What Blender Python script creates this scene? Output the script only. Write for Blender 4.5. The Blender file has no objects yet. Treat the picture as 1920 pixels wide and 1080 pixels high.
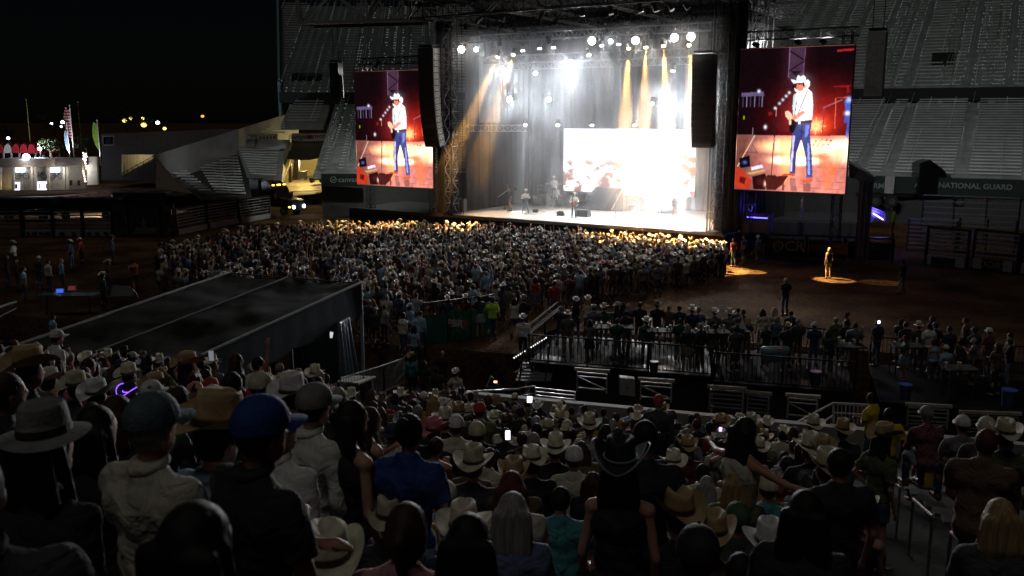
import bpy, bmesh, math, random
from mathutils import Vector, Matrix, Euler, noise as mnoise
import numpy as np
R = math.radians
random.seed(7)
scene = bpy.context.scene
COL = scene.collection

# ------------------------------------------------------------------ camera, world, light, exposure
FPX = 1700.0
PITCH = math.atan(320 / 1700)
CZ = 9.0
cam_d = bpy.data.cameras.new('camera'); cam = bpy.data.objects.new('camera', cam_d); COL.objects.link(cam)
cam_d.sensor_width = 36.0; cam_d.lens = FPX / 1920 * 36.0
cam_d.clip_start = 0.1; cam_d.clip_end = 2000
cam.location = (0, 0, CZ); cam.rotation_euler = (math.pi / 2 - PITCH, 0, 0)
scene.camera = cam
cam_d.dof.use_dof = True; cam_d.dof.focus_distance = 45; cam_d.dof.aperture_fstop = 4.0
world = bpy.data.worlds.new('World'); scene.world = world; world.use_nodes = True
wn = world.node_tree
sky = wn.nodes.new('ShaderNodeTexSky'); sky.sky_type = 'NISHITA'; sky.sun_disc = False
SUN_EL, SUN_AZ = 70, 205
sky.sun_elevation = R(SUN_EL); sky.sun_rotation = R(SUN_AZ)
bgn = wn.nodes['Background']; wn.links.new(sky.outputs[0], bgn.inputs[0]); bgn.inputs[1].default_value = 0.0003
sun_d = bpy.data.lights.new('night_fill_sun', 'SUN'); sun_d.energy = 0.15; sun_d.angle = R(25); sun_d.color = (1.0, .97, .88)  # no moon: soft dim sun added as overall fill for stands and crowd
sun = bpy.data.objects.new('night_fill_sun', sun_d); COL.objects.link(sun)
sd = Vector((math.sin(R(SUN_AZ)) * math.cos(R(SUN_EL)), math.cos(R(SUN_AZ)) * math.cos(R(SUN_EL)), math.sin(R(SUN_EL))))
sun.rotation_euler = sd.to_track_quat('Z', 'Y').to_euler(); sun.location = (0, -5, 40)
vs = scene.view_settings
vs.view_transform = 'Standard'; vs.look = 'None'; vs.gamma = 1; vs.exposure = 0.0; vs.use_curve_mapping = False
cy = scene.cycles
cy.use_denoising = True; cy.max_bounces = 5; cy.diffuse_bounces = 2; cy.glossy_bounces = 2; cy.transmission_bounces = 3
cy.volume_bounces = 0; cy.transparent_max_bounces = 8; cy.sample_clamp_indirect = 2.0; cy.sample_clamp_direct = 0
cy.caustics_reflective = False; cy.caustics_refractive = False

# ------------------------------------------------------------------ geometry of the view
cp, sp = math.cos(PITCH), math.sin(PITCH)
def ray(px, py):
    a = (px - 960) / FPX; b = (540 - py) / FPX
    return a, cp + b * sp, -sp + b * cp
def at(px, py, z=None, Y=None):
    d = ray(px, py); t = (z - CZ) / d[2] if z is not None else Y / d[1]
    return Vector((d[0] * t, d[1] * t, CZ + d[2] * t))
def pix(p):
    z = p[2] - CZ; dep = p[1] * cp - z * sp
    if dep < .05: return (-9999, -9999)
    return 960 + FPX * p[0] / dep, 540 - FPX * (p[1] * sp + z * cp) / dep
_A = at(848, 403, z=1.8); _B = at(1345, 437, z=1.8)
THS = math.atan2(_B.y - _A.y, _B.x - _A.x)             # the stage front
US = Vector((math.cos(THS), math.sin(THS), 0)); NS = Vector((-US.y, US.x, 0))
def S(u, v, z): return Vector((_A.x, _A.y, 0)) + US * u + NS * v + Vector((0, 0, z))
def atS(px, py, v):
    d = Vector(ray(px, py)); t = (v + _A.x * NS.x + _A.y * NS.y) / (d.x * NS.x + d.y * NS.y)
    x, y = d.x * t, d.y * t
    return (x - _A.x) * US.x + (y - _A.y) * US.y, CZ + d.z * t
THW = R(-17)                                            # the long side of the arena
U2 = Vector((math.cos(THW), math.sin(THW), 0)); N2 = Vector((-U2.y, U2.x, 0))
def W(w, d, z): return U2 * w + N2 * d + Vector((0, 0, z))
def atD(px, py, D):
    d = Vector(ray(px, py)); t = D / (d.x * N2.x + d.y * N2.y)
    return (d.x * t * U2.x + d.y * t * U2.y), CZ + d.z * t

# ------------------------------------------------------------------ materials
MATS = {}
def mat(name, col, rough=.6, metal=0.0, var=.25, scale=6.0, bump=.0, emit=None, es=0.0, spec=.5):
    if name in MATS: return MATS[name]
    m = bpy.data.materials.new(name); m.use_nodes = True; nt = m.node_tree; b = nt.nodes['Principled BSDF']
    b.inputs['Roughness'].default_value = rough; b.inputs['Metallic'].default_value = metal
    b.inputs['Specular IOR Level'].default_value = spec
    if emit:
        b.inputs['Base Color'].default_value = (*col, 1)
        b.inputs['Emission Color'].default_value = (*emit, 1); b.inputs['Emission Strength'].default_value = es
    else:
        tc = nt.nodes.new('ShaderNodeTexCoord'); n = nt.nodes.new('ShaderNodeTexNoise'); n.inputs['Scale'].default_value = scale
        n.inputs['Detail'].default_value = 4
        nt.links.new(tc.outputs['Object'], n.inputs['Vector'])
        r = nt.nodes.new('ShaderNodeValToRGB'); nt.links.new(n.outputs['Fac'], r.inputs[0])
        r.color_ramp.elements[0].position = .3; r.color_ramp.elements[1].position = .72
        r.color_ramp.elements[0].color = (*[c * (1 - var) for c in col], 1)
        r.color_ramp.elements[1].color = (*[min(1, c * (1 + var * .7)) for c in col], 1)
        nt.links.new(r.outputs[0], b.inputs['Base Color'])
        if bump:
            bp = nt.nodes.new('ShaderNodeBump'); bp.inputs['Strength'].default_value = bump; bp.inputs['Distance'].default_value = .02
            n2 = nt.nodes.new('ShaderNodeTexNoise'); n2.inputs['Scale'].default_value = scale * 5; nt.links.new(tc.outputs['Object'], n2.inputs['Vector'])
            nt.links.new(n2.outputs['Fac'], bp.inputs['Height']); nt.links.new(bp.outputs[0], b.inputs['Normal'])
    MATS[name] = m; return m
def emat(name, col, es):
    if name in MATS: return MATS[name]
    m = bpy.data.materials.new(name); m.use_nodes = True; nt = m.node_tree; nt.nodes.clear()
    o = nt.nodes.new('ShaderNodeOutputMaterial'); e = nt.nodes.new('ShaderNodeEmission')
    e.inputs[0].default_value = (*col, 1); e.inputs[1].default_value = es
    nt.links.new(e.outputs[0], o.inputs[0]); MATS[name] = m; return m

# ------------------------------------------------------------------ mesh helpers
def tag(o, label=None, cat=None, group=None, kind=None):
    if label: o['label'] = label
    if cat: o['category'] = cat
    if group: o['group'] = group
    if kind: o['kind'] = kind
    return o
WORLDLOC = {}
def wloc(o):
    v = Vector((0, 0, 0))
    while o is not None: v = v + o.location; o = o.parent
    return v
def empty(name, loc=(0, 0, 0), label=None, cat=None, group=None, kind=None):
    o = bpy.data.objects.new(name, None); COL.objects.link(o); o.location = loc; o.empty_display_size = .3
    return tag(o, label, cat, group, kind)
def link_mesh(name, me, parent=None, mats=()):
    o = bpy.data.objects.new(name, me); COL.objects.link(o)
    for m in mats: me.materials.append(m)
    if parent is not None: o.parent = parent
    return o
class MB:
    def __init__(s): s.v = []; s.f = []; s.mi = []; s.m = 0; s.p = []
    def add(s, vs, fs):
        n = len(s.v); s.p.append((list(vs), list(fs))); s.v += [tuple(p) for p in vs]; s.f += [tuple(i + n for i in f) for f in fs]; s.mi += [s.m] * len(fs); return s
    def hexa(s, p):     # p: 8 corners, bottom 0-3 ccw, top 4-7
        return s.add(p, [(3, 2, 1, 0), (4, 5, 6, 7), (0, 1, 5, 4), (1, 2, 6, 5), (2, 3, 7, 6), (3, 0, 4, 7)])
    def box(s, c, sz, ax=None, up=None):
        x, y, z = (ax[0], ax[1], ax[2]) if ax else (Vector((1, 0, 0)), Vector((0, 1, 0)), Vector((0, 0, 1)))
        c = Vector(c); hx, hy, hz = x * sz[0] / 2, y * sz[1] / 2, z * sz[2] / 2
        return s.hexa([c - hx - hy - hz, c + hx - hy - hz, c + hx + hy - hz, c - hx + hy - hz, c - hx - hy + hz, c + hx - hy + hz, c + hx + hy + hz, c - hx + hy + hz])
    def beam(s, a, b, w=.05, h=None):
        a, b = Vector(a), Vector(b); h = h or w; d = (b - a)
        if d.length < 1e-6: return s
        d.normalize(); up = Vector((0, 0, 1)) if abs(d.z) < .95 else Vector((0, 1, 0))
        x = d.cross(up).normalized() * w / 2; y = x.cross(d).normalized() * h / 2
        return s.hexa([a - x - y, a + x - y, b + x - y, b - x - y, a - x + y, a + x + y, b + x + y, b - x + y])
    def tube(s, a, b, r, r2=None, n=8, cap=True):
        a, b = Vector(a), Vector(b); r2 = r if r2 is None else r2; d = (b - a).normalized()
        up = Vector((0, 0, 1)) if abs(d.z) < .95 else Vector((0, 1, 0)); x = d.cross(up).normalized(); y = x.cross(d)
        vs = []
        for c, rr in ((a, r), (b, r2)):
            for i in range(n):
                t = 2 * math.pi * i / n; vs.append(c + x * math.cos(t) * rr + y * math.sin(t) * rr)
        fs = [(i, (i + 1) % n, n + (i + 1) % n, n + i) for i in range(n)]
        if cap: fs += [tuple(range(n - 1, -1, -1)), tuple(range(n, 2 * n))]
        return s.add(vs, fs)
    def capsule(s, a, b, ra, rb=None, n=10):
        a, b = Vector(a), Vector(b); rb = ra if rb is None else rb; d = (b - a)
        L = d.length; d = d.normalized() if L > 1e-6 else Vector((0, 0, 1))
        up = Vector((0, 0, 1)) if abs(d.z) < .95 else Vector((0, 1, 0)); x = d.cross(up).normalized(); y = x.cross(d)
        vs = []; rings = []
        for k in (-80, -50, -20): rings.append((a + d * math.sin(R(k)) * ra, math.cos(R(k)) * ra))
        for k in (20, 50, 80): rings.append((b + d * math.sin(R(k)) * rb, math.cos(R(k)) * rb))
        for c, rr in rings:
            for i in range(n):
                t = 2 * math.pi * i / n; vs.append(c + x * math.cos(t) * rr + y * math.sin(t) * rr)
        m = len(rings)
        fs = [(k * n + i, k * n + (i + 1) % n, (k + 1) * n + (i + 1) % n, (k + 1) * n + i) for k in range(m - 1) for i in range(n)]
        fs += [tuple(range(n - 1, -1, -1)), tuple(range((m - 1) * n, m * n))]
        return s.add(vs, fs)
    def ell(s, c, r, n=12, m=8, rot=None):
        c = Vector(c); vs = []; 
        for k in range(m + 1):
            ph = -math.pi / 2 + math.pi * (k + .0) / m; ph = max(-1.5, min(1.5, ph))
            for i in range(n):
                t = 2 * math.pi * i / n
                p = Vector((math.cos(ph) * math.cos(t) * r[0], math.cos(ph) * math.sin(t) * r[1], math.sin(ph) * r[2]))
                vs.append(c + (rot @ p if rot else p))
        fs = [(k * n + i, k * n + (i + 1) % n, (k + 1) * n + (i + 1) % n, (k + 1) * n + i) for k in range(m) for i in range(n)]
        fs += [tuple(range(n - 1, -1, -1)), tuple(range(m * n, (m + 1) * n))]
        return s.add(vs, fs)
    def plate(s, pts, th, nrm):   # a flat polygon extruded by th along nrm
        nrm = Vector(nrm) * th; n = len(pts); pts = [Vector(p) for p in pts]
        return s.add(pts + [p + nrm for p in pts], [tuple(range(n - 1, -1, -1)), tuple(range(n, 2 * n))] + [(i, (i + 1) % n, n + (i + 1) % n, n + i) for i in range(n)])
    def mesh(s, name, off=None, fix=True):
        me = bpy.data.meshes.new(name); o = off or Vector((0, 0, 0))
        me.from_pydata([(p[0] - o[0], p[1] - o[1], p[2] - o[2]) for p in s.v], [], s.f)
        if any(s.mi): me.polygons.foreach_set('material_index', s.mi)
        if fix:
            bm = bmesh.new(); bm.from_mesh(me); bmesh.ops.recalc_face_normals(bm, faces=bm.faces); bm.to_mesh(me); bm.free()
        me.update(); return me
    def each(s, name, m, parent):
        for vs, fs in s.p: q = MB(); q.add(vs, fs); q.build(name, m, parent)
    def build(s, name, m, parent=None, smooth=False, loc=None, bevel=0, fix=True):
        off = wloc(parent) if parent is not None else Vector(loc or (0, 0, 0))
        if loc is not None and parent is not None: off = Vector(loc)
        me = s.mesh(name, off, fix)
        o = link_mesh(name, me, parent, m if isinstance(m, (list, tuple)) else [m])
        if parent is None: o.location = off
        elif loc is not None: o.location = Vector(loc) - wloc(parent)
        if smooth: me.polygons.foreach_set('use_smooth', [True] * len(me.polygons))
        if bevel:
            bv = o.modifiers.new('bevel', 'BEVEL'); bv.width = bevel; bv.segments = 2; bv.limit_method = 'ANGLE'
        return o
def copy_tree(o, parent=None):
    c = o.copy(); COL.objects.link(c); c.parent = parent
    for ch in o.children: copy_tree(ch, c)
    return c
def truss(mb, a, b, w=.5, bay=None, t=.05, h=None):
    a, b = Vector(a), Vector(b); d = (b - a); L = d.length; d.normalize(); h = h or w
    up = Vector((0, 0, 1)) if abs(d.z) < .9 else NS
    x = d.cross(up).normalized() * w / 2; y = x.cross(d).normalized() * h / 2
    cs = [x + y, x - y, -x - y, -x + y]
    for c in cs: mb.beam(a + c, b + c, t)
    n = max(1, round(L / (bay or w))); 
    for i in range(n):
        p, q = a + d * (L * i / n), a + d * (L * (i + 1) / n)
        for k in range(4):
            c1, c2 = cs[k], cs[(k + 1) % 4]
            mb.beam(p + (c1 if i % 2 else c2), q + (c2 if i % 2 else c1), t * .6)
            mb.beam(p + c1, p + c2, t * .6)
    return mb
# lettering as real flat meshes
def text_mesh(name, s, size, m, parent, origin, xdir, updir, extr=.01, align='CENTER', bold=0.0, shear=0.0):
    cu = bpy.data.curves.new(name, 'FONT'); cu.body = s; cu.size = size; cu.extrude = extr / 2; cu.offset = bold; cu.shear = shear
    cu.align_x = align; cu.align_y = 'CENTER'; cu.resolution_u = 2
    to = bpy.data.objects.new('tmp', cu); COL.objects.link(to)
    dg = bpy.context.evaluated_depsgraph_get(); me = bpy.data.meshes.new_from_object(to.evaluated_get(dg)); bpy.data.objects.remove(to)
    x = Vector(xdir).normalized(); y = Vector(updir).normalized(); z = x.cross(y)
    M = Matrix((x, y, z)).transposed().to_4x4(); M.translation = Vector(origin) - wloc(parent)
    me.transform(M); me.materials.clear(); me.name = name
    return link_mesh(name, me, parent, [m])
# ------------------------------------------------------------------ common materials
BLACK = mat('black_drape', (.012, .012, .013), .9, 0, .3)
BSTEEL = mat('black_steel', (.02, .02, .022), .45, .4)
ALU = mat('aluminium_truss', (.45, .45, .46), .35, .8, .15)
DULL = mat('dull_galvanised', (.22, .23, .24), .5, .5)
CONC = mat('concrete', (.24, .24, .235), .85, 0, .2, 1.5, .2)
WHITE = mat('white_paint', (.75, .75, .73), .5)
PLY = mat('plywood_sheet', (.3, .28, .24), .8, 0, .3, 3)
def srgb(r, g, b):
    return tuple(((c / 255) / 12.92 if c / 255 <= .04045 else ((c / 255 + .055) / 1.055) ** 2.4) for c in (r, g, b))

# ------------------------------------------------------------------ ground
def dirt_mat():
    m = bpy.data.materials.new('arena_dirt'); m.use_nodes = True; nt = m.node_tree; b = nt.nodes['Principled BSDF']; L = nt.links
    tc = nt.nodes.new('ShaderNodeTexCoord')
    n1 = nt.nodes.new('ShaderNodeTexNoise'); n1.inputs['Scale'].default_value = .35; n1.inputs['Detail'].default_value = 8
    n2 = nt.nodes.new('ShaderNodeTexNoise'); n2.inputs['Scale'].default_value = 4.5; n2.inputs['Detail'].default_value = 10; n2.inputs['Roughness'].default_value = .7
    L.new(tc.outputs['Object'], n1.inputs[0]); L.new(tc.outputs['Object'], n2.inputs[0])
    mx = nt.nodes.new('ShaderNodeMath'); mx.operation = 'MULTIPLY'; L.new(n1.outputs[0], mx.inputs[0]); L.new(n2.outputs[0], mx.inputs[1])
    r = nt.nodes.new('ShaderNodeValToRGB'); L.new(mx.outputs[0], r.inputs[0])
    r.color_ramp.elements[0].position = .15; r.color_ramp.elements[0].color = (.028, .014, .006, 1)
    r.color_ramp.elements[1].position = .4; r.color_ramp.elements[1].color = (.17, .095, .042, 1)
    L.new(r.outputs[0], b.inputs['Base Color']); b.inputs['Roughness'].default_value = .95; b.inputs['Specular IOR Level'].default_value = .06
    bp = nt.nodes.new('ShaderNodeBump'); bp.inputs['Strength'].default_value = 1; bp.inputs['Distance'].default_value = .22
    L.new(n2.outputs[0], bp.inputs['Height']); L.new(bp.outputs[0], b.inputs['Normal']); return m
DIRT = dirt_mat()
PITZ = -1.5
mb = MB()
# arena floor: lower concourse near the stands, a bank, then the dirt; it reaches the horizon
def gz(w, d):
    b = 31.9 if w <= -9.6 else 36.4
    return PITZ if d <= b else PITZ * max(0, 1 - (d - b) / .6)
ds = [-60, 20, 31.9, 32.5, 34, 36.4, 37, 40, 50, 60, 80, 120, 300, 1200]; ws = [-1200, -300, -80, -40, -20, -9.6, -9.4, 0, 20, 40, 80, 300, 1200]
vsx = [W(w, d, gz(w, d)) for d in ds for w in ws]; nw = len(ws)
mb.add(vsx, [(i * nw + j, i * nw + j + 1, (i + 1) * nw + j + 1, (i + 1) * nw + j) for i in range(len(ds) - 1) for j in range(nw - 1)])
g = mb.build('ground', DIRT, fix=False); g['kind'] = 'structure'

# ------------------------------------------------------------------ the stage
ST = empty('stage', S(10, 5, 0), 'black concert stage with bright deck in front of the far grandstand', 'stage')
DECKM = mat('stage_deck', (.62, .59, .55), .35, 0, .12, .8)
UL, UR = -.6, 21.0
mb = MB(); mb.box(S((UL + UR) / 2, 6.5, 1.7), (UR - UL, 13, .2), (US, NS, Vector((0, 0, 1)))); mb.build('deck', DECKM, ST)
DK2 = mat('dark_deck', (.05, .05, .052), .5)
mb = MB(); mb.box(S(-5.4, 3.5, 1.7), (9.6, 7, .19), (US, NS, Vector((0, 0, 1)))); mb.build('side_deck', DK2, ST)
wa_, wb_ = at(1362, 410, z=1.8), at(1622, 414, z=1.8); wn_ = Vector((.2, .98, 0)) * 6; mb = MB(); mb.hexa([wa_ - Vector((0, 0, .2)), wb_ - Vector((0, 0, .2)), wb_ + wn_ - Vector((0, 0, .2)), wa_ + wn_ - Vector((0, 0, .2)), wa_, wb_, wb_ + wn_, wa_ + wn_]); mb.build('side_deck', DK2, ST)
def drape(mb, a, b, z0, z1, amp=.06, pitch=.45, side=NS):
    n = max(4, int((b - a).length / (pitch / 4))); vs = []
    for i in range(n + 1):
        p = a + (b - a) * (i / n); o = side * amp * math.sin(i / 4 * 2 * math.pi + .6 * math.sin(i * .7))
        vs += [(p.x + o.x, p.y + o.y, z0), (p.x + o.x, p.y + o.y, z1)]
    mb.add(vs, [(2 * i, 2 * i + 2, 2 * i + 3, 2 * i + 1) for i in range(n)])
SK = mat('skirt_cloth', (.02, .02, .021), .85)
mb = MB(); drape(mb, S(-10.2, -.05, 0), S(21.1, -.05, 0), 0, 1.6, .03, .5); drape(mb, S(21.1, 0, 0), S(21.1, 6, 0), 0, 1.6, .03, .5, US); drape(mb, Vector((wa_.x, wa_.y - .05, 0)), Vector((wb_.x, wb_.y - .05, 0)), 0, 1.6, .03, .5, Vector((0, 1, 0))); mb.build('skirt', SK, ST, fix=False)
mb = MB(); mb.box(S(10.2, -.03, 1.78), (21.6, .06, .1), (US, NS, Vector((0, 0, 1)))); mb.build('edge_trim', mat('deck_edge', (.25, .24, .23), .4), ST)
mb = MB(); drape(mb, S(-.8, 12.6, 0), S(21.2, 12.6, 0), 1.8, 15.5, .12, .9)
mb.build('back_drape', mat('grey_drape', (.009, .009, .01), .95, spec=.1), ST, fix=False)
mb = MB(); drape(mb, S(-.8, 3.0, 0), S(-.8, 12.6, 0), 1.8, 15, .1, .8, US); mb.build('side_drape', BLACK, ST, fix=False)
mb = MB(); drape(mb, S(-.6, 4.6, 0), S(-.6, 7.6, 0), 8.6, 13.6, .05, .8, US); mb.build('side_drape', mat('pale_drape', (.2, .205, .19), .9), ST, fix=False)
mb = MB(); drape(mb, S(21.2, 1.2, 0), S(21.2, 12.6, 0), 1.8, 15, .1, .8, US); mb.build('side_drape', BLACK, ST, fix=False)
mb = MB(); drape(mb, S(20.0, .95, 0), S(21.6, .95, 0), 1.8, 16, .05, .5); mb.build('side_drape', BLACK, ST, fix=False)
mb = MB(); drape(mb, S(-2.0, .95, 0), S(-.5, .95, 0), 1.8, 16, .05, .5); mb.build('side_drape', BLACK, ST, fix=False)

# roof and its trusses
RF = empty('stage_roof', S(10, 5, 14.6), 'dark trussed stage roof carried by the two corner towers', 'stage roof')
mb = MB(); mb.box(S(10.2, 5.6, 17.6), (25, 16.5, .15), (US, NS, Vector((0, 0, 1)))); mb.build('roof_skin', BLACK, RF)
mb = MB()
for v in (-1.6, 4.5, 10.5): truss(mb, S(-2, v, 16.4), S(22.5, v, 16.4), .9, 1.1, .08)
mb.build('main_truss', BSTEEL, RF)
mb = MB()
for u in (-.5, 6.5, 13.5, 20.8): truss(mb, S(u, -2, 16.2), S(u, 12, 16.2), .6, .9, .06)
mb.build('cross_truss', mat('grey_truss', (.16, .16, .165), .5, .5), RF)
for v, z in ((.8, 14.55), (4.2, 13.3), (8.2, 13.0)):
    mb = MB(); truss(mb, S(.3, v, z), S(19.8, v, z), .5, .6, .05); mb.build('lighting_truss', mat('grey_truss', (.2, .2, .2)), RF)
mb = MB()
for i in range(26):   # hoists and cable drops
    u = random.uniform(.5, 20); v = random.uniform(-1, 8); mb.tube(S(u, v, 14.7), S(u, v, 16.2), .015, n=4); mb.box(S(u, v, 15.2 + random.random() * .6), (.22, .2, .4), (US, NS, Vector((0, 0, 1))))
mb.build('chain_hoists', BSTEEL, RF)
# towers
def tower(u, v, lab, m):
    t = empty('truss_tower', S(u, v, 1.8), lab, 'truss tower')
    mb = MB(); truss(mb, S(u, v, 1.8), S(u, v, 16.2), .75, .85, .07); mb.build('mast', m, t)
    mb = MB(); mb.box(S(u, v, 1.86), (1.1, 1.1, .1), (US, NS, Vector((0, 0, 1)))); mb.build('base', BSTEEL, t)
    mb = MB(); mb.beam(S(u - .6, v - .3, 1.8), S(u - .6, v - .3, 16), .09); mb.beam(S(u + .7, v + .5, 1.8), S(u + .7, v + .5, 16), .06); mb.build('cable_run', BSTEEL, t)
    return t
tower(-.25, .3, 'left silver truss tower beside the stage deck holding the roof', mat('tower_truss', (.16, .16, .165), .4, .6))
tower(20.5, .2, 'right dark truss tower between the stage deck and the right video screen', mat('dark_truss', (.06, .06, .065), .45, .5))
tower(21.9, 2.5, 'rear dark truss tower just behind the right front tower', mat('dark_truss', (.06, .06, .065)))
mb = MB(); truss(mb, S(-.2, 1.2, 8.2), S(4.2, 3.8, 8.2), .45, .55, .05)
tag(mb.build('side_truss', ALU, loc=S(0, 1.2, 8.2)), 'short horizontal silver truss reaching into the stage from the left tower', 'truss')
# silver outrigger truss at top left
OR = empty('outrigger_truss', S(-13, 0, 16), 'pale steel truss frame above the left grandstand at the top of the view', 'truss')
mb = MB(); P_ = lambda x, y, v=0.0: S(*[atS(x, y, v)[0], v, atS(x, y, v)[1]])
for a, b, w in (((562, 42), (552, -60), .34), ((562, 42), (700, 40), .26), ((562, 42), (640, -25), .16), ((632, -6), (690, 36), .18), ((700, 40), (815, 38), .2),
                ((690, 36), (680, -40), .2), ((690, 36), (712, -40), .2), ((692, 36), (735, -40), .14), ((720, 38), (705, -40), .12), ((740, 36), (770, -40), .14), ((757, 38), (752, -40), .2), ((765, 36), (800, -40), .12), ((720, -5), (860, 4), .2), ((790, 38), (800, -40), .14)):
    mb.beam(P_(*a), P_(*b), w)
mb.build('struts', mat('pale_steel', (.45, .43, .41), .5, .3), OR)
mb = MB()
for a, b, w in (((566, 46), (612, 50), .12), ((640, 46), (800, 40), .5), ((590, 50), (655, 48), .22)): mb.beam(P_(*a, .8), P_(*b, .8), w)
mb.build('lower_chord', BSTEEL, OR)

# ------------------------------------------------------------------ video screens
def attr_emat(name, strength, sampling='NONE'):
    m = bpy.data.materials.new(name); m.use_nodes = True; nt = m.node_tree; nt.nodes.clear()
    o = nt.nodes.new('ShaderNodeOutputMaterial'); e = nt.nodes.new('ShaderNodeEmission'); a = nt.nodes.new('ShaderNodeAttribute'); a.attribute_name = 'Col'
    nt.links.new(a.outputs['Color'], e.inputs[0]); e.inputs[1].default_value = strength; nt.links.new(e.outputs[0], o.inputs[0])
    try: m.cycles.emission_sampling = sampling
    except Exception: pass
    return m
def image_grid(name, img, p00, p10, p01, m, parent):
    H, Wd = img.shape[:2]; off = wloc(parent)
    p00, p10, p01 = [np.array(p - off) for p in (p00, p10, p01)]
    s, t = np.meshgrid(np.linspace(0, 1, Wd + 1), np.linspace(0, 1, H + 1))
    v = p00 + s[..., None] * (p10 - p00) + t[..., None] * (p01 - p00)
    idx = np.arange((H + 1) * (Wd + 1)).reshape(H + 1, Wd + 1)
    f = np.stack([idx[:-1, :-1], idx[:-1, 1:], idx[1:, 1:], idx[1:, :-1]], -1).reshape(-1, 4)
    me = bpy.data.meshes.new(name); me.from_pydata(v.reshape(-1, 3).tolist(), [], f.tolist())
    ca = me.color_attributes.new('Col', 'FLOAT_COLOR', 'CORNER')
    c = np.concatenate([img.reshape(-1, 3), np.ones((H * Wd, 1))], 1).repeat(4, 0)
    ca.data.foreach_set('color', c.astype(np.float32).ravel())
    return link_mesh(name, me, parent, [m])
def inpoly(X, Y, poly):
    ins = np.zeros(X.shape, bool); n = len(poly)
    for i in range(n):
        x1, y1 = poly[i]; x2, y2 = poly[(i + 1) % n]
        if y1 == y2: continue
        c = ((y1 > Y) != (y2 > Y)) & (X < (x2 - x1) * (Y - y1) / (y2 - y1) + x1); ins ^= c
    return ins
def fbm(X, Y, sc, seed, octs=4):
    out = np.zeros(X.shape)
    rs = np.random.RandomState(seed); a = 1.0
    for o in range(octs):
        g = rs.rand(64, 64); x = (X * sc * 2 ** o) % 63; y = (Y * sc * 2 ** o) % 63
        xi, yi = x.astype(int), y.astype(int); fx, fy = x - xi, y - yi; fx = fx * fx * (3 - 2 * fx); fy = fy * fy * (3 - 2 * fy)
        out += a * ((g[yi, xi] * (1 - fx) + g[yi, xi + 1] * fx) * (1 - fy) + (g[yi + 1, xi] * (1 - fx) + g[yi + 1, xi + 1] * fx) * fy); a *= .5
    return out / 2
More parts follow.
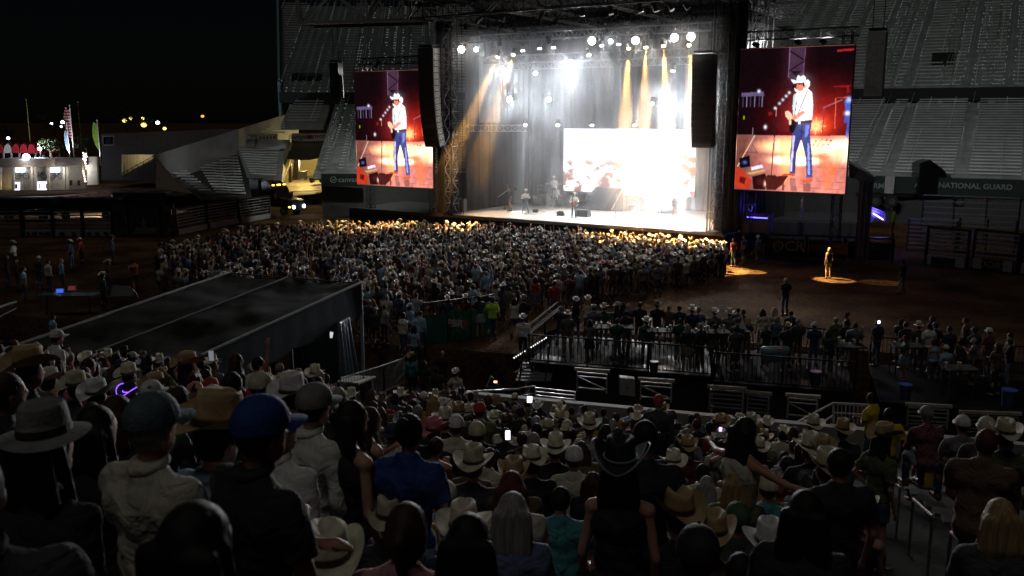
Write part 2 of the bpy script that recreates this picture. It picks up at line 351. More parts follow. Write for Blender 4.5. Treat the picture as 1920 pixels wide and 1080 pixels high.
def singer_image(Wd=230, H=300):
    # the live picture on the side screens, drawn in the proportions seen on the right screen
    x = np.linspace(35, 628, Wd); y = np.linspace(865, 90, H); X, Y = np.meshgrid(x, y)
    img = np.zeros((H, Wd, 3)); c = lambda r, g, b: np.array(srgb(r, g, b))
    img[:] = c(14, 5, 8)
    red = np.exp(-(((X - 470) / 170) ** 2 + ((Y - 470) / 130) ** 2)); img += red[..., None] * c(150, 25, 20)
    img += (np.exp(-((X - 330) / 60) ** 2) * (Y < 540) * .5)[..., None] * c(60, 25, 35)
    def poly(p, col, al=1.0):
        m = inpoly(X, Y, p); img[m] = img[m] * (1 - al) + np.array(srgb(*col)) * al
    def line(x1, y1, x2, y2, w, col):
        L = math.hypot(x2 - x1, y2 - y1); nx, ny = -(y2 - y1) / L * w / 2, (x2 - x1) / L * w / 2
        poly([(x1 + nx, y1 + ny), (x2 + nx, y2 + ny), (x2 - nx, y2 - ny), (x1 - nx, y1 - ny)], col)
    def glow(cx, cy, rx, ry, col, pw=2): 
        g = np.exp(-(((X - cx) / rx) ** 2 + ((Y - cy) / ry) ** 2) ** (pw / 2)); img[:] = img + g[..., None] * np.array(srgb(*col))
    poly([(295, 92), (383, 92), (380, 260), (300, 260)], (62, 40, 58)); line(300, 95, 300, 250, 5, (110, 80, 110)); line(380, 95, 378, 250, 5, (95, 60, 90))
    line(302, 110, 378, 160, 7, (20, 8, 14)); line(378, 165, 302, 215, 7, (20, 8, 14)); poly([(310, 215), (370, 215), (340, 250)], (20, 8, 14))
    poly([(50, 328), (170, 322), (176, 345), (50, 348)], (90, 75, 110)); 
    for k, xx in enumerate((60, 80, 100, 125, 150, 165)): line(xx, 345, xx, 405, 5, (110, 95, 125) if k % 2 else (60, 50, 70))
    glow(145, 320, 7, 7, (240, 245, 255)); glow(190, 515, 7, 9, (230, 230, 240)); poly([(64, 455), (72, 455), (72, 473), (64, 473)], (120, 150, 20))
    poly([(545, 112), (628, 108), (628, 118), (545, 122)], (150, 30, 35)); poly([(535, 298), (625, 296), (612, 306), (620, 330), (604, 340), (602, 306), (535, 304)], (120, 20, 25))
    # floor
    m = Y > 560 + (X - 330) ** 2 * -0.00002; f = fbm(X / 593, Y / 775, 9, 3)
    fl = np.stack([.33 + .5 * f, .09 + .20 * f, .08 + .14 * f], -1) * np.clip((X - 20) / 240, .25, 1.2)[..., None]
    img[m] = fl[m]
    for yy in (606, 660, 715, 790, 830): line(90 + (yy - 600) * -.1, yy, 628, yy + 16, 2, (150, 70, 66))
    m3 = m[..., None]
    def fglow(cx, cy, rx, ry, col, k=1.0, pw=4):
        g = np.exp(-(((X - cx) / rx) ** 2 + ((Y - cy) / ry) ** 2) ** (pw / 2)) * m; img[:] = img + g[..., None] * np.array(srgb(*col)) * k
    fglow(400, 620, 215, 42, (255, 190, 130), 2.0); fglow(360, 695, 130, 26, (255, 220, 170), 2.2); fglow(590, 640, 70, 60, (255, 210, 170), 1.5)
    poly([(272, 580), (350, 575), (330, 790), (296, 850)], (255, 150, 80), .55); poly([(480, 660), (628, 610), (600, 700), (545, 850), (520, 850)], (255, 120, 60), .5)
    fglow(330, 690, 60, 120, (255, 150, 90), .8, 2)
    # sparkle light
    glow(459, 508, 26, 26, (255, 240, 170)); glow(459, 508, 60, 50, (255, 80, 30))
    for k in range(8):
        t = k * math.pi / 4; line(459, 508, 459 + 52 * math.cos(t), 508 + 45 * math.sin(t), 5, (255, 200, 120))
    # gear
    for k in range(26):
        gx, gy = 440 + (k * 37 % 100), 575 + (k * 23 % 45); poly([(gx, gy), (gx + 12, gy + 3), (gx + 7, gy + 9)], (30, 6, 10) if k % 3 else (255, 210, 190))
    line(552, 360, 556, 522, 5, (210, 90, 70)); line(556, 360, 625, 358, 4, (190, 70, 60)); line(490, 412, 585, 370, 4, (150, 110, 120)); line(494, 412, 494, 548, 4, (120, 60, 70))
    poly([(596, 380), (628, 352), (628, 585), (612, 560), (618, 490), (600, 490), (606, 430)], (60, 80, 170)); glow(618, 372, 12, 12, (150, 190, 255)); glow(615, 440, 12, 10, (220, 225, 255)); glow(622, 610, 8, 40, (255, 240, 190))
    # left gear
    line(122, 520, 122, 650, 4, (110, 90, 100)); line(135, 560, 45, 735, 6, (210, 170, 140)); line(70, 655, 158, 655, 4, (60, 40, 50)); line(122, 610, 150, 655, 3, (60, 40, 50))
    poly([(52, 690), (110, 672), (118, 735), (60, 745)], (10, 8, 16)); glow(85, 712, 10, 8, (80, 90, 170))
    poly([(122, 738), (182, 722), (188, 738), (126, 756)], (225, 215, 255)); poly([(100, 770), (200, 748), (204, 758), (120, 780)], (190, 150, 90)); 
    poly([(32, 745), (60, 742), (130, 810), (118, 858), (36, 862)], (170, 50, 30)); poly([(62, 790), (98, 800), (88, 835), (58, 825)], (90, 18, 12))
    poly([(130, 790), (200, 770), (225, 815), (205, 862), (140, 862)], (34, 10, 14)); glow(205, 828, 7, 14, (255, 190, 170)); glow(178, 815, 20, 20, (60, 15, 15))
    poly([(200, 785), (330, 780), (296, 830), (262, 862), (215, 862)], (70, 26, 24))
    # microphone stand
    line(206, 450, 335, 300, 8, (26, 16, 26)); line(242, 410, 240, 785, 8, (40, 20, 26)); line(244, 410, 242, 785, 2, (230, 150, 130)); poly([(215, 778), (262, 778), (264, 792), (212, 792)], (60, 24, 24))
    for t in (.25, .42, .55, .68, .8): glow(206 + 129 * t, 450 - 150 * t, 6, 6, (230, 220, 235))
    poly([(200, 436), (218, 430), (228, 445), (208, 455)], (120, 20, 24))
    # the performer
    poly([(362, 300), (352, 330), (335, 345), (330, 400), (340, 470), (352, 486), (436, 476), (438, 400), (428, 330), (408, 312), (384, 306)], (255, 253, 255))
    poly([(333, 340), (342, 336), (348, 400), (344, 470), (338, 470), (331, 400)], (190, 210, 200))
    line(405, 318, 352, 470, 5, (40, 40, 60)); line(352, 360, 343, 470, 4, (60, 60, 80))
    poly([(372, 492), (436, 482), (432, 560), (446, 650), (458, 782), (426, 786), (416, 680), (388, 585), (378, 560)], (66, 74, 132))
    poly([(372, 492), (350, 500), (336, 560), (332, 640), (334, 764), (366, 766), (364, 660), (386, 580), (400, 540)], (56, 62, 118))
    poly([(340, 560), (352, 560), (346, 755), (336, 755)], (200, 190, 240)); poly([(420, 600), (430, 600), (444, 770), (432, 770)], (150, 160, 235)); poly([(405, 505), (425, 503), (420, 560), (405, 570)], (120, 130, 215))
    poly([(356, 484), (436, 474), (437, 490), (358, 500)], (60, 16, 22)); poly([(366, 486), (378, 485), (378, 497), (366, 498)], (220, 220, 230))
    poly([(334, 766), (366, 764), (364, 778), (350, 784), (345, 776), (318, 782), (292, 782), (292, 772), (312, 768)], (190, 80, 50))
    poly([(426, 785), (456, 782), (456, 806), (440, 814), (408, 816), (406, 806), (424, 796)], (196, 90, 62))
    poly([(388, 424), (402, 436), (352, 474), (330, 478), (322, 462), (346, 450)], (236, 120, 96)); poly([(292, 432), (308, 426), (330, 446), (336, 470), (312, 474), (296, 456)], (255, 190, 160))
    poly([(318, 478), (332, 470), (360, 488), (350, 530), (338, 548), (322, 536), (316, 505)], (18, 10, 16)); poly([(314, 470), (326, 466), (330, 500), (318, 505)], (240, 190, 170)); line(322, 476, 306, 440, 7, (230, 170, 140))
    poly([(352, 280), (384, 276), (388, 300), (380, 318), (362, 324), (350, 312), (344, 300)], (214, 120, 96)); poly([(352, 278), (376, 274), (380, 288), (356, 290)], (60, 20, 20)); poly([(384, 280), (392, 276), (392, 300), (386, 304)], (60, 24, 22))
    poly([(318, 268), (316, 260), (334, 263), (346, 270), (392, 268), (403, 262), (414, 274), (415, 294), (402, 312), (392, 306), (388, 286), (370, 278), (346, 279), (328, 280)], (255, 252, 255)); poly([(344, 268), (345, 250), (352, 238), (364, 246), (378, 239), (390, 250), (395, 270)], (248, 240, 250))
    poly([(346, 265), (393, 264), (394, 270), (346, 271)], (196, 160, 180)); poly([(388, 290), (404, 292), (398, 310), (390, 308)], (255, 180, 165))
    line(276, 302, 330, 300, 4, (30, 18, 26)); poly([(322, 293), (344, 295), (344, 305), (322, 306)], (14, 8, 12)); poly([(334, 305), (362, 322), (352, 330), (340, 322)], (255, 250, 250))
    glow(372, 255, 40, 22, (60, 60, 70)); glow(395, 400, 42, 85, (110, 90, 90))
    for (x1, y1, x2, y2) in ((360, 350, 372, 420), (425, 345, 418, 400), (398, 440, 430, 470), (372, 395, 400, 420), (350, 420, 360, 465), (415, 405, 434, 425)): line(x1, y1, x2, y2, 3, (205, 190, 205))
    for (x1, y1, x2, y2) in ((376, 530, 400, 545), (425, 600, 440, 612), (345, 640, 362, 632), (430, 690, 446, 700), (340, 700, 362, 694), (418, 560, 432, 552), (432, 745, 452, 752), (388, 500, 384, 580)): line(x1, y1, x2, y2, 3, (34, 34, 70))
    line(357, 286, 364, 285, 3, (50, 20, 20)); line(352, 303, 362, 304, 2, (110, 30, 30)); poly([(376, 276), (386, 277), (388, 296), (380, 300)], (40, 16, 16))
    # reflections on the floor
    poly([(294, 790), (306, 788), (312, 862), (298, 862)], (70, 24, 24), .8); poly([(336, 790), (365, 788), (380, 862), (345, 862)], (80, 60, 70), .6); poly([(410, 820), (450, 816), (452, 862), (412, 862)], (90, 50, 56), .6)
    img *= (.72 + .56 * fbm(X / 593, Y / 775, 38, 9, 3))[..., None]
    k = (img + np.roll(img, 1, 0) + np.roll(img, 1, 1) + np.roll(img, -1, 0)) / 4
    return np.clip(k, 0, 1.6)
SIMG = singer_image()
SCRM = attr_emat('screen_picture', 1.5)
def video_screen(u0, u1, z0, z1, v, lab, rot=0.0):
    t = empty('video_screen', S((u0 + u1) / 2, v, z0), lab, 'video screen', 'portrait video screens beside the stage')
    mb = MB(); mb.box(S((u0 + u1) / 2, v + .16, (z0 + z1) / 2), (u1 - u0 + .04, .3, z1 - z0 + .04), (US, NS, Vector((0, 0, 1)))); mb.build('cabinet', BSTEEL, t)
    image_grid('screen_image', SIMG, S(u0, v, z0), S(u1, v, z0), S(u0, v, z1), SCRM, t)
    mb = MB()
    for uu in (u0 + .6, u1 - .6): truss(mb, S(uu, v + .9, 1.8), S(uu, v + .9, z1 + .8), .5, .7, .05)
    truss(mb, S(u0, v + .9, z1 + .8), S(u1, v + .9, z1 + .8), .5, .7, .05); mb.build('support_frame', BSTEEL, t)
    return t
video_screen(21.55, 28.15, 4.6, 13.06, 0, 'right video screen showing a singer in a white hat, against the right grandstand')
video_screen(-9.3, -1.75, 3.72, 12.5, 0, 'left video screen showing the same singer, partly behind the left speaker hang')
# back wall screen
def rock_image(Wd=200, H=80):
    X, Y = np.meshgrid(np.linspace(0, 2.6, Wd), np.linspace(1, 0, H)); img = np.ones((H, Wd, 3)) * np.array([1.0, 1.0, 1.05])
    img *= 1.5; s = X / 2.6
    img = img * (1 - .25 * np.clip(1 - Y * 3, 0, 1)[..., None] * np.array([.5, .25, 0]))
    n = fbm(X, Y * 1.6, 7, 11, 5); edge = .44 + .10 * (fbm(X, Y * 0, 4, 5, 2) - .5) - .25 * np.clip((s - .85) / .15, 0, 1)
    cov = np.clip((Y - edge) * 9, 0, 1); d = .95 * np.clip((n - .40) * 4.6, 0, 1) * cov * (1 - .85 * np.exp(-((s - .66) / .15) ** 2))
    c1 = np.array(srgb(150, 62, 50)); c2 = np.array(srgb(255, 226, 205)) * 1.2
    a = np.clip(d * 1.5, 0, 1)[..., None]; img = img * (1 - a) + (c2 * (1 - d[..., None]) + c1 * d[..., None]) * a
    return img
t = empty('video_wall', S(9.6, 10, 4.1), 'wide white upstage video wall showing bright sky over reddish rocks', 'video wall')
mb = MB(); mb.box(S(9.6, 10.2, 5.6), (11.3, .3, 5.1), (US, NS, Vector((0, 0, 1)))); mb.build('cabinet', BSTEEL, t)
image_grid('screen_image', rock_image(), S(4.0, 10, 3.1), S(15.2, 10, 3.1), S(4.0, 10, 8.12), attr_emat('wall_picture', .85), t)
ar = bpy.data.lights.new('wall_light', 'AREA'); ar.shape = 'RECTANGLE'; ar.size = 11; ar.size_y = 4.8; ar.energy = 900; ar.color = (1, .96, .95)
o = bpy.data.objects.new('wall_light', ar); COL.objects.link(o); o.location = S(9.6, 9.9, 5.6) - wloc(t); o.parent = t; o.rotation_euler = (-NS).to_track_quat('-Z', 'Y').to_euler()

# ------------------------------------------------------------------ speaker hangs
GRILLE = mat('speaker_grille', (.03, .03, .034), .6); RIG = mat('rigging_plate', (.42, .42, .38), .5, .2)
def line_array(u, v, ztop, n, h, w, d, lab, curve=3.0, gm=GRILLE, yaw=0.0, plates=True):
    t = empty('line_array', S(u, v, ztop), lab, 'speaker array', 'hanging speaker arrays')
    rot = Matrix.Rotation(yaw, 3, 'Z'); fx = rot @ US; fy = rot @ NS
    p = S(u, v, ztop); ang = 0.0
    mbf = MB(); mbf.box(p + Vector((0, 0, .14)), (w * .9, d, .12), (fx, fy, Vector((0, 0, 1)))); 
    for sx in (-.3, .3): mbf.tube(p + fx * sx * w + Vector((0, 0, .2)), p + fx * sx * w + Vector((0, 0, 16.3 - ztop)), .025, n=5)
    mbf.build('flying_frame', BSTEEL, t)
    for i in range(n):
        a = R(-ang); up = (Vector((0, 0, 1)) * math.cos(a) + fy * math.sin(a)); fwd = fx.cross(up) * -1; dep = up.cross(fx)
        c = p - up * h / 2
        mb = MB(); mb.box(c, (w, d, h * .992), (fx, dep, up)); cab = mb.build('speaker_cabinet', gm, t, bevel=.012)
        if plates:
            mb = MB()
            mb.box(c + fx * (w / 2 + .012), (.02, d * .82, h * .8), (fx, dep, up)); mb.m = 1
            for q in (-.28, 0, .28):
                for r_ in (-.2, .2) if q else (0,): mb.box(c + fx * (w / 2 + .026) + dep * d * q + up * h * r_, (.012, d * .12, h * .2), (fx, dep, up))
            mb.build('rigging_plate', [RIG, BSTEEL], cab)
        p = p - up * h; ang += curve * (i / n) * 1.6
    return t
def arr_at(x, y, v): u, z = atS(x, y, v); return u, z
u, z = arr_at(803, 90, -1.2); line_array(u, -1.2, z, 16, .44, 1.35, .75, 'long curved black speaker array left of the stage opening', 1.6)
u, z = arr_at(818, 90, .6); line_array(u + .05, .6, z, 10, .5, .9, .85, 'shorter pale-sided speaker array just behind the long left array', .5)
u, z = arr_at(1322, 102, -.6); line_array(u, -.6, z, 14, .40, 1.3, .8, 'black curved speaker array at the right edge of the stage opening', 1.2, plates=False)
u, z = arr_at(1646, 60, -1); line_array(u, -1, z, 9, .38, .95, .6, 'grey speaker array hung right of the right video screen', .9, mat('grey_grille', (.5, .55, .57), .6), plates=False)
u, z = arr_at(630, 118, 0); line_array(u, 0, z, 8, .34, .9, .6, 'small black speaker array hung left of the left video screen', .6, plates=False)
# ------------------------------------------------------------------ stage lamps, beams and smoke
ZA = Vector((0, 0, 1)); SAX = (US, NS, ZA)
LENSW = emat('lamp_lens_white', (1, .98, .95), 60); LENSA = emat('lamp_lens_amber', (1, .75, .4), 40)
LHOUSE = MB(); LHOUSE.tube((0, 0, .28), (0, 0, -.12), .13, .17, 12); LHOUSE.box((0, 0, .34), (.3, .2, .12)); LHOUSE.beam((-.2, 0, .4), (-.2, 0, .02), .03); LHOUSE.beam((.2, 0, .4), (.2, 0, .02), .03)
LHM = LHOUSE.mesh('lamp_housing'); LHM.materials.append(BSTEEL)
def lens_mesh(r, m):
    mb = MB(); mb.tube((0, 0, -.121), (0, 0, -.14), r, n=16); me = mb.mesh('lens'); me.materials.append(m); return me
LENS = {}
def lamp(pos, aim, lab, power=0, cone=30, col=(1, 1, 1), blend=.3, lens=.13, kind='white', shown=True, group='stage lamps on the lighting trusses', rad=.08, scale=1.0, spot=True):
    d = (Vector(aim) - Vector(pos)).normalized()
    t = empty('stage_lamp', pos, lab, 'stage lamp', group); t.rotation_euler = d.to_track_quat('-Z', 'Y').to_euler(); t.scale = (scale,) * 3
    h = bpy.data.objects.new('housing', LHM); COL.objects.link(h); h.parent = t
    key = (lens, kind)
    if key not in LENS: LENS[key] = lens_mesh(lens, {'white': LENSW, 'amber': LENSA, 'off': BSTEEL}[kind])
    l = bpy.data.objects.new('lens', LENS[key]); COL.objects.link(l); l.parent = t
    if power:
        ld = bpy.data.lights.new('lamp_light', 'SPOT' if spot else 'POINT'); ld.energy = power; ld.color = col; ld.shadow_soft_size = rad
        if spot: ld.spot_size = R(cone); ld.spot_blend = blend
        lo = bpy.data.objects.new('lamp_light', ld); COL.objects.link(lo); lo.parent = t; lo.location = (0, 0, -.3)
    return t
def Wq0(x, y, D):
    p = at(x, y, Y=D * .9); return p
def pS(x, y, v): u, z = atS(x, y, v); return S(u, v, z)
CAMP = Vector((0, 0, 9)); AUD = Vector((-2, 25, 2))
# bright blinders on the front truss, facing the audience
for (x, y, lab) in ((865, 92, 'bright white lamp at the left end of the front lighting truss'), (1110, 76, 'bright white lamp near the middle of the front lighting truss'),
                    (1192, 75, 'bright white lamp right of the middle on the front truss'), (1265, 70, 'left one of the pair of bright lamps at the right of the front truss'),
                    (1296, 68, 'right one of the pair of bright lamps at the right of the front truss')):
    lamp(pS(x, y, .2), Vector((0, 22, 3)), lab, 1050, 75, (1, .87, .70), .6, .2, rad=.25, scale=1.15)
for (x, y, v, lab, pw, r_) in ((1070, 132, 6, 'large glaring lamp high above the video wall left half', 5500, .5), (955, 186, 5, 'bright lamp hung at the left of the stage over the dark drape', 6500, .3),
                           (944, 138, 5, 'small lamp above the bright lamp at stage left', 2500, .2), (1029, 186, 6, 'lamp on the tilted truss piece left of the video wall', 2200, .2),
                           (1240, 186, 7, 'lamp with a soft glow above the right end of the video wall', 5500, .22), (1145, 77, .3, 'small white lamp right of the middle blinder on the front truss', 600, .12),
                           (893, 92, .3, 'small white lamp next to the left end blinder', 600, .12), (1004, 137, 6, 'small faint lamp left of the glaring lamp', 700, .12), (1302, 185, 6, 'lamp half hidden behind the right speaker array', 5500, .3)):
    lamp(pS(x, y, v), Vector((0, 10, 3)), lab, pw * 1.1, 80, (.9, .95, 1), .8, .3 * r_ + .1, rad=r_ * .5, spot=True)
# amber spotlights raking down
for (x, y, tx, ty, lab) in ((934, 104, 885, 215, 'amber spotlight slanting down left, left one of the two at stage left'), (963, 100, 935, 190, 'amber spotlight slanting down left, right one of the two at stage left'),
                    (1179, 88, 1172, 230, 'leftmost amber spotlight of the three right of the middle'), (1211, 86, 1206, 230, 'middle amber spotlight of the three right of the middle'),
                    (1244, 83, 1250, 230, 'rightmost amber spotlight of the three right of the middle'), (1223, 192, 1205, 260, 'low amber spotlight just above the video wall'), (1292, 82, 1300, 200, 'amber spotlight under the rightmost blinder')):
    v = 3.0; a = pS(x, y, v); b = pS(tx, ty, .9)
    lamp(a, b, lab, 240000 if x > 1000 else 120000, 13, (1, .47, .11), .35, .12, 'amber', rad=.05)
for k, (x, y, tx, ty) in enumerate(((980, 92, 978, 300), (1012, 88, 1003, 300), (1038, 86, 1036, 300), (1128, 82, 1180, 300), (1103, 100, 1150, 300), (1160, 80, 1168, 300), (985, 232, 980, 300), (1046, 232, 1040, 300), (1110, 232, 1108, 320), (1190, 232, 1190, 320), (1262, 232, 1262, 320), (1262, 130, 1240, 260))):
    v = 4.2 if y < 200 else 8.0; a = pS(x, y, v); b = pS(tx, ty, v - 1.5)
    names = ['first pale beam lamp from the left on the middle truss', 'second pale beam lamp from the left on the middle truss', 'third pale beam lamp from the left on the middle truss', 'pale beam lamp slanting right from beside the middle blinder', 'pale beam lamp slanting right below the middle blinder', 'short pale beam lamp left of the three amber ones',
             'low pale lamp over the dark drape at stage left, left one', 'low pale lamp just left of the video wall', 'low pale lamp over the left part of the video wall', 'low pale lamp over the middle of the video wall', 'low pale lamp over the right part of the video wall', 'thin white beam lamp at the upper right above the video wall']
    lamp(a, b, names[k], 42000 if y < 200 else 26000, 9, (.92, .95, 1), .4, .12, 'white', rad=.05)
# stage wash on the deck
for k, (u, v, au, av, pw, c, cone) in enumerate(((4, 1, 5, 3, 34000, (1, .88, .76), 46), (8, 1, 8.5, 4, 26000, (1, .95, .9), 50), (12, 1, 12.5, 4, 34000, (1, .96, .92), 50), (15.5, 1, 16, 4, 34000, (1, .96, .92), 45), (2.5, 2.5, 2.2, 2.2, 12000, (1, .55, .18), 26), (19, 2.5, 19, 3, 12000, (1, .6, .3), 26))):
    lamp(S(u, v - .6, 14.1), S(au, av, 1.8), ['wash lamp over the left part of the deck', 'wash lamp over the singer', 'wash lamp over the ramp', 'wash lamp over the right musicians', 'orange wash lamp over the far left of the deck', 'orange wash lamp over the far right of the deck'][k] + ' on the front truss', pw * .2 * (3 if k > 3 else 1), cone, c, .6, .12, 'off', rad=.12)
# fill lamp low at the back right that burns out the picture
lamp(S(15.0, 8.6, 3.6), S(13.5, 0, 2.3), 'glaring floor lamp behind the musicians right of the ramp', 10000, 120, (.9, .95, 1), .9, .4, rad=.3)
# yellow pools on the crowd and the dirt
for k, (x, y, z, pw, cone, u, lab) in enumerate(((700, 424, 1.6, 30000, 24, 6, 'amber spotlight aimed at the left front rows of the crowd'), (860, 424, 1.6, 30000, 17, 9, 'amber spotlight aimed at the front rows left of the middle'),
        (560, 418, 1.6, 16000, 12, 4, 'amber spotlight aimed at the far left front rows'), (1130, 440, 1.6, 36000, 18, 12, 'amber spotlight aimed at the crowd below the ramp'), (1230, 452, 1.6, 40000, 18, 14, 'amber spotlight aimed at the crowd right of the middle'),
        (1330, 505, 0, 150000, 17, 16, 'amber spotlight aimed at the right edge of the crowd'), (1410, 510, 0, 9000, 5.5, 17, 'narrow amber spotlight making the small pool right of the crowd'),
        (1562, 525, 0, 26000, 6.2, 18, 'narrow amber spotlight aimed at the lone woman on the dirt'), (1650, 530, 0, 1200, 6, 19, 'faint narrow amber spotlight aimed right of the lone woman'))):
    lamp(S(u, -2.4, 15.4), at(x, y, z=z), lab, pw * (7 if cone < 8 else 1.7), cone, (1, .66, .26), .25 if cone < 10 else .6, .08, 'off', rad=.06)
# work lamps on top of the right screen and the slanted beam over the left screen
for k, (x, y) in enumerate(((1419, 84), (1497, 79), (1544, 78))):
    p = pS(x, y, .5); lamp(p, Wq0(1700, 150, 108), ['left', 'middle', 'right'][k] + ' small work lamp on top of the right video screen', 1900, 130, (1, 1, .95), .8, .07, 'white', rad=.2)
p = pS(706, 123, .4); lamp(p, pS(652, 225, .4), 'pale lamp with a slanting beam above the left video screen', 5000, 130, (.95, .95, .85), .9, .08, 'white', rad=.2)
# the smoke that hangs in the stage
mb = MB(); mb.box(S(10.2, 5.3, 8.4), (21.4, 14.4, 13.1), SAX)
sm = mb.build('stage_smoke', []) if False else None
me = mb.mesh('stage_smoke'); smk = link_mesh('stage_smoke', me)
m = bpy.data.materials.new('stage_smoke'); m.use_nodes = True; nt = m.node_tree; nt.nodes.clear()
o = nt.nodes.new('ShaderNodeOutputMaterial'); pv = nt.nodes.new('ShaderNodeVolumePrincipled'); pv.inputs['Density'].default_value = .019; pv.inputs['Color'].default_value = (.95, .97, 1, 1); pv.inputs['Anisotropy'].default_value = .4
tc = nt.nodes.new('ShaderNodeTexCoord'); nz = nt.nodes.new('ShaderNodeTexNoise'); nz.inputs['Scale'].default_value = .22; nz.inputs['Detail'].default_value = 3; nz.inputs['Distortion'].default_value = 1.2; mr = nt.nodes.new('ShaderNodeMapRange')
for i_, v_ in ((1, .38), (2, .68), (3, .004), (4, .029)): mr.inputs[i_].default_value = v_
nt.links.new(tc.outputs['Object'], nz.inputs['Vector']); nt.links.new(nz.outputs['Fac'], mr.inputs[0]); nt.links.new(mr.outputs[0], pv.inputs['Density']); scene.cycles.volume_step_rate = 1.5; scene.cycles.volume_max_steps = 64
nt.links.new(pv.outputs[0], o.inputs['Volume']); me.materials.append(m)
tag(smk, 'thin white smoke hanging in the stage opening in the lamp beams', 'smoke', kind='stuff')
# ------------------------------------------------------------------ far grandstands
STANDC = mat('stand_concrete', (.36, .40, .40), .9, 0, .25, .8, .15)
BENCH = mat('bench_aluminium', (.85, .9, .9), .45, 0, .2, 1.0)
RAILM = mat('rail_metal', (.5, .52, .52), .4, .6, .1)
NOSE = emat('step_dot_glow', (.85, 1, .95), .22)  # faintly glowing dots along the aisle step nosings
GREEN = mat('dark_green_banner', (.005, .02, .016), .7)
def frame(deg):
    th = R(deg); U_ = Vector((math.cos(th), math.sin(th), 0)); N_ = Vector((-U_.y, U_.x, 0))
    def Wf(w, d, z): return U_ * w + N_ * d + Vector((0, 0, z))
    def atf(px, py, D):
        d = Vector(ray(px, py)); t = D / (d.x * N_.x + d.y * N_.y); return (d.x * t * U_.x + d.y * t * U_.y), CZ + d.z * t
    return U_, N_, Wf, atf
FR = frame(-28); FL = frame(5)
def grandstand(lab, fr, d0, d1, z0, z1, w0f, w1f, rows, aisles, railstep=2.3, dots=True):
    U_, N_, W, atf = fr; AX = (U_, N_, ZA)
    t = empty('grandstand', W((w0f(0) + w1f(0)) / 2, d0, z0 - 3), lab, 'grandstand', 'far grandstands')
    dd = (d1 - d0) / rows; dz = (z1 - z0) / rows; F = lambda i: i / max(1, rows - 1)
    mb = MB()
    for i in range(rows):
        w0, w1 = w0f(F(i)), w1f(F(i)); d = d0 + i * dd; z = z0 + i * dz
        mb.hexa([W(w0, d, z - dz - .3), W(w1, d, z - dz - .3), W(w1, d + dd, z - dz - .3), W(w0, d + dd, z - dz - .3), W(w0, d, z), W(w1, d, z), W(w1, d + dd, z), W(w0, d + dd, z)])
    mb.build('terrace', STANDC, t)
    al = sorted(aisles)
    for i in range(rows):
        w0, w1 = w0f(F(i)), w1f(F(i)); d = d0 + (i + .62) * dd; z = z0 + i * dz + .42
        xs = [w0] + [a for a in al if w0 + 1 < a < w1 - 1] + [w1]; mb = MB()
        for a, b in zip(xs[:-1], xs[1:]):
            n = max(1, round((b - a) / 4.6))
            for k in range(n):
                p = a + .55 + (b - a - 1.1) * k / n; q = a + .55 + (b - a - 1.1) * (k + 1) / n
                mb.box(W((p + q) / 2, d, z), (q - p - .05, .36, .09), AX)
        mb.build('bench_row', BENCH, t)
    wmin, wmax = min(w0f(0), w0f(1)), max(w1f(0), w1f(1)); x = wmin + .8; k = 0; mb = MB()
    while x < wmax - .5:
        for i in range(rows):
            if w0f(F(i)) < x < w1f(F(i)) and (i // 7 + k) % 3 != 0: mb.beam(W(x, d0 + (i + .5) * dd, z0 + i * dz + .55), W(x, d0 + (i + 1.5) * dd, z0 + (i + 1) * dz + .55), .055)
        x += railstep * (1 + .02 * (k % 3)); k += 1
        if mb.v: mb.build('seat_divider', BENCH, t); mb = MB()
    for a in al if dots else ():
        mb = MB()
        for s_ in (-.45, .45):
            for i in range(rows):
                if w0f(F(i)) < a < w1f(F(i)) and random.random() < .3 + .45 * (math.sin(i * .35 + a) > -.2): mb.box(W(a + s_, d0 + i * dd + .02, z0 + i * dz + .04), (.1, .05, .07), AX)
        if mb.v: mb.build('step_dots', NOSE, t)
        mb = MB(); mb.beam(W(a, d0, z0 + .95), W(a, d1, z1 + .95), .05); mb.build('handrail', RAILM, t)
    return t
wl = lambda x, y, d: FL[3](x, y, d)[0]
wr = lambda x, y, d: FR[3](x, y, d)[0]
gr = grandstand('right lower grandstand of grey benches behind the right video screen', FR, 85, 107, 4.0, 10.7, lambda f: wr(1385, 250, 95), lambda f: wr(2150, 250, 95), 27, [wr(x, 330, 85) for x in (1440, 1610, 1662, 1800, 1930)])
U_, N_, Wq, _ = FR; AXR = (U_, N_, ZA); x0, x1 = wr(1385, 330, 85), wr(2300, 330, 85)
mb = MB(); mb.box(Wq((x0 + x1) / 2, 84.8, 1.95), (x1 - x0, .35, 3.9), AXR); mb.build('front_wall', mat('dark_concrete', (.06, .065, .065), .8), gr)
gur = grandstand('right upper grandstand deck with rows of step lights across the top right', FR, 107.5, 139, 12.0, 25.8, lambda f: wr(1385, 100, 120), lambda f: wr(2150, 100, 120), 32, [wr(x, 165, 107.5) for x in (1420, 1452, 1484, 1520, 1560, 1622, 1655, 1665, 1700, 1768, 1775, 1812, 1845, 1850, 1890, 1930)], railstep=1.9)
mb = MB(); mb.box(Wq((x0 + x1) / 2, 107.1, 11.4), (x1 - x0, .4, 1.3), AXR); mb.build('fascia', mat('fascia', (.03, .03, .032), .8), gur)
mb = MB()
for x in (1560, 1672, 1680, 1762, 1858, 1863): mb.box(Wq(wr(x, 180, 109), 110, 10), (.4, .4, 3), AXR)
mb.build('columns', STANDC, gur)
w_, z_ = FR[3](1768, 122, 116); mb = MB(); mb.box(Wq(w_, 116, z_), (2.2, 3.5, 2.6), AXR); mb.box(Wq(w_, 114.1, z_ - .6), (.9, .1, 1.0), AXR); mb.build('vomitory_box', mat('vomitory', (.03, .032, .03), .9), gur)
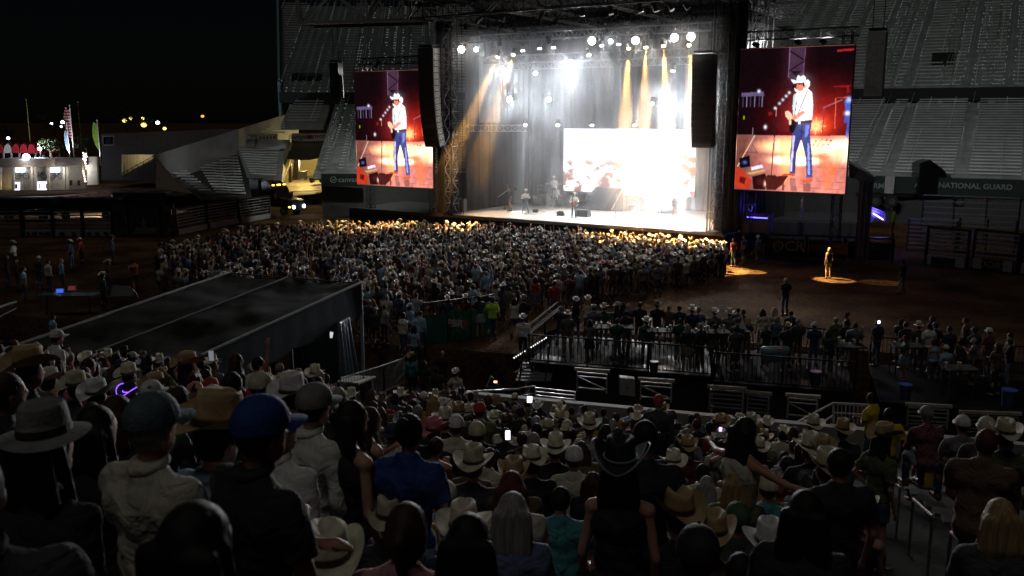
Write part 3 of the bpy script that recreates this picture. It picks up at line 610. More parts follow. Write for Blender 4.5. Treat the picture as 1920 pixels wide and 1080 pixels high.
gl = grandstand('left lower grandstand of benches between the tunnel and the left video screen', FL, 85, 107, 4.0, 10.7, lambda f: wl(604, 300, 92), lambda f: wl(900, 250, 95), 27, [wl(x, 330, 85) for x in (606, 622, 655, 700, 760)])
U_, N_, Wl_, _ = FL; AXL = (U_, N_, ZA); x0, x1 = wl(603, 330, 85), wl(900, 330, 85)
mb = MB(); mb.box(Wl_((x0 + x1) / 2, 84.8, 1.95), (x1 - x0, .35, 3.9), AXL); mb.build('front_wall', mat('dark_concrete', (.06, .065, .065), .8), gl)
gul = grandstand('left upper grandstand deck with rows of step lights, left of the stage roof', FL, 107.5, 139, 11.9, 25.2, lambda f: wl(526, 182, 107.5) * (1 - f) + wl(524, 35, 139) * f, lambda f: wl(905, 120, 120), 32, [wl(x, 180, 107.5) for x in (529, 543, 557, 573, 590, 606, 621, 638, 645, 652, 672, 690, 706, 724, 742, 760, 800, 822, 832)], railstep=1.8)
e0, e1 = wl(525, 182, 107.5), wl(523, 35, 139)
mb = MB(); mb.hexa([Wl_(e0 - .2, 107.4, 9), Wl_(e0 + .1, 107.4, 9), Wl_(e1 + .1, 139, 9), Wl_(e1 - .2, 139, 9), Wl_(e0 - .2, 107.4, 13), Wl_(e0 + .1, 107.4, 13), Wl_(e1 + .1, 139, 26.4), Wl_(e1 - .2, 139, 26.4)]); mb.build('end_wall', mat('teal_steel', (.10, .2, .2), .5), gul)
mb = MB(); mb.beam(Wl_(e0, 107.3, 7.5), Wl_(e0, 107.3, 13), .2); mb.beam(Wl_(e1, 139, 25), Wl_(e1, 139, 27.6), .2); mb.beam(Wl_(e1, 139, 27.4), Wl_(e1 + 40, 139, 27.4), .14); mb.beam(Wl_(e0, 107.4, 13.2), Wl_(e1, 139, 27.4), .2)
for a in range(0, 40, 4): mb.beam(Wl_(e1 + a, 139, 25), Wl_(e1 + a, 139, 27.4), .08)
mb.build('parapet_rail', mat('teal_rail', (.2, .42, .42), .5), gul)
mb = MB(); mb.box(Wl_((e0 + wl(900, 200, 107)) / 2, 107.1, 11.2), (wl(900, 200, 107) - e0, .4, 1.2), AXL); mb.build('fascia', mat('fascia', (.03, .03, .032), .8), gul)
w2_, z2_ = FL[3](578, 158, 112); mb = MB(); mb.box(Wl_(w2_, 112, z2_), (3.4, 3, 2.4), AXL); mb.build('vomitory_box', mat('vomitory', (.03, .032, .03), .9), gul)
# rows above the tunnel and the tunnel
ga = grandstand('short bank of benches above the lit tunnel', FL, 99.5, 107, 8.3, 10.7, lambda f: wl(528, 240, 100), lambda f: wl(606, 240, 100), 8, [], dots=False)
tn = empty('tunnel', at(565, 385, z=0), 'yellow lit vehicle tunnel under the grandstand between two sloping walls', 'tunnel')
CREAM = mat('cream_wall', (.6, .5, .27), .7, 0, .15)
PT = lambda x, y, Y: at(x, y, Y=Y)
mb = MB(); mb.add([PT(526, 372, 96), PT(602, 362, 96), PT(604, 330, 112), PT(536, 330, 112), ], [(0, 1, 2, 3)]); mb.build('floor', mat('tunnel_floor', (.4, .33, .2), .7, 0, .35, 2), tn)
mb = MB(); mb.plate([PT(538, 333, 112), PT(606, 333, 112), PT(606, 286, 112), PT(538, 286, 112)], .3, (0, 1, 0)); mb.build('rear_wall', CREAM, tn)
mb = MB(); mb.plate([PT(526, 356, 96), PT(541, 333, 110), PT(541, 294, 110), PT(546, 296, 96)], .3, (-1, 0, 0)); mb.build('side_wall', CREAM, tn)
mb = MB(); mb.plate([PT(548, 338, 104), PT(560, 337, 104), PT(560, 300, 104), PT(551, 300, 104)], .6, (0, 1, 0)); mb.build('brown_door', mat('brown_door', (.12, .07, .045), .6), tn)
mb = MB(); mb.plate([PT(541, 343, 101), PT(546, 342, 101), PT(546, 307, 101), PT(541, 308, 101)], .5, (0, 1, 0)); mb.build('narrow_door', mat('dark_door', (.05, .03, .02), .6), tn)
mb = MB(); vs_ = []
n_ = 8; top = [PT(546 + 62 * i / n_, 268 + 1 * i / n_, 101) for i in range(n_ + 1)]; bot = [PT(537 + 65 * i / n_, 298 + 3.5 * math.sin(math.pi * i / n_) - 2 * i / n_, 95) for i in range(n_ + 1)]
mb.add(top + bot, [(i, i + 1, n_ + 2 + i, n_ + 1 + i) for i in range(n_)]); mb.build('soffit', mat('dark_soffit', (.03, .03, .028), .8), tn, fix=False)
mb = MB(); mb.plate([PT(546, 266, 99), PT(610, 264, 99), PT(610, 250, 99), PT(547, 250, 99)], .3, (0, 1, 0)); mb.build('lintel', STANDC, tn)
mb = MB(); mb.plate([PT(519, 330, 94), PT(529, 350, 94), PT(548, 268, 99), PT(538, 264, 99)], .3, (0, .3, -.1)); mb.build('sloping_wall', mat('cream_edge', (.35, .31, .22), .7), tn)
mb = MB(); mb.plate([PT(602, 350, 94), PT(606, 350, 94), PT(612, 268, 99), PT(607, 268, 99)], .3, (0, .3, -.1)); mb.build('sloping_wall', STANDC, tn)
mb = MB(); mb.plate([PT(528, 360, 95), PT(602, 358, 95), PT(604, 350, 97), PT(530, 350, 97)], .05, (0, 0, 1)); mb.build('threshold', mat('tunnel_floor2', (.3, .24, .13), .7, 0, .5, 1), tn)
pl = bpy.data.lights.new('tunnel_light', 'POINT'); pl.energy = 800; pl.color = (1, .78, .32); pl.shadow_soft_size = .4
o = bpy.data.objects.new('tunnel_light', pl); COL.objects.link(o); o.parent = tn; o.location = PT(572, 305, 105) - wloc(tn)
pl = bpy.data.lights.new('tunnel_light', 'POINT'); pl.energy = 450; pl.color = (1, .78, .35); pl.shadow_soft_size = .4
o = bpy.data.objects.new('tunnel_light', pl); COL.objects.link(o); o.parent = tn; o.location = PT(568, 325, 96) - wloc(tn)
mb = MB(); c = PT(594, 335, 104); mb.box(c, (1.6, .7, .3)); mb.box(c + Vector((0, 0, .3)), (.7, .5, .3)); [mb.tube(c + Vector((s, -.4, -.25)), c + Vector((s, .4, -.25)), .22, n=10) for s in (-.55, .55)]
tag(mb.build('small_cart', BSTEEL, loc=c), 'small dark utility cart parked inside the lit tunnel', 'cart')
mb = MB(); c = PT(567, 330, 104); mb.box(c + Vector((0, 0, .1)), (.9, .6, .7)); mb.box(c + Vector((0, 0, .5)), (1.0, .65, .12)); [mb.tube(c + Vector((s, -.3, -.35)), c + Vector((s, .3, -.35)), .1, n=8) for s in (-.35, .35)]
tag(mb.build('tool_cart', mat('grey_cart', (.2, .2, .2)), loc=c), 'grey tool cart by the left wall inside the tunnel', 'cart')
def sign(name, x0, y0, x1, y1, Y, bg, lab, th=.12, cat='sign'):
    t = empty(name, PT((x0 + x1) / 2, y1, Y), lab, cat)
    mb = MB(); mb.plate([PT(x0, y1, Y), PT(x1, y1, Y), PT(x1, y0, Y), PT(x0, y0, Y)], th, (0, 1, 0)); mb.build('panel', bg, t); return t
def stext(t, s, x, y, Y, hpx, m, **k):
    sc = math.sqrt(1 + ((x - 960) / FPX) ** 2); p = PT(x, y, Y - .06); size = hpx / FPX * Y * 1.38
    return text_mesh('lettering', s, size, m, t, p, (1, 0, 0), (0, 0, 1), .03, **k)
INK = mat('ink_black', (.02, .02, .02)); WHT = mat('lettering_white', (.5, .52, .52)); REDM = mat('sign_red', (.5, .02, .03))
t = sign('tunnel_sign', 547, 250, 611, 263.5, 98.4, mat('sign_white', (.62, .62, .64)), 'white banner sign over the tunnel mouth with black lettering and a red square')
stext(t, 'Bomgaars', 563, 257, 98.4, 8.5, INK, shear=.25); stext(t, 'TOYOTA', 598, 257, 98.4, 6, INK, bold=.01)
mb = MB(); mb.plate([PT(577.5, 260.5, 98.3), PT(584.5, 260.5, 98.3), PT(584.5, 253.5, 98.3), PT(577.5, 253.5, 98.3)], .05, (0, 1, 0)); mb.build('red_square', REDM, t)
t = sign('wall_banner', 482, 251, 520, 262, 97, mat('sign_cream', (.4, .38, .28)), 'cream banner hung high on the corner grandstand left of the tunnel'); 
for i in range(5):
    mb = MB(); mb.plate([PT(486 + i * 6.5, 259, 96.9), PT(490 + i * 6.5, 260, 96.9), PT(489 + i * 6.5, 254, 96.9)], .05, (0, 1, 0)); mb.build('emblem', INK, t)
t = sign('wall_banner', 457, 252, 481, 262, 97, mat('sign_bluegrey', (.16, .2, .26)), 'dark blue banner hung left of the cream banner on the corner grandstand')
mb = MB(); mb.plate([PT(461, 260, 96.9), PT(467, 254, 96.9), PT(473, 260, 96.9), PT(477, 255, 96.9), PT(478, 261, 96.9)], .05, (0, 1, 0)); mb.build('emblem', WHT, t)
t = sign('field_banner', 603, 326, 684, 349, 82, GREEN, 'dark green canvas wall banner at the foot of the stand beside the left video screen')
stext(t, 'canvas', 652, 337, 82, 10, WHT); mb = MB()
for k in range(20):
    a, b = k * math.pi / 10, (k + 1) * math.pi / 10; c = PT(625, 337, 81.9); r_ = .26; mb.beam(c + Vector((math.cos(a) * r_, 0, math.sin(a) * r_)), c + Vector((math.cos(b) * r_, 0, math.sin(b) * r_)), .05)
mb.beam(c + Vector((-.13, 0, .05)), c + Vector((0, 0, -.1)), .05); mb.beam(c + Vector((0, 0, -.1)), c + Vector((.13, 0, .07)), .05); mb.build('emblem', WHT, t)
mb = MB(); 
t = empty('field_banner', Wq(wr(1780, 350, 84), 84, 2.3), 'long dark green banner lettered NATIONAL GUARD on the wall behind the black tractor cab', 'banner')
u0_ = wr(1640, 350, 84); u1_ = wr(2100, 350, 84); zb = [FR[3](1800, y, 84)[1] for y in (366, 334)]
mb = MB(); mb.plate([Wq(u0_, 84, zb[0]), Wq(u1_, 84, zb[0]), Wq(u1_, 84, zb[1]), Wq(u0_, 84, zb[1])], .08, -FR[1]); mb.build('panel', GREEN, t)
LT = mat('lettering_teal', (.2, .28, .27))
w_, z_ = FR[3](1838, 350, 83.8); text_mesh('lettering', 'ARMY NATIONAL GUARD', .62, LT, t, Wq(w_ - 1.3, 83.88, z_), FR[0], ZA, .03, bold=.012)
w_, z_ = FR[3](1647, 349, 83.8); text_mesh('lettering', 'ARMY', .62, LT, t, Wq(w_, 83.88, z_), FR[0], ZA, .03, bold=.012)
w_, z_ = FR[3](1668, 345, 83.5); sgn = MB(); sgn.box(Wq(w_, 83.5, z_ - .3), (.75, .1, 1.9), AXR); tag(sgn.build('notice_board', mat('pale_board', (.42, .43, .43)), loc=Wq(w_, 83.5, z_ - 1.3)), 'tall pale board standing against the green wall banner', 'board')
# corner grandstand at the left: parapet, three blocks of benches
gc = empty('grandstand', at(400, 360, Y=82), 'corner grandstand with bright benches under a sloping concrete parapet, left', 'grandstand', 'far grandstands')
PAR = mat('parapet_concrete', (.36, .37, .38), .85, 0, .2, .5)
def seatpt(x, y, f): return PT(x, y, 80 + 16 * f)
mb = MB(); mb.plate([PT(291, 346, 84), PT(292, 290, 84), PT(560, 207, 106), PT(560, 262, 106)], .4, (-.2, 1, 0)); mb.build('parapet', PAR, gc)
mb = MB(); mb.plate([PT(292, 352, 79), PT(357, 363, 78), PT(312, 322, 80), PT(293, 300, 81)], .4, (0, 1, 0)); mb.build('end_wall', mat('brown_concrete', (.22, .17, .13), .8), gc)
def block(rows, m, name='bench_row'):
    for (y, x0, x1, f) in rows:
        mb = MB(); a, b = seatpt(x0, y, f), seatpt(x1, y + (x1 - x0) * .028, f); n = max(1, round((x1 - x0) / 28))
        for k in range(n):
            p = a + (b - a) * (k / n) + (b - a).normalized() * .03; q = a + (b - a) * ((k + 1) / n); zz = Vector((0, 0, -.035 * (k % 2)))
            mb.beam(p + zz, q + zz, .34, .09)
        mb.build(name, m, gc)
LIT_BENCH = mat('lit_bench', (.95, .97, 1), .35, 0, .1)  # lit copy of the bench: flood lamp brightness put into its colour
rows = []
for i in range(16):
    f = i / 15; y = 360 - 77 * f; xl = 404 - (404 - 366) * min(1, (360 - y) / 60) if y > 300 else 366 + (430 - 366) * (300 - y) / 17; rows.append((y, xl, 460 - 17 * f, f))
block(rows, LIT_BENCH)
rows = [(356 - 37 * i / 7, (372 - 57 * i / 7) if i < 8 else 330, (394 - 44 * i / 7), .45 * i / 7) for i in range(8)]; block(rows, LIT_BENCH)
rows = [(325 - 46 * i / 10, 470 - 22 * i / 10, 518 + 6 * i / 10, .4 + .5 * i / 10) for i in range(11)]; block(rows, BENCH)
rows = [(246 - 16 * i / 4, 490 - 0 * i + 9 * i, 533, 1.0 + .1 * i / 4) for i in range(5)]; block(rows, BENCH)
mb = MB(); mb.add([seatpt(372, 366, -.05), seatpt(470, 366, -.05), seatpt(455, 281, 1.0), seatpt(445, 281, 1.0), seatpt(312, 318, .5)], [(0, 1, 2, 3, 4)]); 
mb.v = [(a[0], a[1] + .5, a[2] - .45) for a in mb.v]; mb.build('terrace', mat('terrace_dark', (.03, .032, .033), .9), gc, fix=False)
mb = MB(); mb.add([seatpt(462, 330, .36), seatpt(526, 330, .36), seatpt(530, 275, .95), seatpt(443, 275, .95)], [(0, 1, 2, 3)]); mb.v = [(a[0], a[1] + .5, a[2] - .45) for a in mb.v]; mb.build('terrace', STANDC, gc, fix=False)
mb = MB(); mb.plate([PT(443, 283, 98), PT(536, 280, 98), PT(544, 262, 98.5), PT(443, 262, 98.5)], .4, (0, 1, 0)); mb.build('mid_wall', PAR, gc)
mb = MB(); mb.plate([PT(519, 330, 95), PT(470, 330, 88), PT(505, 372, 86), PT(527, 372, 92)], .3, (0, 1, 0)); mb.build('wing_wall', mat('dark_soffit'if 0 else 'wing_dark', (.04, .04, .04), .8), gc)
for i in range(9):
    x = 368 + i * 10; 
mb = MB()
for x, y0, y1, f0, f1 in ((418, 360, 300, 0, .8), (440, 330, 283, .4, 1), (498, 325, 279, .4, .9), (508, 325, 279, .4, .9), (480, 325, 279, .4, .9)): mb.beam(seatpt(x, y0, f0), seatpt(x - 3, y1, f1), .05)
mb.build('rails', RAILM, gc)

# ------------------------------------------------------------------ left background
GREYW = mat('grey_block_wall', (.11, .11, .115), .85, 0, .15, 2, .1)
t = empty('service_building', PT(330, 335, 118), 'long low grey block building beyond the left corner, with one framed window', 'building')
mb = MB(); mb.plate([PT(190, 338, 118), PT(485, 338, 118), PT(485, 243, 118), PT(400, 243, 118), PT(190, 251, 118)], 6, (0, 1, 0)); mb.build('wall', GREYW, t)
f_ = MB(); [f_.beam(PT(a, b, 117.9), PT(c, d, 117.9), .16) for a, b, c, d in ((193, 256, 213, 255), (213, 255, 213, 272), (213, 272, 194, 272), (194, 272, 193, 256))]; wf = f_.build('window_frame', mat('frame_grey', (.35, .35, .36)), t)
mb = MB(); mb.plate([PT(194, 271, 117.8), PT(212, 271, 117.8), PT(212, 256, 117.8), PT(194, 257, 117.8)], .03, (0, 1, 0)); mb.build('pane', mat('dark_glass', (.01, .01, .012), .1), wf)
t = empty('ribbed_screen', PT(255, 300, 108), 'lit tan ribbed metal side of a ramp with a dark handrail', 'ramp')
mb = MB(); pts = [(228, 290), (291, 289)]; n_ = 22
for i in range(n_):
    x0 = 228 + 62 * i / n_; x1 = 228 + 62 * (i + .8) / n_; yb = lambda x: 333 - (x - 230) / 60 * 37
    mb.plate([PT(x0, 290, 108 + .15 * (i % 2)), PT(x1, 290, 108 + .15 * (i % 2)), PT(x1, yb(x1), 108 + .15 * (i % 2)), PT(x0, yb(x0), 108 + .15 * (i % 2))], .3, (0, 1, 0))
mb.build('ribs', mat('tan_metal', (.42, .36, .25), .6), t)
mb = MB(); mb.beam(PT(229, 325, 107.6), PT(290, 291, 107.6), .07); mb.beam(PT(229, 332, 107.6), PT(290, 297, 107.6), .1); [mb.beam(PT(229 + k * 10, 325 - k * 5.6, 107.6), PT(229 + k * 10, 332 - k * 5.7, 107.6), .05) for k in range(7)]; mb.build('handrail', BSTEEL, t)
def spot(name, loc, aim, e, col, cone, parent, rad=.1):
    ld = bpy.data.lights.new(name, 'SPOT'); ld.energy = e; ld.color = col; ld.spot_size = R(cone); ld.spot_blend = .6; ld.shadow_soft_size = rad
    o = bpy.data.objects.new(name, ld); COL.objects.link(o); o.parent = parent; o.location = Vector(loc) - wloc(parent); o.rotation_euler = (Vector(aim) - Vector(loc)).to_track_quat('-Z', 'Y').to_euler(); return o
def point(name, loc, e, col, parent, rad=.1):
    ld = bpy.data.lights.new(name, 'POINT'); ld.energy = e; ld.color = col; ld.shadow_soft_size = rad
    o = bpy.data.objects.new(name, ld); COL.objects.link(o); o.parent = parent; o.location = Vector(loc) - wloc(parent); return o
spot('ramp_light', PT(262, 292, 106), PT(255, 310, 108), 160, (1, .85, .55), 140, t)
# kiosk building with lit screens and bicycles
YK = 110
kb = empty('kiosk_building', PT(90, 355, YK), 'low lit kiosk building with bicycles hung on its wall at the far left', 'building')
KW = mat('kiosk_wall', (.42, .40, .37), .7, 0, .2, 2)
mb = MB(); mb.plate([PT(-10, 356, YK), PT(122, 356, YK), PT(122, 312, YK), PT(-10, 312, YK)], .3, (0, 1, 0)); mb.build('wall', KW, kb)
mb = MB(); mb.plate([PT(-10, 314, YK - 1.5), PT(102, 313, YK - 1.5), PT(102, 298, YK - 1.5), PT(-10, 298, YK - 1.5)], 5, (0, 1, 0)); mb.build('roof', mat('kiosk_roof', (.2, .17, .15), .7), kb)
mb = MB(); mb.plate([PT(102, 311, YK - 1.4), PT(163, 309, YK - 1.4), PT(163, 296, YK - 1.4), PT(102, 297, YK - 1.4)], 4, (0, 1, 0)); mb.build('roof', mat('dark_roof', (.05, .04, .04), .7), kb)
for x in (0, 25, 61, 67, 91, 121, 127): 
    mb = MB(); mb.beam(PT(x, 356, YK - 1.3), PT(x, 313, YK - 1.3), .28); mb.build('column', KW, kb)
mb = MB(); mb.plate([PT(122, 355, YK + .5), PT(160, 353, YK + .5), PT(160, 310, YK + .5), PT(122, 310, YK + .5)], .3, (0, 1, 0)); mb.build('wall', mat('kiosk_panel', (.34, .32, .3), .7), kb)
mb = MB(); mb.plate([PT(163, 347, YK - 1), PT(183, 346, YK - 1), PT(181, 294, YK - 1), PT(163, 294, YK - 1)], .4, (0, 1, 0)); mb.build('white_panel', WHITE, kb)
SCR = emat('kiosk_screen', (.55, .75, 1), 5)
for x in (29, 94): mb = MB(); mb.plate([PT(x, 323, YK - .3), PT(x + 17, 323, YK - .3), PT(x + 17, 314, YK - .3), PT(x, 314.5, YK - .3)], .1, (0, 1, 0)); mb.build('menu_screen', SCR, kb)
for x, r_ in ((129, 1), (145, 0), (130, 0)): mb = MB(); mb.plate([PT(x, 348, YK - .1), PT(x + 5, 348, YK - .1), PT(x + 5, 338, YK - .1), PT(x, 338, YK - .1)], .1, (0, 1, 0)); mb.build('door_panel', mat('dark_door', (.05, .03, .02)), kb)
point('kiosk_light', PT(45, 318, YK - 2.2), 90, (1, .9, .75), kb, .3); point('kiosk_light', PT(105, 318, YK - 2.2), 110, (1, .9, .78), kb, .3); point('kiosk_light', PT(150, 318, YK - 2.2), 110, (1, .95, .85), kb, .3); point('kiosk_light', PT(12, 345, YK - 1), 20, (1, .7, .3), kb, .3)
for k, (x0, x1, y0, y1, l) in enumerate(((25, 37, 341, 358, 'lit vending machine with a glowing front, left one at the kiosk'), (70, 90, 340, 358, 'wide lit vending machine with a glowing front, right one at the kiosk'))):
    t = empty('vending_machine', PT((x0 + x1) / 2, y1, YK - .9), l, 'vending machine')
    mb = MB(); mb.plate([PT(x0 - 2, y1, YK - .8), PT(x1 + 1, y1, YK - .8), PT(x1 + 1, y0 - 1, YK - .8), PT(x0 - 2, y0 - 1, YK - .8)], .7, (0, 1, 0)); mb.build('body', WHITE, t)
    mb = MB(); mb.plate([PT(x0, y1 - 1, YK - .83), PT(x1, y1 - 1, YK - .83), PT(x1, y0 + 1, YK - .83), PT(x0, y0 + 1, YK - .83)], .02, (0, 1, 0)); mb.build('lit_front', emat('vend_front', (.8, .8, 1), 3.5), t)
    mb = MB()
    for j in range(3): mb.plate([PT(x0 + 3 + j * 5 * (k + .3), y1 - 4, YK - .86), PT(x0 + 5 + j * 5 * (k + .3), y1 - 4, YK - .86), PT(x0 + 5 + j * 5 * (k + .3), y0 + 4, YK - .86), PT(x0 + 3 + j * 5 * (k + .3), y0 + 4, YK - .86)], .02, (0, 1, 0))
    mb.build('display_stack', mat('vend_dark', (.1, .12, .2)), t)
def bicycle(x, y, Y, lab):
    t = empty('bicycle', PT(x, y, Y), lab, 'bicycle', 'bicycles hung on the kiosk wall'); c = PT(x, y, Y); e = c - Vector((.5, 0, 0)); f = c + Vector((.5, 0, 0))
    for q in (e, f):
        mb = MB(); pts = [q + Vector((math.cos(a * math.pi / 9) * .33, 0, math.sin(a * math.pi / 9) * .33)) for a in range(18)]
        for a in range(18): mb.beam(pts[a], pts[(a + 1) % 18], .06)
        mb.tube(q - Vector((0, .04, 0)), q + Vector((0, .04, 0)), .05, n=8); mb.build('wheel', INK, t)
    mb = MB(); sd_ = c + Vector((-.15, 0, .42)); hd = c + Vector((.36, 0, .42)); bb = c + Vector((-.05, 0, -.02))
    for a, b in ((e, bb), (bb, sd_), (sd_, e), (bb, hd), (sd_ - Vector((0, 0, .08)), hd), (hd, f)): mb.beam(a, b, .045)
    mb.build('frame', INK, t); mb = MB(); mb.box(sd_ + Vector((0, 0, .08)), (.24, .12, .05)); mb.build('saddle', INK, t)
    mb = MB(); mb.beam(hd + Vector((0, -.2, .1)), hd + Vector((0, .2, .1)), .04); mb.build('handlebar', INK, t)
bicycle(41, 330, YK - .25, 'dark bicycle hung on the kiosk wall, leftmost of three'); bicycle(74, 330, YK - .25, 'dark bicycle hung on the kiosk wall, middle of three'); bicycle(106, 330, YK - .25, 'dark bicycle hung on the kiosk wall, rightmost of three')
t = empty('trellis_post', PT(159, 346, YK - 2), 'tall post wound with white fairy lights beside the white panel', 'post')
mb = MB(); [mb.beam(PT(x, 346, YK - 2), PT(x, 286, YK - 2), .12) for x in (156, 162)]; [mb.beam(PT(156, y, YK - 2), PT(162, y + 4, YK - 2), .06) for y in range(288, 344, 6)]; mb.build('post', mat('timber', (.25, .15, .07)), t)
mb = MB(); [mb.box(PT(156 + (k * 5 % 7), 287 + k * 1.6, YK - 2.1), (.12, .05, .12)) for k in range(34) if k < 10 or k % 3 == 0]; mb.build('fairy_lights', emat('fairy', (1, .85, .8), 9), t)
# flags and poles
def flagpole(x, ytop, ybot, Y, lab, flagm=None, fl=None, lit=0, m=None):
    a, b = PT(x, ybot, Y), PT(x, ybot, Y); b = Vector((a.x, a.y, CZ + ray(x, ytop)[2] / ray(x, ytop)[1] * Y))
    t = empty('flagpole', a, lab, 'flagpole', 'flagpoles by the kiosk'); mb = MB(); mb.tube(a, b, .09, .05, 8); mb.build('pole', m or WHITE, t)
    mb = MB(); mb.ell(b + Vector((0, 0, .08)), (.1, .1, .1), 8, 6); mb.build('finial', WHITE, t)
    if flagm:
        for j, (mm, z0, z1, w, sway) in enumerate(flagm):
            mb = MB(); n = 10; vs = []
            for i in range(n + 1):
                f = i / n; z = b.z - z0 - (z1 - z0) * f; ww = w * math.sin(math.pi * min(1, .15 + f * .9)) ** .6
                for k in range(5): vs.append((a.x + sway * ww * k / 4, a.y - .12 + .1 * math.sin(k * 2.4 + f * 3), z + .35 * k / 4 * (1 - f)))
            mb.add(vs, [(i * 5 + k, i * 5 + k + 1, (i + 1) * 5 + k + 1, (i + 1) * 5 + k) for i in range(n) for k in range(4)]); mb.build('flag', mm, t, fix=False)
    if lit: spot('uplight', a + Vector((0.25, -1.6, .3)), (a + b) / 2, lit, (.9, .93, 1), 60, t, .06)
    return t
def stripe_mat():
    m = bpy.data.materials.new('striped_flag'); m.use_nodes = True; nt = m.node_tree; b = nt.nodes['Principled BSDF']; tc = nt.nodes.new('ShaderNodeTexCoord'); wv = nt.nodes.new('ShaderNodeTexWave'); wv.bands_direction = 'Z'; wv.inputs['Scale'].default_value = .9; wv.inputs['Distortion'].default_value = 2
    r = nt.nodes.new('ShaderNodeValToRGB'); r.color_ramp.interpolation = 'CONSTANT'; r.color_ramp.elements[0].color = (.5, .03, .03, 1); r.color_ramp.elements[1].position = .5; r.color_ramp.elements[1].color = (.75, .72, .7, 1)
    nt.links.new(tc.outputs['Object'], wv.inputs[0]); nt.links.new(wv.outputs['Fac'], r.inputs[0]); nt.links.new(r.outputs[0], b.inputs['Base Color']); return m
flagpole(139, 199, 297, YK + 3, 'tallest flagpole with a drooping red and white striped flag', [(stripe_mat(), .5, 4.2, .75, -1)], lit=500)
flagpole(131, 232, 297, YK + 2, 'shorter flagpole with a limp pale blue flag left of the striped flag', [(mat('blue_flag', (.3, .4, .6)), 1.0, 3.6, .35, -1)], lit=420)
flagpole(189, 227, 310, YK + 1, 'flagpole with a drooping lime green flag right of the kiosk', [(mat('green_flag', (.35, .6, .08)), .4, 3.6, .6, -1)], lit=500)
flagpole(59, 188, 290, YK + 16, 'thin tall yellowish pole behind the red tents', m=mat('yellow_pole', (.35, .3, .05)), lit=60)
flagpole(155, 193, 297, YK + 14, 'thin dim yellowish pole behind the white panel', m=mat('dim_pole', (.1, .09, .03)))
# red and white tents
RT = mat('tent_red', (.45, .02, .03), .6); WT = mat('tent_white', (.7, .66, .56), .6)
for k in range(8):
    x0 = -8 + k * 15; t = empty('canopy_tent', PT(x0 + 7, 297, YK + 12), ['red arched tent roof cut by the left edge of the photo', 'cream arched tent roof between two red ones at far left', 'red tent roof right of the cream one', 'red tent roof behind the lamp post, third red', 'red tent roof above the dark shrubs', 'red tent roof near the end of the tent row', 'red tent roof second from the right end', 'red tent roof at the right end of the tent row'][k], 'tent', 'row of tents behind the kiosk')
    mb = MB(); n = 8; vs = []
    for i in range(n + 1):
        a = math.pi * i / n; cx = x0 + 7 + 7.2 * -math.cos(a); vs += [PT(cx, 287 - 17 * math.sin(a) ** .7, YK + 12), PT(cx + 3, 284 - 17 * math.sin(a) ** .7, YK + 16)]
    mb.add(vs, [(2 * i, 2 * i + 2, 2 * i + 3, 2 * i + 1) for i in range(n)]); mb.build('roof', WT if k == 1 else RT, t, fix=False); mb = MB(); mb.plate([V_ for V_ in vs[0::2]], .05, (0, 1, 0)); mb.build('end_panel', WT if k == 1 else RT, t)
    mb = MB(); mb.beam(PT(x0, 287, YK + 12), PT(x0, 299, YK + 12), .12); mb.beam(PT(x0 + 14.4, 287, YK + 12), PT(x0 + 14.4, 299, YK + 12), .12); mb.each('post', WHITE, t)
def street_lamp(x, y, Y, lab, r_=.12, es=30, col=(.85, .9, 1), h=4, power=0):
    p = PT(x, y, Y); t = empty('street_lamp', p - Vector((0, 0, h)), lab, 'lamp', 'distant lamps on the left')
    mb = MB(); mb.tube(p - Vector((0, 0, h)), p, .06, n=6); mb.build('pole', BSTEEL, t); mb = MB(); mb.ell(p + Vector((0, -.1, 0)), (r_ * 1.3, r_, r_), 8, 6); mb.build('lamp_head', emat('lamp_%d' % int(col[2] * 10), col, es), t)
    if power: point('lamp_light', p - Vector((0, .6, 0)), power, col, t, .1)
for a in ((50, 294, YK - 1, 'bright bluish lamp on the kiosk roof edge', .36, 12, (.75, .8, 1), 1.5, 260), (75, 279, YK + 8, 'bluish lamp in front of the red tents', .22, 12, (.75, .8, 1), 3, 1600), (97, 232, 170, 'small pale lamp among the dark trees at left', .2, 6), (118, 229, 170, 'white lamp left of the flags', .3, 12), (115, 237, 170, 'faint lamp below the white one left of the flags', .2, 4),
          (296, 230, 180, 'white lamp beyond the service building', .3, 12), (270, 234, 180, 'yellow lamp beyond the service building', .45, 3, (1, .85, .2)), (309, 241, 180, 'thin amber light beyond the service building', .28, 5, (1, .6, .2)), (380, 218, 200, 'lone orange light high beyond the service building', .3, 1.2, (1, .5, .1)),
          (268, 222, 200, 'dim yellow light in the tree tops', .3, .8, (1, .85, .2)), (234, 226, 200, 'dim yellow light left of the tree tops', .4, .5, (1, .85, .2)), (245, 222, 200, 'second dim yellow light in the tree tops', .3, .5, (1, .85, .2)), (16, 259, 140, 'faint lamp above the red tents at far left', .2, 3),
          (128, 384, 82, 'white flood lamp on the dark trailers, leftmost of three', .22, 25, (.8, .85, 1), 1.2, 900), (190, 377, 84, 'white flood lamp on the dark trailers, middle of three', .26, 25, (.8, .85, 1), 1.2, 900), (245, 369.5, 86, 'white flood lamp on the dark trailers, rightmost of three', .24, 25, (.8, .85, 1), 1.2, 2200)):
    street_lamp(*a)
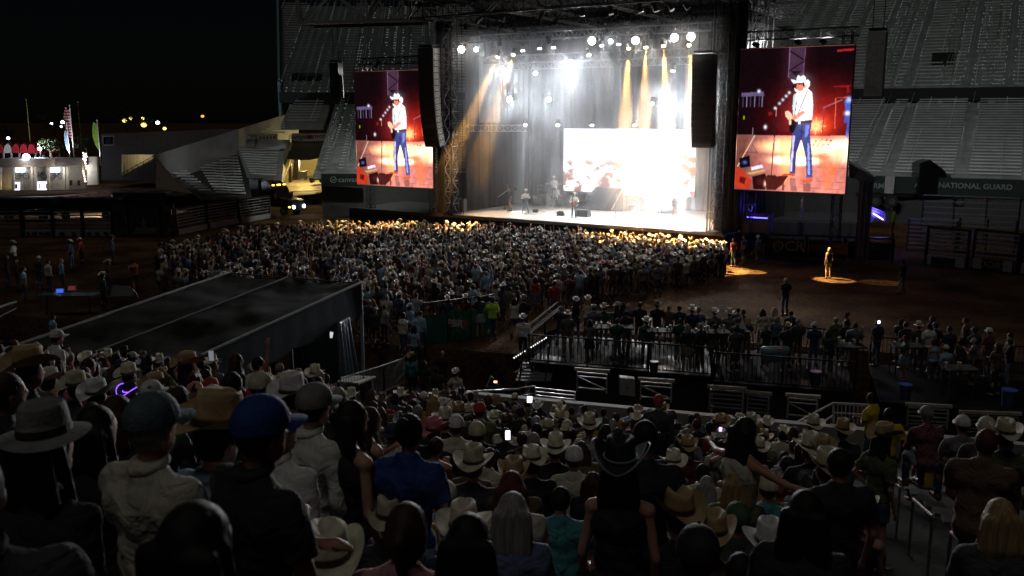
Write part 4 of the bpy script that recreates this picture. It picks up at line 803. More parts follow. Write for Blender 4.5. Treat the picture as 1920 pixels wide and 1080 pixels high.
# trees
LEAF = mat('dark_leaves', (.05, .07, .02), .8, 0, .6, 3); BARK = mat('bark', (.08, .05, .03), .9)
def tree(x, y, Y, h, w, lab):
    p = PT(x, y, Y); t = empty('tree', p, lab, 'tree', 'trees beyond the kiosk'); rs = random.Random(int(x * 7)); mb = MB(); mb.tube(p, p + Vector((0, 0, h * .5)), .16, .08, 7)
    for k in range(5):
        a = rs.random() * 6.28; mb.tube(p + Vector((0, 0, h * (.3 + .05 * k))), p + Vector((math.cos(a) * w * .35, math.sin(a) * w * .3, h * (.6 + .06 * k))), .07, .02, 5)
    mb.build('trunk', BARK, t); mb = MB(); cl = [(rs.uniform(-.36, .36) * w, rs.uniform(-.3, .3) * w, h * rs.uniform(.5, .95)) for _ in range(9)]
    for k in range(900):
        c = cl[rs.randrange(9)]; q = p + Vector((c[0] + rs.gauss(0, .12) * w, c[1] + rs.gauss(0, .12) * w, c[2] + rs.gauss(0, .07) * h)); s = .14
        a = Vector((rs.gauss(0, 1), rs.gauss(0, 1), rs.gauss(0, 1))).normalized() * s; b = Vector((rs.gauss(0, 1), rs.gauss(0, 1), rs.gauss(0, 1))).normalized() * s; mb.add([q, q + a, q + a + b, q + b], [(0, 1, 2, 3)])
    mb.build('crown', LEAF, t, fix=False)
tree(240, 252, 175, 4.6, 6, 'dark tree left of the yellow lamps beyond the service building'); tree(262, 252, 178, 4.2, 5, 'dark tree beside the yellow lamp'); tree(104, 268, 150, 4.5, 5, 'dark tree behind the tents left of the flags'); tree(96, 296, YK + 9, 2.4, 3, 'low dark shrubby tree beside the red tents'); tree(164, 292, YK + 9, 2.6, 3, 'leafy tree behind the fairy light post'); tree(12, 280, 150, 4, 5, 'dark tree behind the leftmost tents')
# ledge, ramp and low walls between kiosk and arena
mb = MB(); mb.plate([PT(-20, 378, 92), PT(330, 362, 98), PT(330, 356, 98), PT(-20, 358, 92)], 1, (0, 1, 0)); tag(mb.build('low_wall', mat('brown_wall', (.10, .06, .04), .8), loc=PT(150, 378, 92)), 'low brown retaining wall in front of the kiosk', 'wall')
t = empty('walkway_fence', PT(60, 395, 84), 'brown timber rail fence running along the bottom of the kiosk', 'fence'); mb = MB()
mb.beam(PT(-10, 380, 84), PT(190, 360, 96), .12); mb.beam(PT(-10, 388, 84), PT(190, 368, 96), .1); mb.build('rails', mat('brown_timber', (.2, .11, .05)), t); mb = MB()
for k in range(9): x = -5 + k * 22; mb.beam(PT(x, 380 - k * 2.2, 84 + 1.3 * k), PT(x, 398 - k * 2.4, 84 + 1.3 * k), .14)
mb.each('post', mat('brown_timber', (.2, .11, .05)), t)

# ------------------------------------------------------------------ arena fences: bucking chute gates with sponsor boards
RAILG = mat('chute_rail', (.30, .31, .30), .5, .3); BOARD = mat('pale_sponsor_board', (.30, .31, .32), .6)
def chute(x0, x1, yb, Yb, h, board, lab, rails=6, post=True, letters=None, bm_=None, emb=0, ye=None, Ye=None):
    Ye = Ye or Yb; ye = ye or yb; a = at(x0, yb, z=0) if Yb is None else PT(x0, yb, Yb); b = at(x1, ye, z=0) if Yb is None else PT(x1, ye, Ye)
    a.z = 0; b.z = 0
    d = (b - a).normalized(); n = Vector((d.y, -d.x, 0)); t = empty('bucking_gate', (a + b) / 2, lab, 'gate', 'bucking gates and sponsor fences around the dirt')
    mb = MB(); [mb.beam(q, q + ZA * h, .14) for q in (a, b)]; mb.beam(a + ZA * h, b + ZA * h, .12); mb.build('frame', BSTEEL, t)
    mb = MB(); [mb.beam(a + d * .1 + ZA * z, b - d * .1 + ZA * z, .1, .07) for z in [h * .38 + (h * .56) * k / max(1, rails - 1) for k in range(rails)]]
    if rails: mb.build('rails', RAILG, t)
    mb = MB(); mb.plate([a + d * .12 + ZA * .12 + n * .1, b - d * .12 + ZA * .12 + n * .1, b - d * .12 + ZA * board + n * .1, a + d * .12 + ZA * board + n * .1], .05, n); mb.build('sponsor_board', bm_ or BOARD, t)
    mid = (a + b) / 2 + n * .19
    if letters:
        s, size, m, dz, off = letters; text_mesh('lettering', s, size, m, t, mid + d * off + ZA * dz, d, ZA, .02)
    rs = random.Random(int(x0)); L_ = (b - a).length
    for k in range(emb):
        q = a + d * (L_ * (k + .7) / (emb + .4)) + n * .19 + ZA * board * .52; mb = MB(); r_ = board * .3; mb.plate([q + d * r_ * rs.uniform(.7, 1.6) * math.cos(i * 1.05) + ZA * r_ * rs.uniform(.5, 1) * math.sin(i * 1.05) for i in range(6)], .02, n); mb.build('emblem', INK, t)
    return t, a, b, d, n
DKB = mat('black_banner', (.015, .016, .017), .7)
for k, (x0, x1, l) in enumerate(((-12, 42, 'dark chute gate at the left edge of the arena'), (47, 100, 'chute gate with pale board of four small emblems, first of three'), (103, 156, 'chute gate with pale board and shield emblem, second of three'), (159, 212, 'chute gate with pale board of two names, third of three'))):
    chute(x0, x1, 444, 68.7, 2.1, .62 if k else .1, l, 5, emb=(0, 4, 2, 3)[k])
def emblem_ring(t, c, d, r_, m):
    mb = MB()
    for i in range(14):
        a, b = i * math.pi / 7, (i + .8) * math.pi / 7; mb.beam(c + d * math.cos(a) * r_ + ZA * math.sin(a) * r_, c + d * math.cos(b) * r_ + ZA * math.sin(b) * r_, .05)
    mb.beam(c - d * r_ * .4 + ZA * r_ * .2, c - ZA * r_ * .4, .05); mb.beam(c + d * r_ * .4 + ZA * r_ * .2, c - ZA * r_ * .4, .05); mb.build('emblem', m, t)
GB = mat('banner_print', (.11, .12, .12))
for x0, x1, l in ((214, 242, 'black banner panel with ring emblems left of the figure banner'), (304, 328, 'black banner panel with ring emblems right of the figure banner')):
    t, a, b, d, n = chute(x0, x1, 444, 68.7, 2.5, 2.4, l, 0, bm_=DKB); c = (a + b) / 2 + n * .2
    emblem_ring(t, c + ZA * 2.1, d, .2, GB); emblem_ring(t, c + ZA * .45, d, .22, GB)
t, a, b, d, n = chute(244, 302, 444, 68.7, 2.5, 2.4, 'wide black banner with a pale standing figure over a skyline print', 0, bm_=DKB); c = (a + b) / 2 + n * .2
mb = MB(); mb.plate([c + d * x + ZA * z for x, z in ((-.9, .3), (.95, .3), (.95, .75), (.3, .8), (.16, .8), (.14, 1.05), (.22, 1.15), (.1, 1.2), (.04, 1.5), (-.04, 1.5), (-.06, 1.2), (-.2, 1.12), (-.1, .95), (-.12, .75), (-.6, .85), (-.65, .6))], .02, n); mb.build('figure_print', GB, t)
xs = [(332, 388), (391, 447), (450, 506)]
for k, (x0, x1) in enumerate(xs): chute(x0, x1, 443 - 12 * k, 69.2 + 4 * k, 2.1, .55, ['chute gate with lit rails, first left of the crowd', 'chute gate with lit rails, partly behind the crowd', 'chute gate with lit rails, mostly behind the crowd'][k], 6, ye=431 - 12 * k, Ye=73.2 + 4 * k)
# fence and banners right of the crowd
Y0 = at(1437, 481, z=0).y
def rfence(x0, yb0, x1, yb1, h, board, lab, **k):
    a = at(x0, yb0, z=0); b = at(x1, yb1, z=0); return chute(x0, x1, yb0, a.y, h, board, lab, ye=yb1, Ye=b.y, **k)
t, a, b, d, n = rfence(1436, 482, 1510, 485, 1.5, 1.25, 'black fence banner lettered OCR with a small ribbon emblem', rails=0, bm_=DKB, letters=('OCR', .95, mat('ocr_letters', (.45, .42, .36)), .78, .12))
mb = MB(); q = a + d * .52 + n * .2; mb.plate([q + ZA * .3, q + d * .16 + ZA * .42, q + d * .32 + ZA * .3, q + d * .32 + ZA * 1.12, q + ZA * 1.12], .02, n); mb.build('ribbon_emblem', mat('ribbon', (.2, .16, .11)), t)
mb = MB(); mb.beam(q + d * .08 + ZA * .45 + n * .03, q + d * .18 + ZA * .85 + n * .03, .04); mb.beam(q + d * .26 + ZA * .45 + n * .03, q + d * .14 + ZA * .85 + n * .03, .04); mb.build('ribbon_mark', INK, t)
t, a, b, d, n = rfence(1511, 485, 1582, 488, 1.5, 1.25, 'black fence banner with an orange rectangle behind the lone woman', rails=0, bm_=DKB)
mb = MB(); q = a + n * .2; mb.plate([q + d * .3 + ZA * .55, q + d * 1.9 + ZA * .55, q + d * 1.9 + ZA * 1.0, q + d * .3 + ZA * 1.0], .02, n); mb.build('red_stripe', mat('banner_red', (.12, .03, .01)), t)
mb = MB(); mb.plate([q + d * 1.3 + ZA * .4, q + d * 2.5 + ZA * .4, q + d * 2.5 + ZA * 1.1, q + d * 1.3 + ZA * 1.1], .035, n); mb.build('orange_block', mat('banner_orange', (.35, .13, .02)), t)
t, a, b, d, n = rfence(1583, 488, 1672, 492, 1.5, 1.25, 'black fence banner with a small square emblem over faint lettering', rails=0, bm_=DKB)
mb = MB(); c = (a + b) / 2 + n * .2; [mb.beam(c + d * x0 + ZA * z0, c + d * x1 + ZA * z1, .05) for x0, z0, x1, z1 in ((-.25, .75, .25, .75), (.25, .75, .25, 1.05), (.25, 1.05, -.25, 1.05), (-.25, 1.05, -.25, .75), (-.6, .45, .6, .45), (-.6, .32, .6, .32))]; mb.build('emblem', GB, t)
for k, (x0, y0, x1, y1, l, let) in enumerate(((1735, 498, 1812, 507, 'chute gate with a framed grey sponsor board, right of the lone woman', None), (1822, 505, 1906, 515, 'chute gate lettered COORS at the right edge', ('COORS', .6, mat('grey_letters', (.2, .2, .2)), .4, -.3)), (1912, 515, 1990, 524, 'chute gate cut by the right edge', None))):
    t, a, b, d, n = rfence(x0, y0, x1, y1, 2.4, .75, l, rails=6, bm_=DKB if k != 0 else BOARD, letters=let)
    mb = MB(); q = a + n * .22; L_ = (b - a).length
    if k == 0: mb.plate([q + d * .4 + ZA * .22, q + d * (L_ - .6) + ZA * .22, q + d * (L_ - .6) + ZA * .64, q + d * .4 + ZA * .64], .02, n); mb.build('dark_inset', DKB, t)
    else: [mb.plate([q + d * s + ZA * .12, q + d * (s + .5) + ZA * .12, q + d * (s + .5) + ZA * .75, q + d * s + ZA * .75], .02, n) for s in (.1, L_ - .7)]; mb.build('pale_end', BOARD, t)
# tiered pens behind the right gates
for k, (x0, y0, x1, y1, z) in enumerate(((1700, 470, 1790, 476, 2.2), (1795, 474, 1900, 482, 2.4), (1725, 452, 1905, 462, 3.4))):
    a = at(x0, y0, z=0); b = at(x1, y1, z=0); d = (b - a).normalized(); t = empty('stock_pen', (a + b) / 2, ['low stock pen of grey rails behind the right chute gates', 'wider stock pen of grey rails behind the right edge gate', 'tall back pen of grey rails below the parked tractor cab'][k], 'pen', 'stock pens'); mb = MB()
    n = int((b - a).length / 1.6); [mb.beam(a + (b - a) * i / n, a + (b - a) * i / n + ZA * z, .1) for i in range(n + 1)]; mb.each('post', BSTEEL, t); mb = MB(); [mb.beam(a + ZA * (z * (j + 1) / 8), b + ZA * (z * (j + 1) / 8), .09) for j in range(8)]; mb.build('rails', mat('pen_rail', (.10, .10, .10), .5, .3), t)

# ------------------------------------------------------------------ vehicles
def wheel(t, c, ax, r_=.5, w=.28):
    wv = bpy.data.objects.new('wheel', None); 
    mb = MB(); mb.tube(c - ax * w / 2, c + ax * w / 2, r_, n=18); o = mb.build('wheel', mat('tyre', (.02, .02, .02), .8), t); mb = MB(); mb.tube(c - ax * (w / 2 + .02), c + ax * (w / 2 + .02), r_ * .55, n=14); mb.build('rim', mat('rim', (.3, .3, .3), .3, .8), o)
def tractor(base, fx, lab, lights=False, box=False, m=None, s=1.0):
    # fx = forward direction; base = ground point under the front axle
    t = empty('semi_truck', base, lab, 'truck'); side = Vector((-fx.y, fx.x, 0)); ax = (fx, side, ZA); m = m or mat('black_truck_paint', (.008, .008, .01), .25)
    P = lambda f, s_, z: base + (fx * f + side * s_ + ZA * z) * s
    def prof(pts, w, name, mm, off=0):
        mb = MB(); mb.plate([P(f, -w / 2 + off, z) for f, z in pts], w * s, side); return mb.build(name, mm, t, bevel=.05)
    prof([(-3.4, .9), (-3.4, 3.7), (-2.6, 4.0), (-1.6, 3.3), (-1.3, 3.0), (-.9, 2.1), (1.1, 1.75), (1.3, 1.5), (1.35, .7), (-.4, .7), (-.4, .9)], 2.3, 'cab', m)
    prof([(-8, .8), (-8, 1.1), (-3.4, 1.1), (-3.4, .8)], 1.0, 'chassis', BSTEEL)
    prof([(-1.25, 2.2), (-1.65, 3.0), (-1.6, 3.05), (-1.18, 2.25)], 2.0, 'windscreen', mat('dark_glass', (.01, .01, .012), .1))
    mb = MB(); mb.box(P(1.36, 0, 1.1), (.06, 1.5, .9), ax); mb.build('grille', mat('chrome_dim', (.12, .12, .12), .3, .8), t)
    for f in (0, -5.4, -6.7):
        for q in (-1, 1): wheel(t, P(f, q * 1.02, .5), side, .5 * s)
    mb = MB(); mb.box(P(-2.2, -1.17, 2.2), (.5, .03, .6), ax); mb.build('side_window', mat('dark_glass', (.01, .01, .012), .1), t)
    for q in (-1, 1): mb = MB(); mb.box(P(-1.0, q * 1.35, 2.2), (.12, .25, .6), ax); mb.build('mirror', mat('chrome_dim', (.12, .12, .12)), t)
    for q in (-.85, .85):
        mb = MB(); mb.ell(P(1.38, q, 1.0), (.12, .22, .16), 10, 6); mb.build('headlight', emat('headlight', (.7, .75, 1), 22) if lights else mat('lamp_glass', (.3, .3, .3), .2), t)
    if lights:
        for q in (-.9, -.12, .12, .9): mb = MB(); mb.box(P(-1.7, q, 3.42), (.12, .2, .1), ax); mb.build('marker_lamp', emat('marker_amber', (1, .45, .05), 9), t)
        mb = MB(); mb.box(P(1.0, -1.17, 1.0), (.2, .05, .12), ax); mb.build('marker_lamp', emat('marker_amber', (1, .45, .05), 9), t)
    if box: prof([(-15, 1.2), (-15, 4.1), (-3.8, 4.1), (-3.8, 1.2)], 2.4, 'trailer', mat('black_trailer', (.008, .008, .008), .7)); [wheel(t, P(f, q * 1.02, .5), side, .5) for f in (-13, -14.2) for q in (-1, 1)]
    return t
fx = (Vector((.85, -.5, 0))).normalized(); b0 = at(545, 402, z=0)
tractor(b0, fx, 'black semi truck with lit headlights and amber roof markers, left of the tunnel', True, True, s=.8)
tb_ = at(1790, 388, z=1.52); tractor(Vector((tb_.x, tb_.y, 0)), Vector((.98, -.15, 0)).normalized(), 'black tractor cab parked in front of the green wall banner on the right', s=1.0)
def pickup(base, fx, lab, m):
    t = empty('pickup_truck', base, lab, 'truck'); side = Vector((-fx.y, fx.x, 0)); P = lambda f, s_, z: base + fx * f + side * s_ + ZA * z
    def prof(pts, w, name, mm): mb = MB(); mb.plate([P(f, -w / 2, z) for f, z in pts], w, side); return mb.build(name, mm, t, bevel=.06)
    prof([(-2.8, .55), (-2.8, 1.15), (-.9, 1.2), (-.9, 1.2), (1.2, 1.2), (2.6, 1.05), (2.75, .9), (2.75, .5)], 1.9, 'body', m); prof([(-.9, 1.2), (-.7, 1.85), (.7, 1.85), (1.35, 1.2)], 1.7, 'cab', mat('dark_glass', (.01, .01, .012), .1)); prof([(-.75, 1.86), (-.65, 1.93), (.6, 1.93), (.72, 1.86)], 1.7, 'roof', m)
    for f in (-1.8, 1.8):
        for q in (-1, 1): wheel(t, P(f, q * .9, .38), side, .38, .24)
    for q in (-.7, .7): mb = MB(); mb.box(P(2.76, q, .85), (.06, .3, .18), (fx, side, ZA)); mb.build('headlight', mat('lamp_glass', (.3, .3, .3)), t)
    return t
b1 = at(1905, 376, z=1.6); b1.z = 1.55
pickup(b1, Vector((-.97, .2, 0)).normalized(), 'white pickup truck at the right edge in front of the green banner', mat('white_car_paint', (.35, .35, .36), .3))
mb = MB(); a = at(1640, 377, z=1.5); b = at(1990, 390, z=1.5); mb.plate([Vector((a.x, a.y, 0)), Vector((b.x, b.y, 0)), b, a], 7, N2); tag(mb.build('raised_bank', mat('bank_concrete', (.045, .045, .045), .9), loc=Vector((a.x + 12, a.y, 0))), 'raised dark service road carrying the tractor cab and white pickup', 'bank')
for o in [o for o in bpy.data.objects if o.name.startswith('semi_truck') and 'tractor cab' in o.get('label', '')]: o.location.z = 1.52
# dark parked carts and trailers at the left behind the gates
for k, (x, y, Y, L_, h) in enumerate(((60, 402, 80, 5, 1.9), (170, 398, 82, 6, 1.7), (270, 395, 84, 5, 2.0), (410, 388, 84, 5, 1.9), (340, 385, 86, 4.2, 1.6))):
    c = PT(x, y, Y); c.z = 0; t = empty('stock_trailer', c, ['dark stock trailer behind the first chute gate', 'low dark trailer under the middle flood lamp', 'dark trailer behind the ring emblem banner', 'dark open utility vehicle in front of the bright benches', 'small dark cart left of the utility vehicle'][k], 'trailer', 'dark trailers behind the left gates')
    mb = MB(); mb.box(c + ZA * (h / 2 + .4), (L_, 2, h - .4)); mb.build('body', mat('dark_trailer', (.012, .013, .013), .5), t, bevel=.08)
    mb = MB(); mb.beam(c + Vector((-L_ / 2, -1, h + .25)), c + Vector((L_ / 2, -1, h + .25)), .06); [mb.beam(c + Vector((L_ * q, -1, h)), c + Vector((L_ * q, -1, h + .3)), .05) for q in (-.5, -.17, .17, .5)]; mb.build('roof_rail', DULL, t); [wheel(t, c + Vector((q * L_ * .3, -1, .35)), Vector((0, 1, 0)), .35, .2) for q in (-1, 1)]
# striped trailer end with two red lamps, under the left screen
c = at(676, 395, z=0); t = empty('warning_post', c, 'black and yellow striped trailer end with two glowing red lamps', 'trailer')
P2 = lambda x, y: PT(x, y, c.y); mb = MB(); mb.plate([P2(668, 394), P2(683, 394), P2(683, 356), P2(668, 356)], .3, (0, 1, 0)); mb.build('panel', BSTEEL, t)
mb = MB(); [mb.plate([P2(669, 388 - k * 7), P2(682, 381 - k * 7), P2(682, 378 - k * 7), P2(669, 385 - k * 7)], .03, (0, -1, 0)) for k in range(3)]; mb.build('stripes', mat('warn_yellow', (.35, .28, .03)), t)
for y in (360.5, 390): mb = MB(); mb.ell(P2(672, y) + Vector((0, -.15, 0)), (.16, .08, .12), 10, 6); mb.build('red_lamp', emat('red_lamp', (1, .02, .03), 14), t)
# blue lit stairs at right with rails
t = empty('lit_stairs', at(1645, 420, Y=62), 'metal stairs glowing blue beside the right stage wing', 'stairs'); BLUM = mat('bluish_steel', (.25, .25, .35), .4, .5); B2 = lambda x, y: PT(x, y, 62)  # stair steel has a slight blue tint
mb = MB(); [mb.beam(B2(1621, 388 + k * 5), B2(1659, 404 + k * 5), .05) for k in range(-1, 3)]; [mb.beam(B2(1621 + k * 5.4, 382 + k * 2.4), B2(1621 + k * 5.4, 400 + k * 2.2), .04) for k in range(8)]; mb.build('railing', BLUM, t)
mb = MB(); [mb.box(B2(1640 - k * 2.4, 400 + k * 2.8) + Vector((0, .5, 0)), (1.0, .3, .05)) for k in range(7)]; mb.build('treads', BLUM, t)
mb = MB(); mb.beam(B2(1637, 400), B2(1656, 412), .07); mb.build('light_tube', emat('blue_tube', (.35, .25, 1), 10), t); point('blue_light', B2(1645, 398) - Vector((0, .6, 0)), 130, (.15, .1, 1), t, .2)
t = empty('equipment_case', S(22.6, 2.0, 1.8), 'blue lit equipment rack on the wing below the right video screen', 'rack'); mb = MB(); mb.box(S(22.6, 2.0, 2.4), (1.6, .8, 1.2), SAX); mb.build('body', BSTEEL, t); mb = MB(); mb.box(S(22.6, 1.58, 2.75), (1.3, .03, .06), SAX); mb.build('blue_strip', emat('blue_strip', (.1, .08, 1), 6), t); point('rack_light', S(22.4, 1.2, 3.4), 40, (.12, .1, 1), t, .2)
# draped awning at the right end of the wing
aw = empty('wing_canopy', S(30.5, 1, 0), 'grey draped canopy with pleated sides at the right end of the stage wing', 'canopy'); AWN = mat('awning_grey', (.09, .09, .095), .8)
A2 = lambda x, y, Y: PT(x, y, Y)
mb = MB(); mb.add([A2(1592, 306, 57), A2(1612, 318, 57), A2(1641, 333, 56), A2(1636, 352, 56), A2(1600, 335, 57), A2(1592, 332, 57), A2(1592, 300, 62), A2(1625, 318, 62)], [(0, 1, 4, 5), (1, 2, 3, 4), (0, 6, 7, 1), (1, 7, 2)]); mb.build('roof', AWN, aw, fix=False)
mb = MB(); a = A2(1612, 342, 56.5); b = A2(1637, 345, 56); drape(mb, Vector((a.x, a.y, 0)), Vector((b.x, b.y, 0)), 0, a.z + .1, .09, .28, Vector((0, 1, 0))); mb.build('side_curtain', AWN, aw, fix=False)
# ------------------------------------------------------------------ people
def solid(mb, name, vox, smooth=2, dec=None):
    """one continuous surface grown round the overlapping volumes of mb"""
    me = mb.mesh(name + '_raw'); o = bpy.data.objects.new('tmp', me); COL.objects.link(o)
    r = o.modifiers.new('r', 'REMESH'); r.mode = 'VOXEL'; r.voxel_size = vox; r.adaptivity = 0
    if smooth: s = o.modifiers.new('s', 'SMOOTH'); s.iterations = smooth; s.factor = .5
    if dec: d = o.modifiers.new('d', 'DECIMATE'); d.ratio = dec
    dg = bpy.context.evaluated_depsgraph_get(); out = bpy.data.meshes.new_from_object(o.evaluated_get(dg)); out.name = name
    bpy.data.objects.remove(o); bpy.data.meshes.remove(me)
    out.polygons.foreach_set('use_smooth', [True] * len(out.polygons)); return out
V = Vector
def skeleton(pose='stand', arms='down', seed=0, fem=False):
    """joint positions of a 1.78 m figure facing +Y"""
    rs = random.Random(seed); J = {}
    dz = 0.0
    if pose == 'sit': dz = -.44
    lean = {'sit': .10}.get(pose, .015)
    sh = .203 if not fem else .165
    J['pel'] = V((0, 0, .95 + dz)); J['abd'] = V((0, lean * .5, 1.13 + dz)); J['che'] = V((0, lean, 1.31 + dz)); J['nk'] = V((0, lean, 1.47 + dz)); J['hd'] = V((rs.uniform(-.01, .01), lean + .035, 1.65 + dz))
    for s, k in ((-1, 'L'), (1, 'R')):
        S0 = V((s * sh, lean, 1.425 + dz)); J['sh' + k] = S0
        a = arms
        if a == 'mix': a = rs.choice(('down', 'fold', 'clap'))
        if a == 'phone': a = 'phone' if k == 'R' else rs.choice(('phone', 'down'))
        if a == 'raise': a = 'raise' if k == 'R' else 'down'
        if a == 'hip': a = 'hip' if k == 'L' else 'down'
        if pose == 'sit' and a == 'down': a = 'lap'
        e, w = {'down': (V((s * (sh + .06), lean - .03, 1.13 + dz)), V((s * (sh + .05), lean + .06, .88 + dz))),
                'fold': (V((s * (sh + .05), lean + .05, 1.15 + dz)), V((-s * .05, lean + .24, 1.18 + dz + .03 * s))),
                'clap': (V((s * (sh + .05), lean + .1, 1.17 + dz)), V((s * .05, lean + .30, 1.34 + dz))),
                'phone': (V((s * (sh + .07), lean + .2, 1.38 + dz)), V((s * .09, lean + .34, 1.62 + dz))),
                'raise': (V((s * (sh + .07), lean + .03, 1.68 + dz)), V((s * (sh + .03), lean + .08, 1.95 + dz))),
                'hatup': (V((s * (sh + .2), lean + .02, 1.55 + dz)), V((s * .13, lean + .05, 1.72 + dz))),
                'hip': (V((s * (sh + .16), lean - .08, 1.17 + dz)), V((s * .18, lean + .02, 1.0 + dz))),
                'guitar': (V((s * (sh + .10), lean + .02, 1.17 + dz)), V((.10 * s - .12 * (s < 0), lean + .24, 1.08 + dz + (.10 if s < 0 else 0)))),
                'out': (V((s * (sh + .24), lean + .08, 1.36 + dz)), V((s * (sh + .46), lean + .2, 1.34 + dz))),
                'lap': (V((s * (sh + .04), lean + .08, 1.15 + dz)), V((s * .1, lean + .30, 1.06 + dz)))}[a]
        J['el' + k] = e; J['wr' + k] = w
        hx = .085 if pose == 'sit' else .09
        J['hip' + k] = V((s * hx, 0, .92 + dz))
        if pose == 'sit': J['kn' + k] = V((s * .12, .42, .50)); J['an' + k] = V((s * .12, .40, .09))
        elif pose == 'stride': J['kn' + k] = V((s * .1, .1 * s + .02, .49)); J['an' + k] = V((s * .12, .2 * s - .05, .09))
        elif pose == 'wide': J['kn' + k] = V((s * .17, .03, .49)); J['an' + k] = V((s * .24, -.02, .09))
        else: J['kn' + k] = V((s * (.1 + rs.uniform(0, .02)), .02, .5)); J['an' + k] = V((s * (.115 + rs.uniform(0, .04)), -.02 + rs.uniform(-.05, .05), .09))
    J['pose'] = pose; J['fem'] = fem; J['k'] = 1.0; return J
def hand(mb, el, wr, s, big=False):
    d = (wr - el).normalized(); side = d.cross(V((0, 0, 1))); side = side.normalized() if side.length > .1 else V((1, 0, 0)); nrm = side.cross(d)
    pc = wr + d * .045; mb.capsule(wr, wr + d * .075, .026, .034, 8)
    for i, q in enumerate((-.027, -.009, .009, .027)):
        L = (.058, .07, .066, .05)[i]; a = wr + d * .085 + side * q; b = a + d * L * .55; c = b + d * L * .4 - nrm * L * .45
        mb.capsule(a, b, .0095, .009, 6); mb.capsule(b, c, .009, .0075, 6)
    t0 = wr + d * .03 + side * .03 * -s; mb.capsule(t0, t0 + d * .03 - side * s * .025, .012, .010, 6); mb.capsule(t0 + d * .03 - side * s * .025, t0 + d * .062 - side * s * .026, .010, .008, 6)
def body_mesh(J, vox=.017, name='body', hands=True):
    mb = MB(); f = J['fem']; g = 0
    mb.ell(J['pel'], (.165, .115, .13)); mb.ell(J['abd'], (.135 if f else .15, .1, .17)); mb.ell(J['che'], (.15 if f else .185, .115, .17))
    [mb.capsule(J['nk'] + V((0, -.01, .0)), J['sh' + q] + V((0, 0, .0)), .062, .055) for q in 'LR']; mb.capsule(J['nk'] - V((0, 0, .04)), J['hd'] - V((0, .02, .05)), .06 if not f else .05, .054 if not f else .046)
    h = J['hd']; mb.ell(h + V((0, 0, .01)), (.076, .095, .112), 16, 12); mb.ell(h + V((0, .035, -.06)), (.052, .055, .06), 12, 8); mb.ell(h + V((0, .10, -.015)), (.014, .022, .022), 8, 6)
    mb.ell(h + V((0, .085, -.058)), (.026, .016, .011), 8, 6)
    for s in (-1, 1): mb.ell(h + V((s * .078, -.003, -.012)), (.012, .022, .033), 8, 6); mb.ell(h + V((s * .03, .078, .03)), (.024, .016, .01), 8, 6)
    for s, k in ((-1, 'L'), (1, 'R')):
        mb.capsule(J['sh' + k], J['el' + k], .052 if not f else .043, .038 if not f else .034); mb.capsule(J['el' + k], J['wr' + k], .038 if not f else .034, .025)
        if hands: hand(mb, J['el' + k], J['wr' + k], s)
        else: mb.ell(J['wr' + k] + (J['wr' + k] - J['el' + k]).normalized() * .07, (.04, .03, .05), 8, 6)
        mb.capsule(J['hip' + k], J['kn' + k], .085, .056); mb.capsule(J['kn' + k], J['an' + k], .056, .04); mb.ell((J['kn' + k] + J['an' + k]) / 2 + V((0, -.015, .06)), (.054, .057, .12))
        mb.capsule(J['an' + k] + V((0, -.04, -.04)), J['an' + k] + V((0, .15, -.055)), .045, .032)
    me = solid(mb, name, vox, 3)
    # eyes and lips by place
    n = len(me.polygons); c = np.zeros(n * 3); me.polygons.foreach_get('center', c); c = c.reshape(-1, 3); mi = np.zeros(n, int)
    for s in (-1, 1): mi[np.linalg.norm((c - np.array(h + V((s * .032, .088, .008)))) * [1, .6, 1.7], axis=1) < .016] = 1
    mi[np.linalg.norm((c - np.array(h + V((0, .1, -.058)))) * [.6, .4, 1.6], axis=1) < .015] = 2
    me.polygons.foreach_set('material_index', mi.tolist()); return me
def lerp(a, b, t): return a + (b - a) * t
def shirt_mesh(J, sleeve='short', vox=.02, g=.016, tuck=False, name='shirt', puff=0, collar=True):
    mb = MB(); f = J['fem']
    mb.ell(J['abd'] - V((0, 0, .02)), (.15 + g + .012 if not f else .14 + g, .105 + g, .2)); mb.ell(J['che'], (.19 + g if not f else .158 + g, .118 + g, .17 + g)); mb.ell(J['che'] + V((0, -.03, .03)), (.165 + g, .1 + g, .14))
    if not tuck: [mb.ell(lerp(J['pel'], J['che'], q), (.176 if not f else .155, .128, .12), 16, 8) for q in (.15, .4, .65)]; mb.ell(J['pel'] + V((0, 0, .02)), (.172 + g, .125 + g, .1))
    if sleeve != 'tank': [mb.capsule(J['nk'] + V((0, -.012, -.015)), J['sh' + q], .06 + g, .056 + g) for q in 'LR']; mb.capsule(J['che'] + V((-.13, -.02, .05)), J['che'] + V((.13, -.02, .05)), .085 + g)
    else: mb.capsule(J['che'] + V((-.1, 0, .1)), J['nk'] + V((-.1, 0, -.05)), .05); mb.capsule(J['che'] + V((.1, 0, .1)), J['nk'] + V((.1, 0, -.05)), .05)
    if collar and sleeve != 'tank': mb.tube(J['nk'] + V((0, -.01, -.02)), J['nk'] + V((0, -.004, .075)), .085, .07, 12)
    for k in 'LR':
        a, b, c = J['sh' + k], J['el' + k], J['wr' + k]
        if sleeve == 'short': mb.tube(a, lerp(a, b, .72), .058 + g, .056 + g, 12)
        elif sleeve == 'long': mb.capsule(a, b, .055 + g, .045 + g * .8, 10); mb.tube(b, lerp(b, c, .93), .044 + g * .8, .034 + g * .6, 10)
    me = solid(mb, name, vox, 3); fold(me, .007 if g < .03 else .01); return me
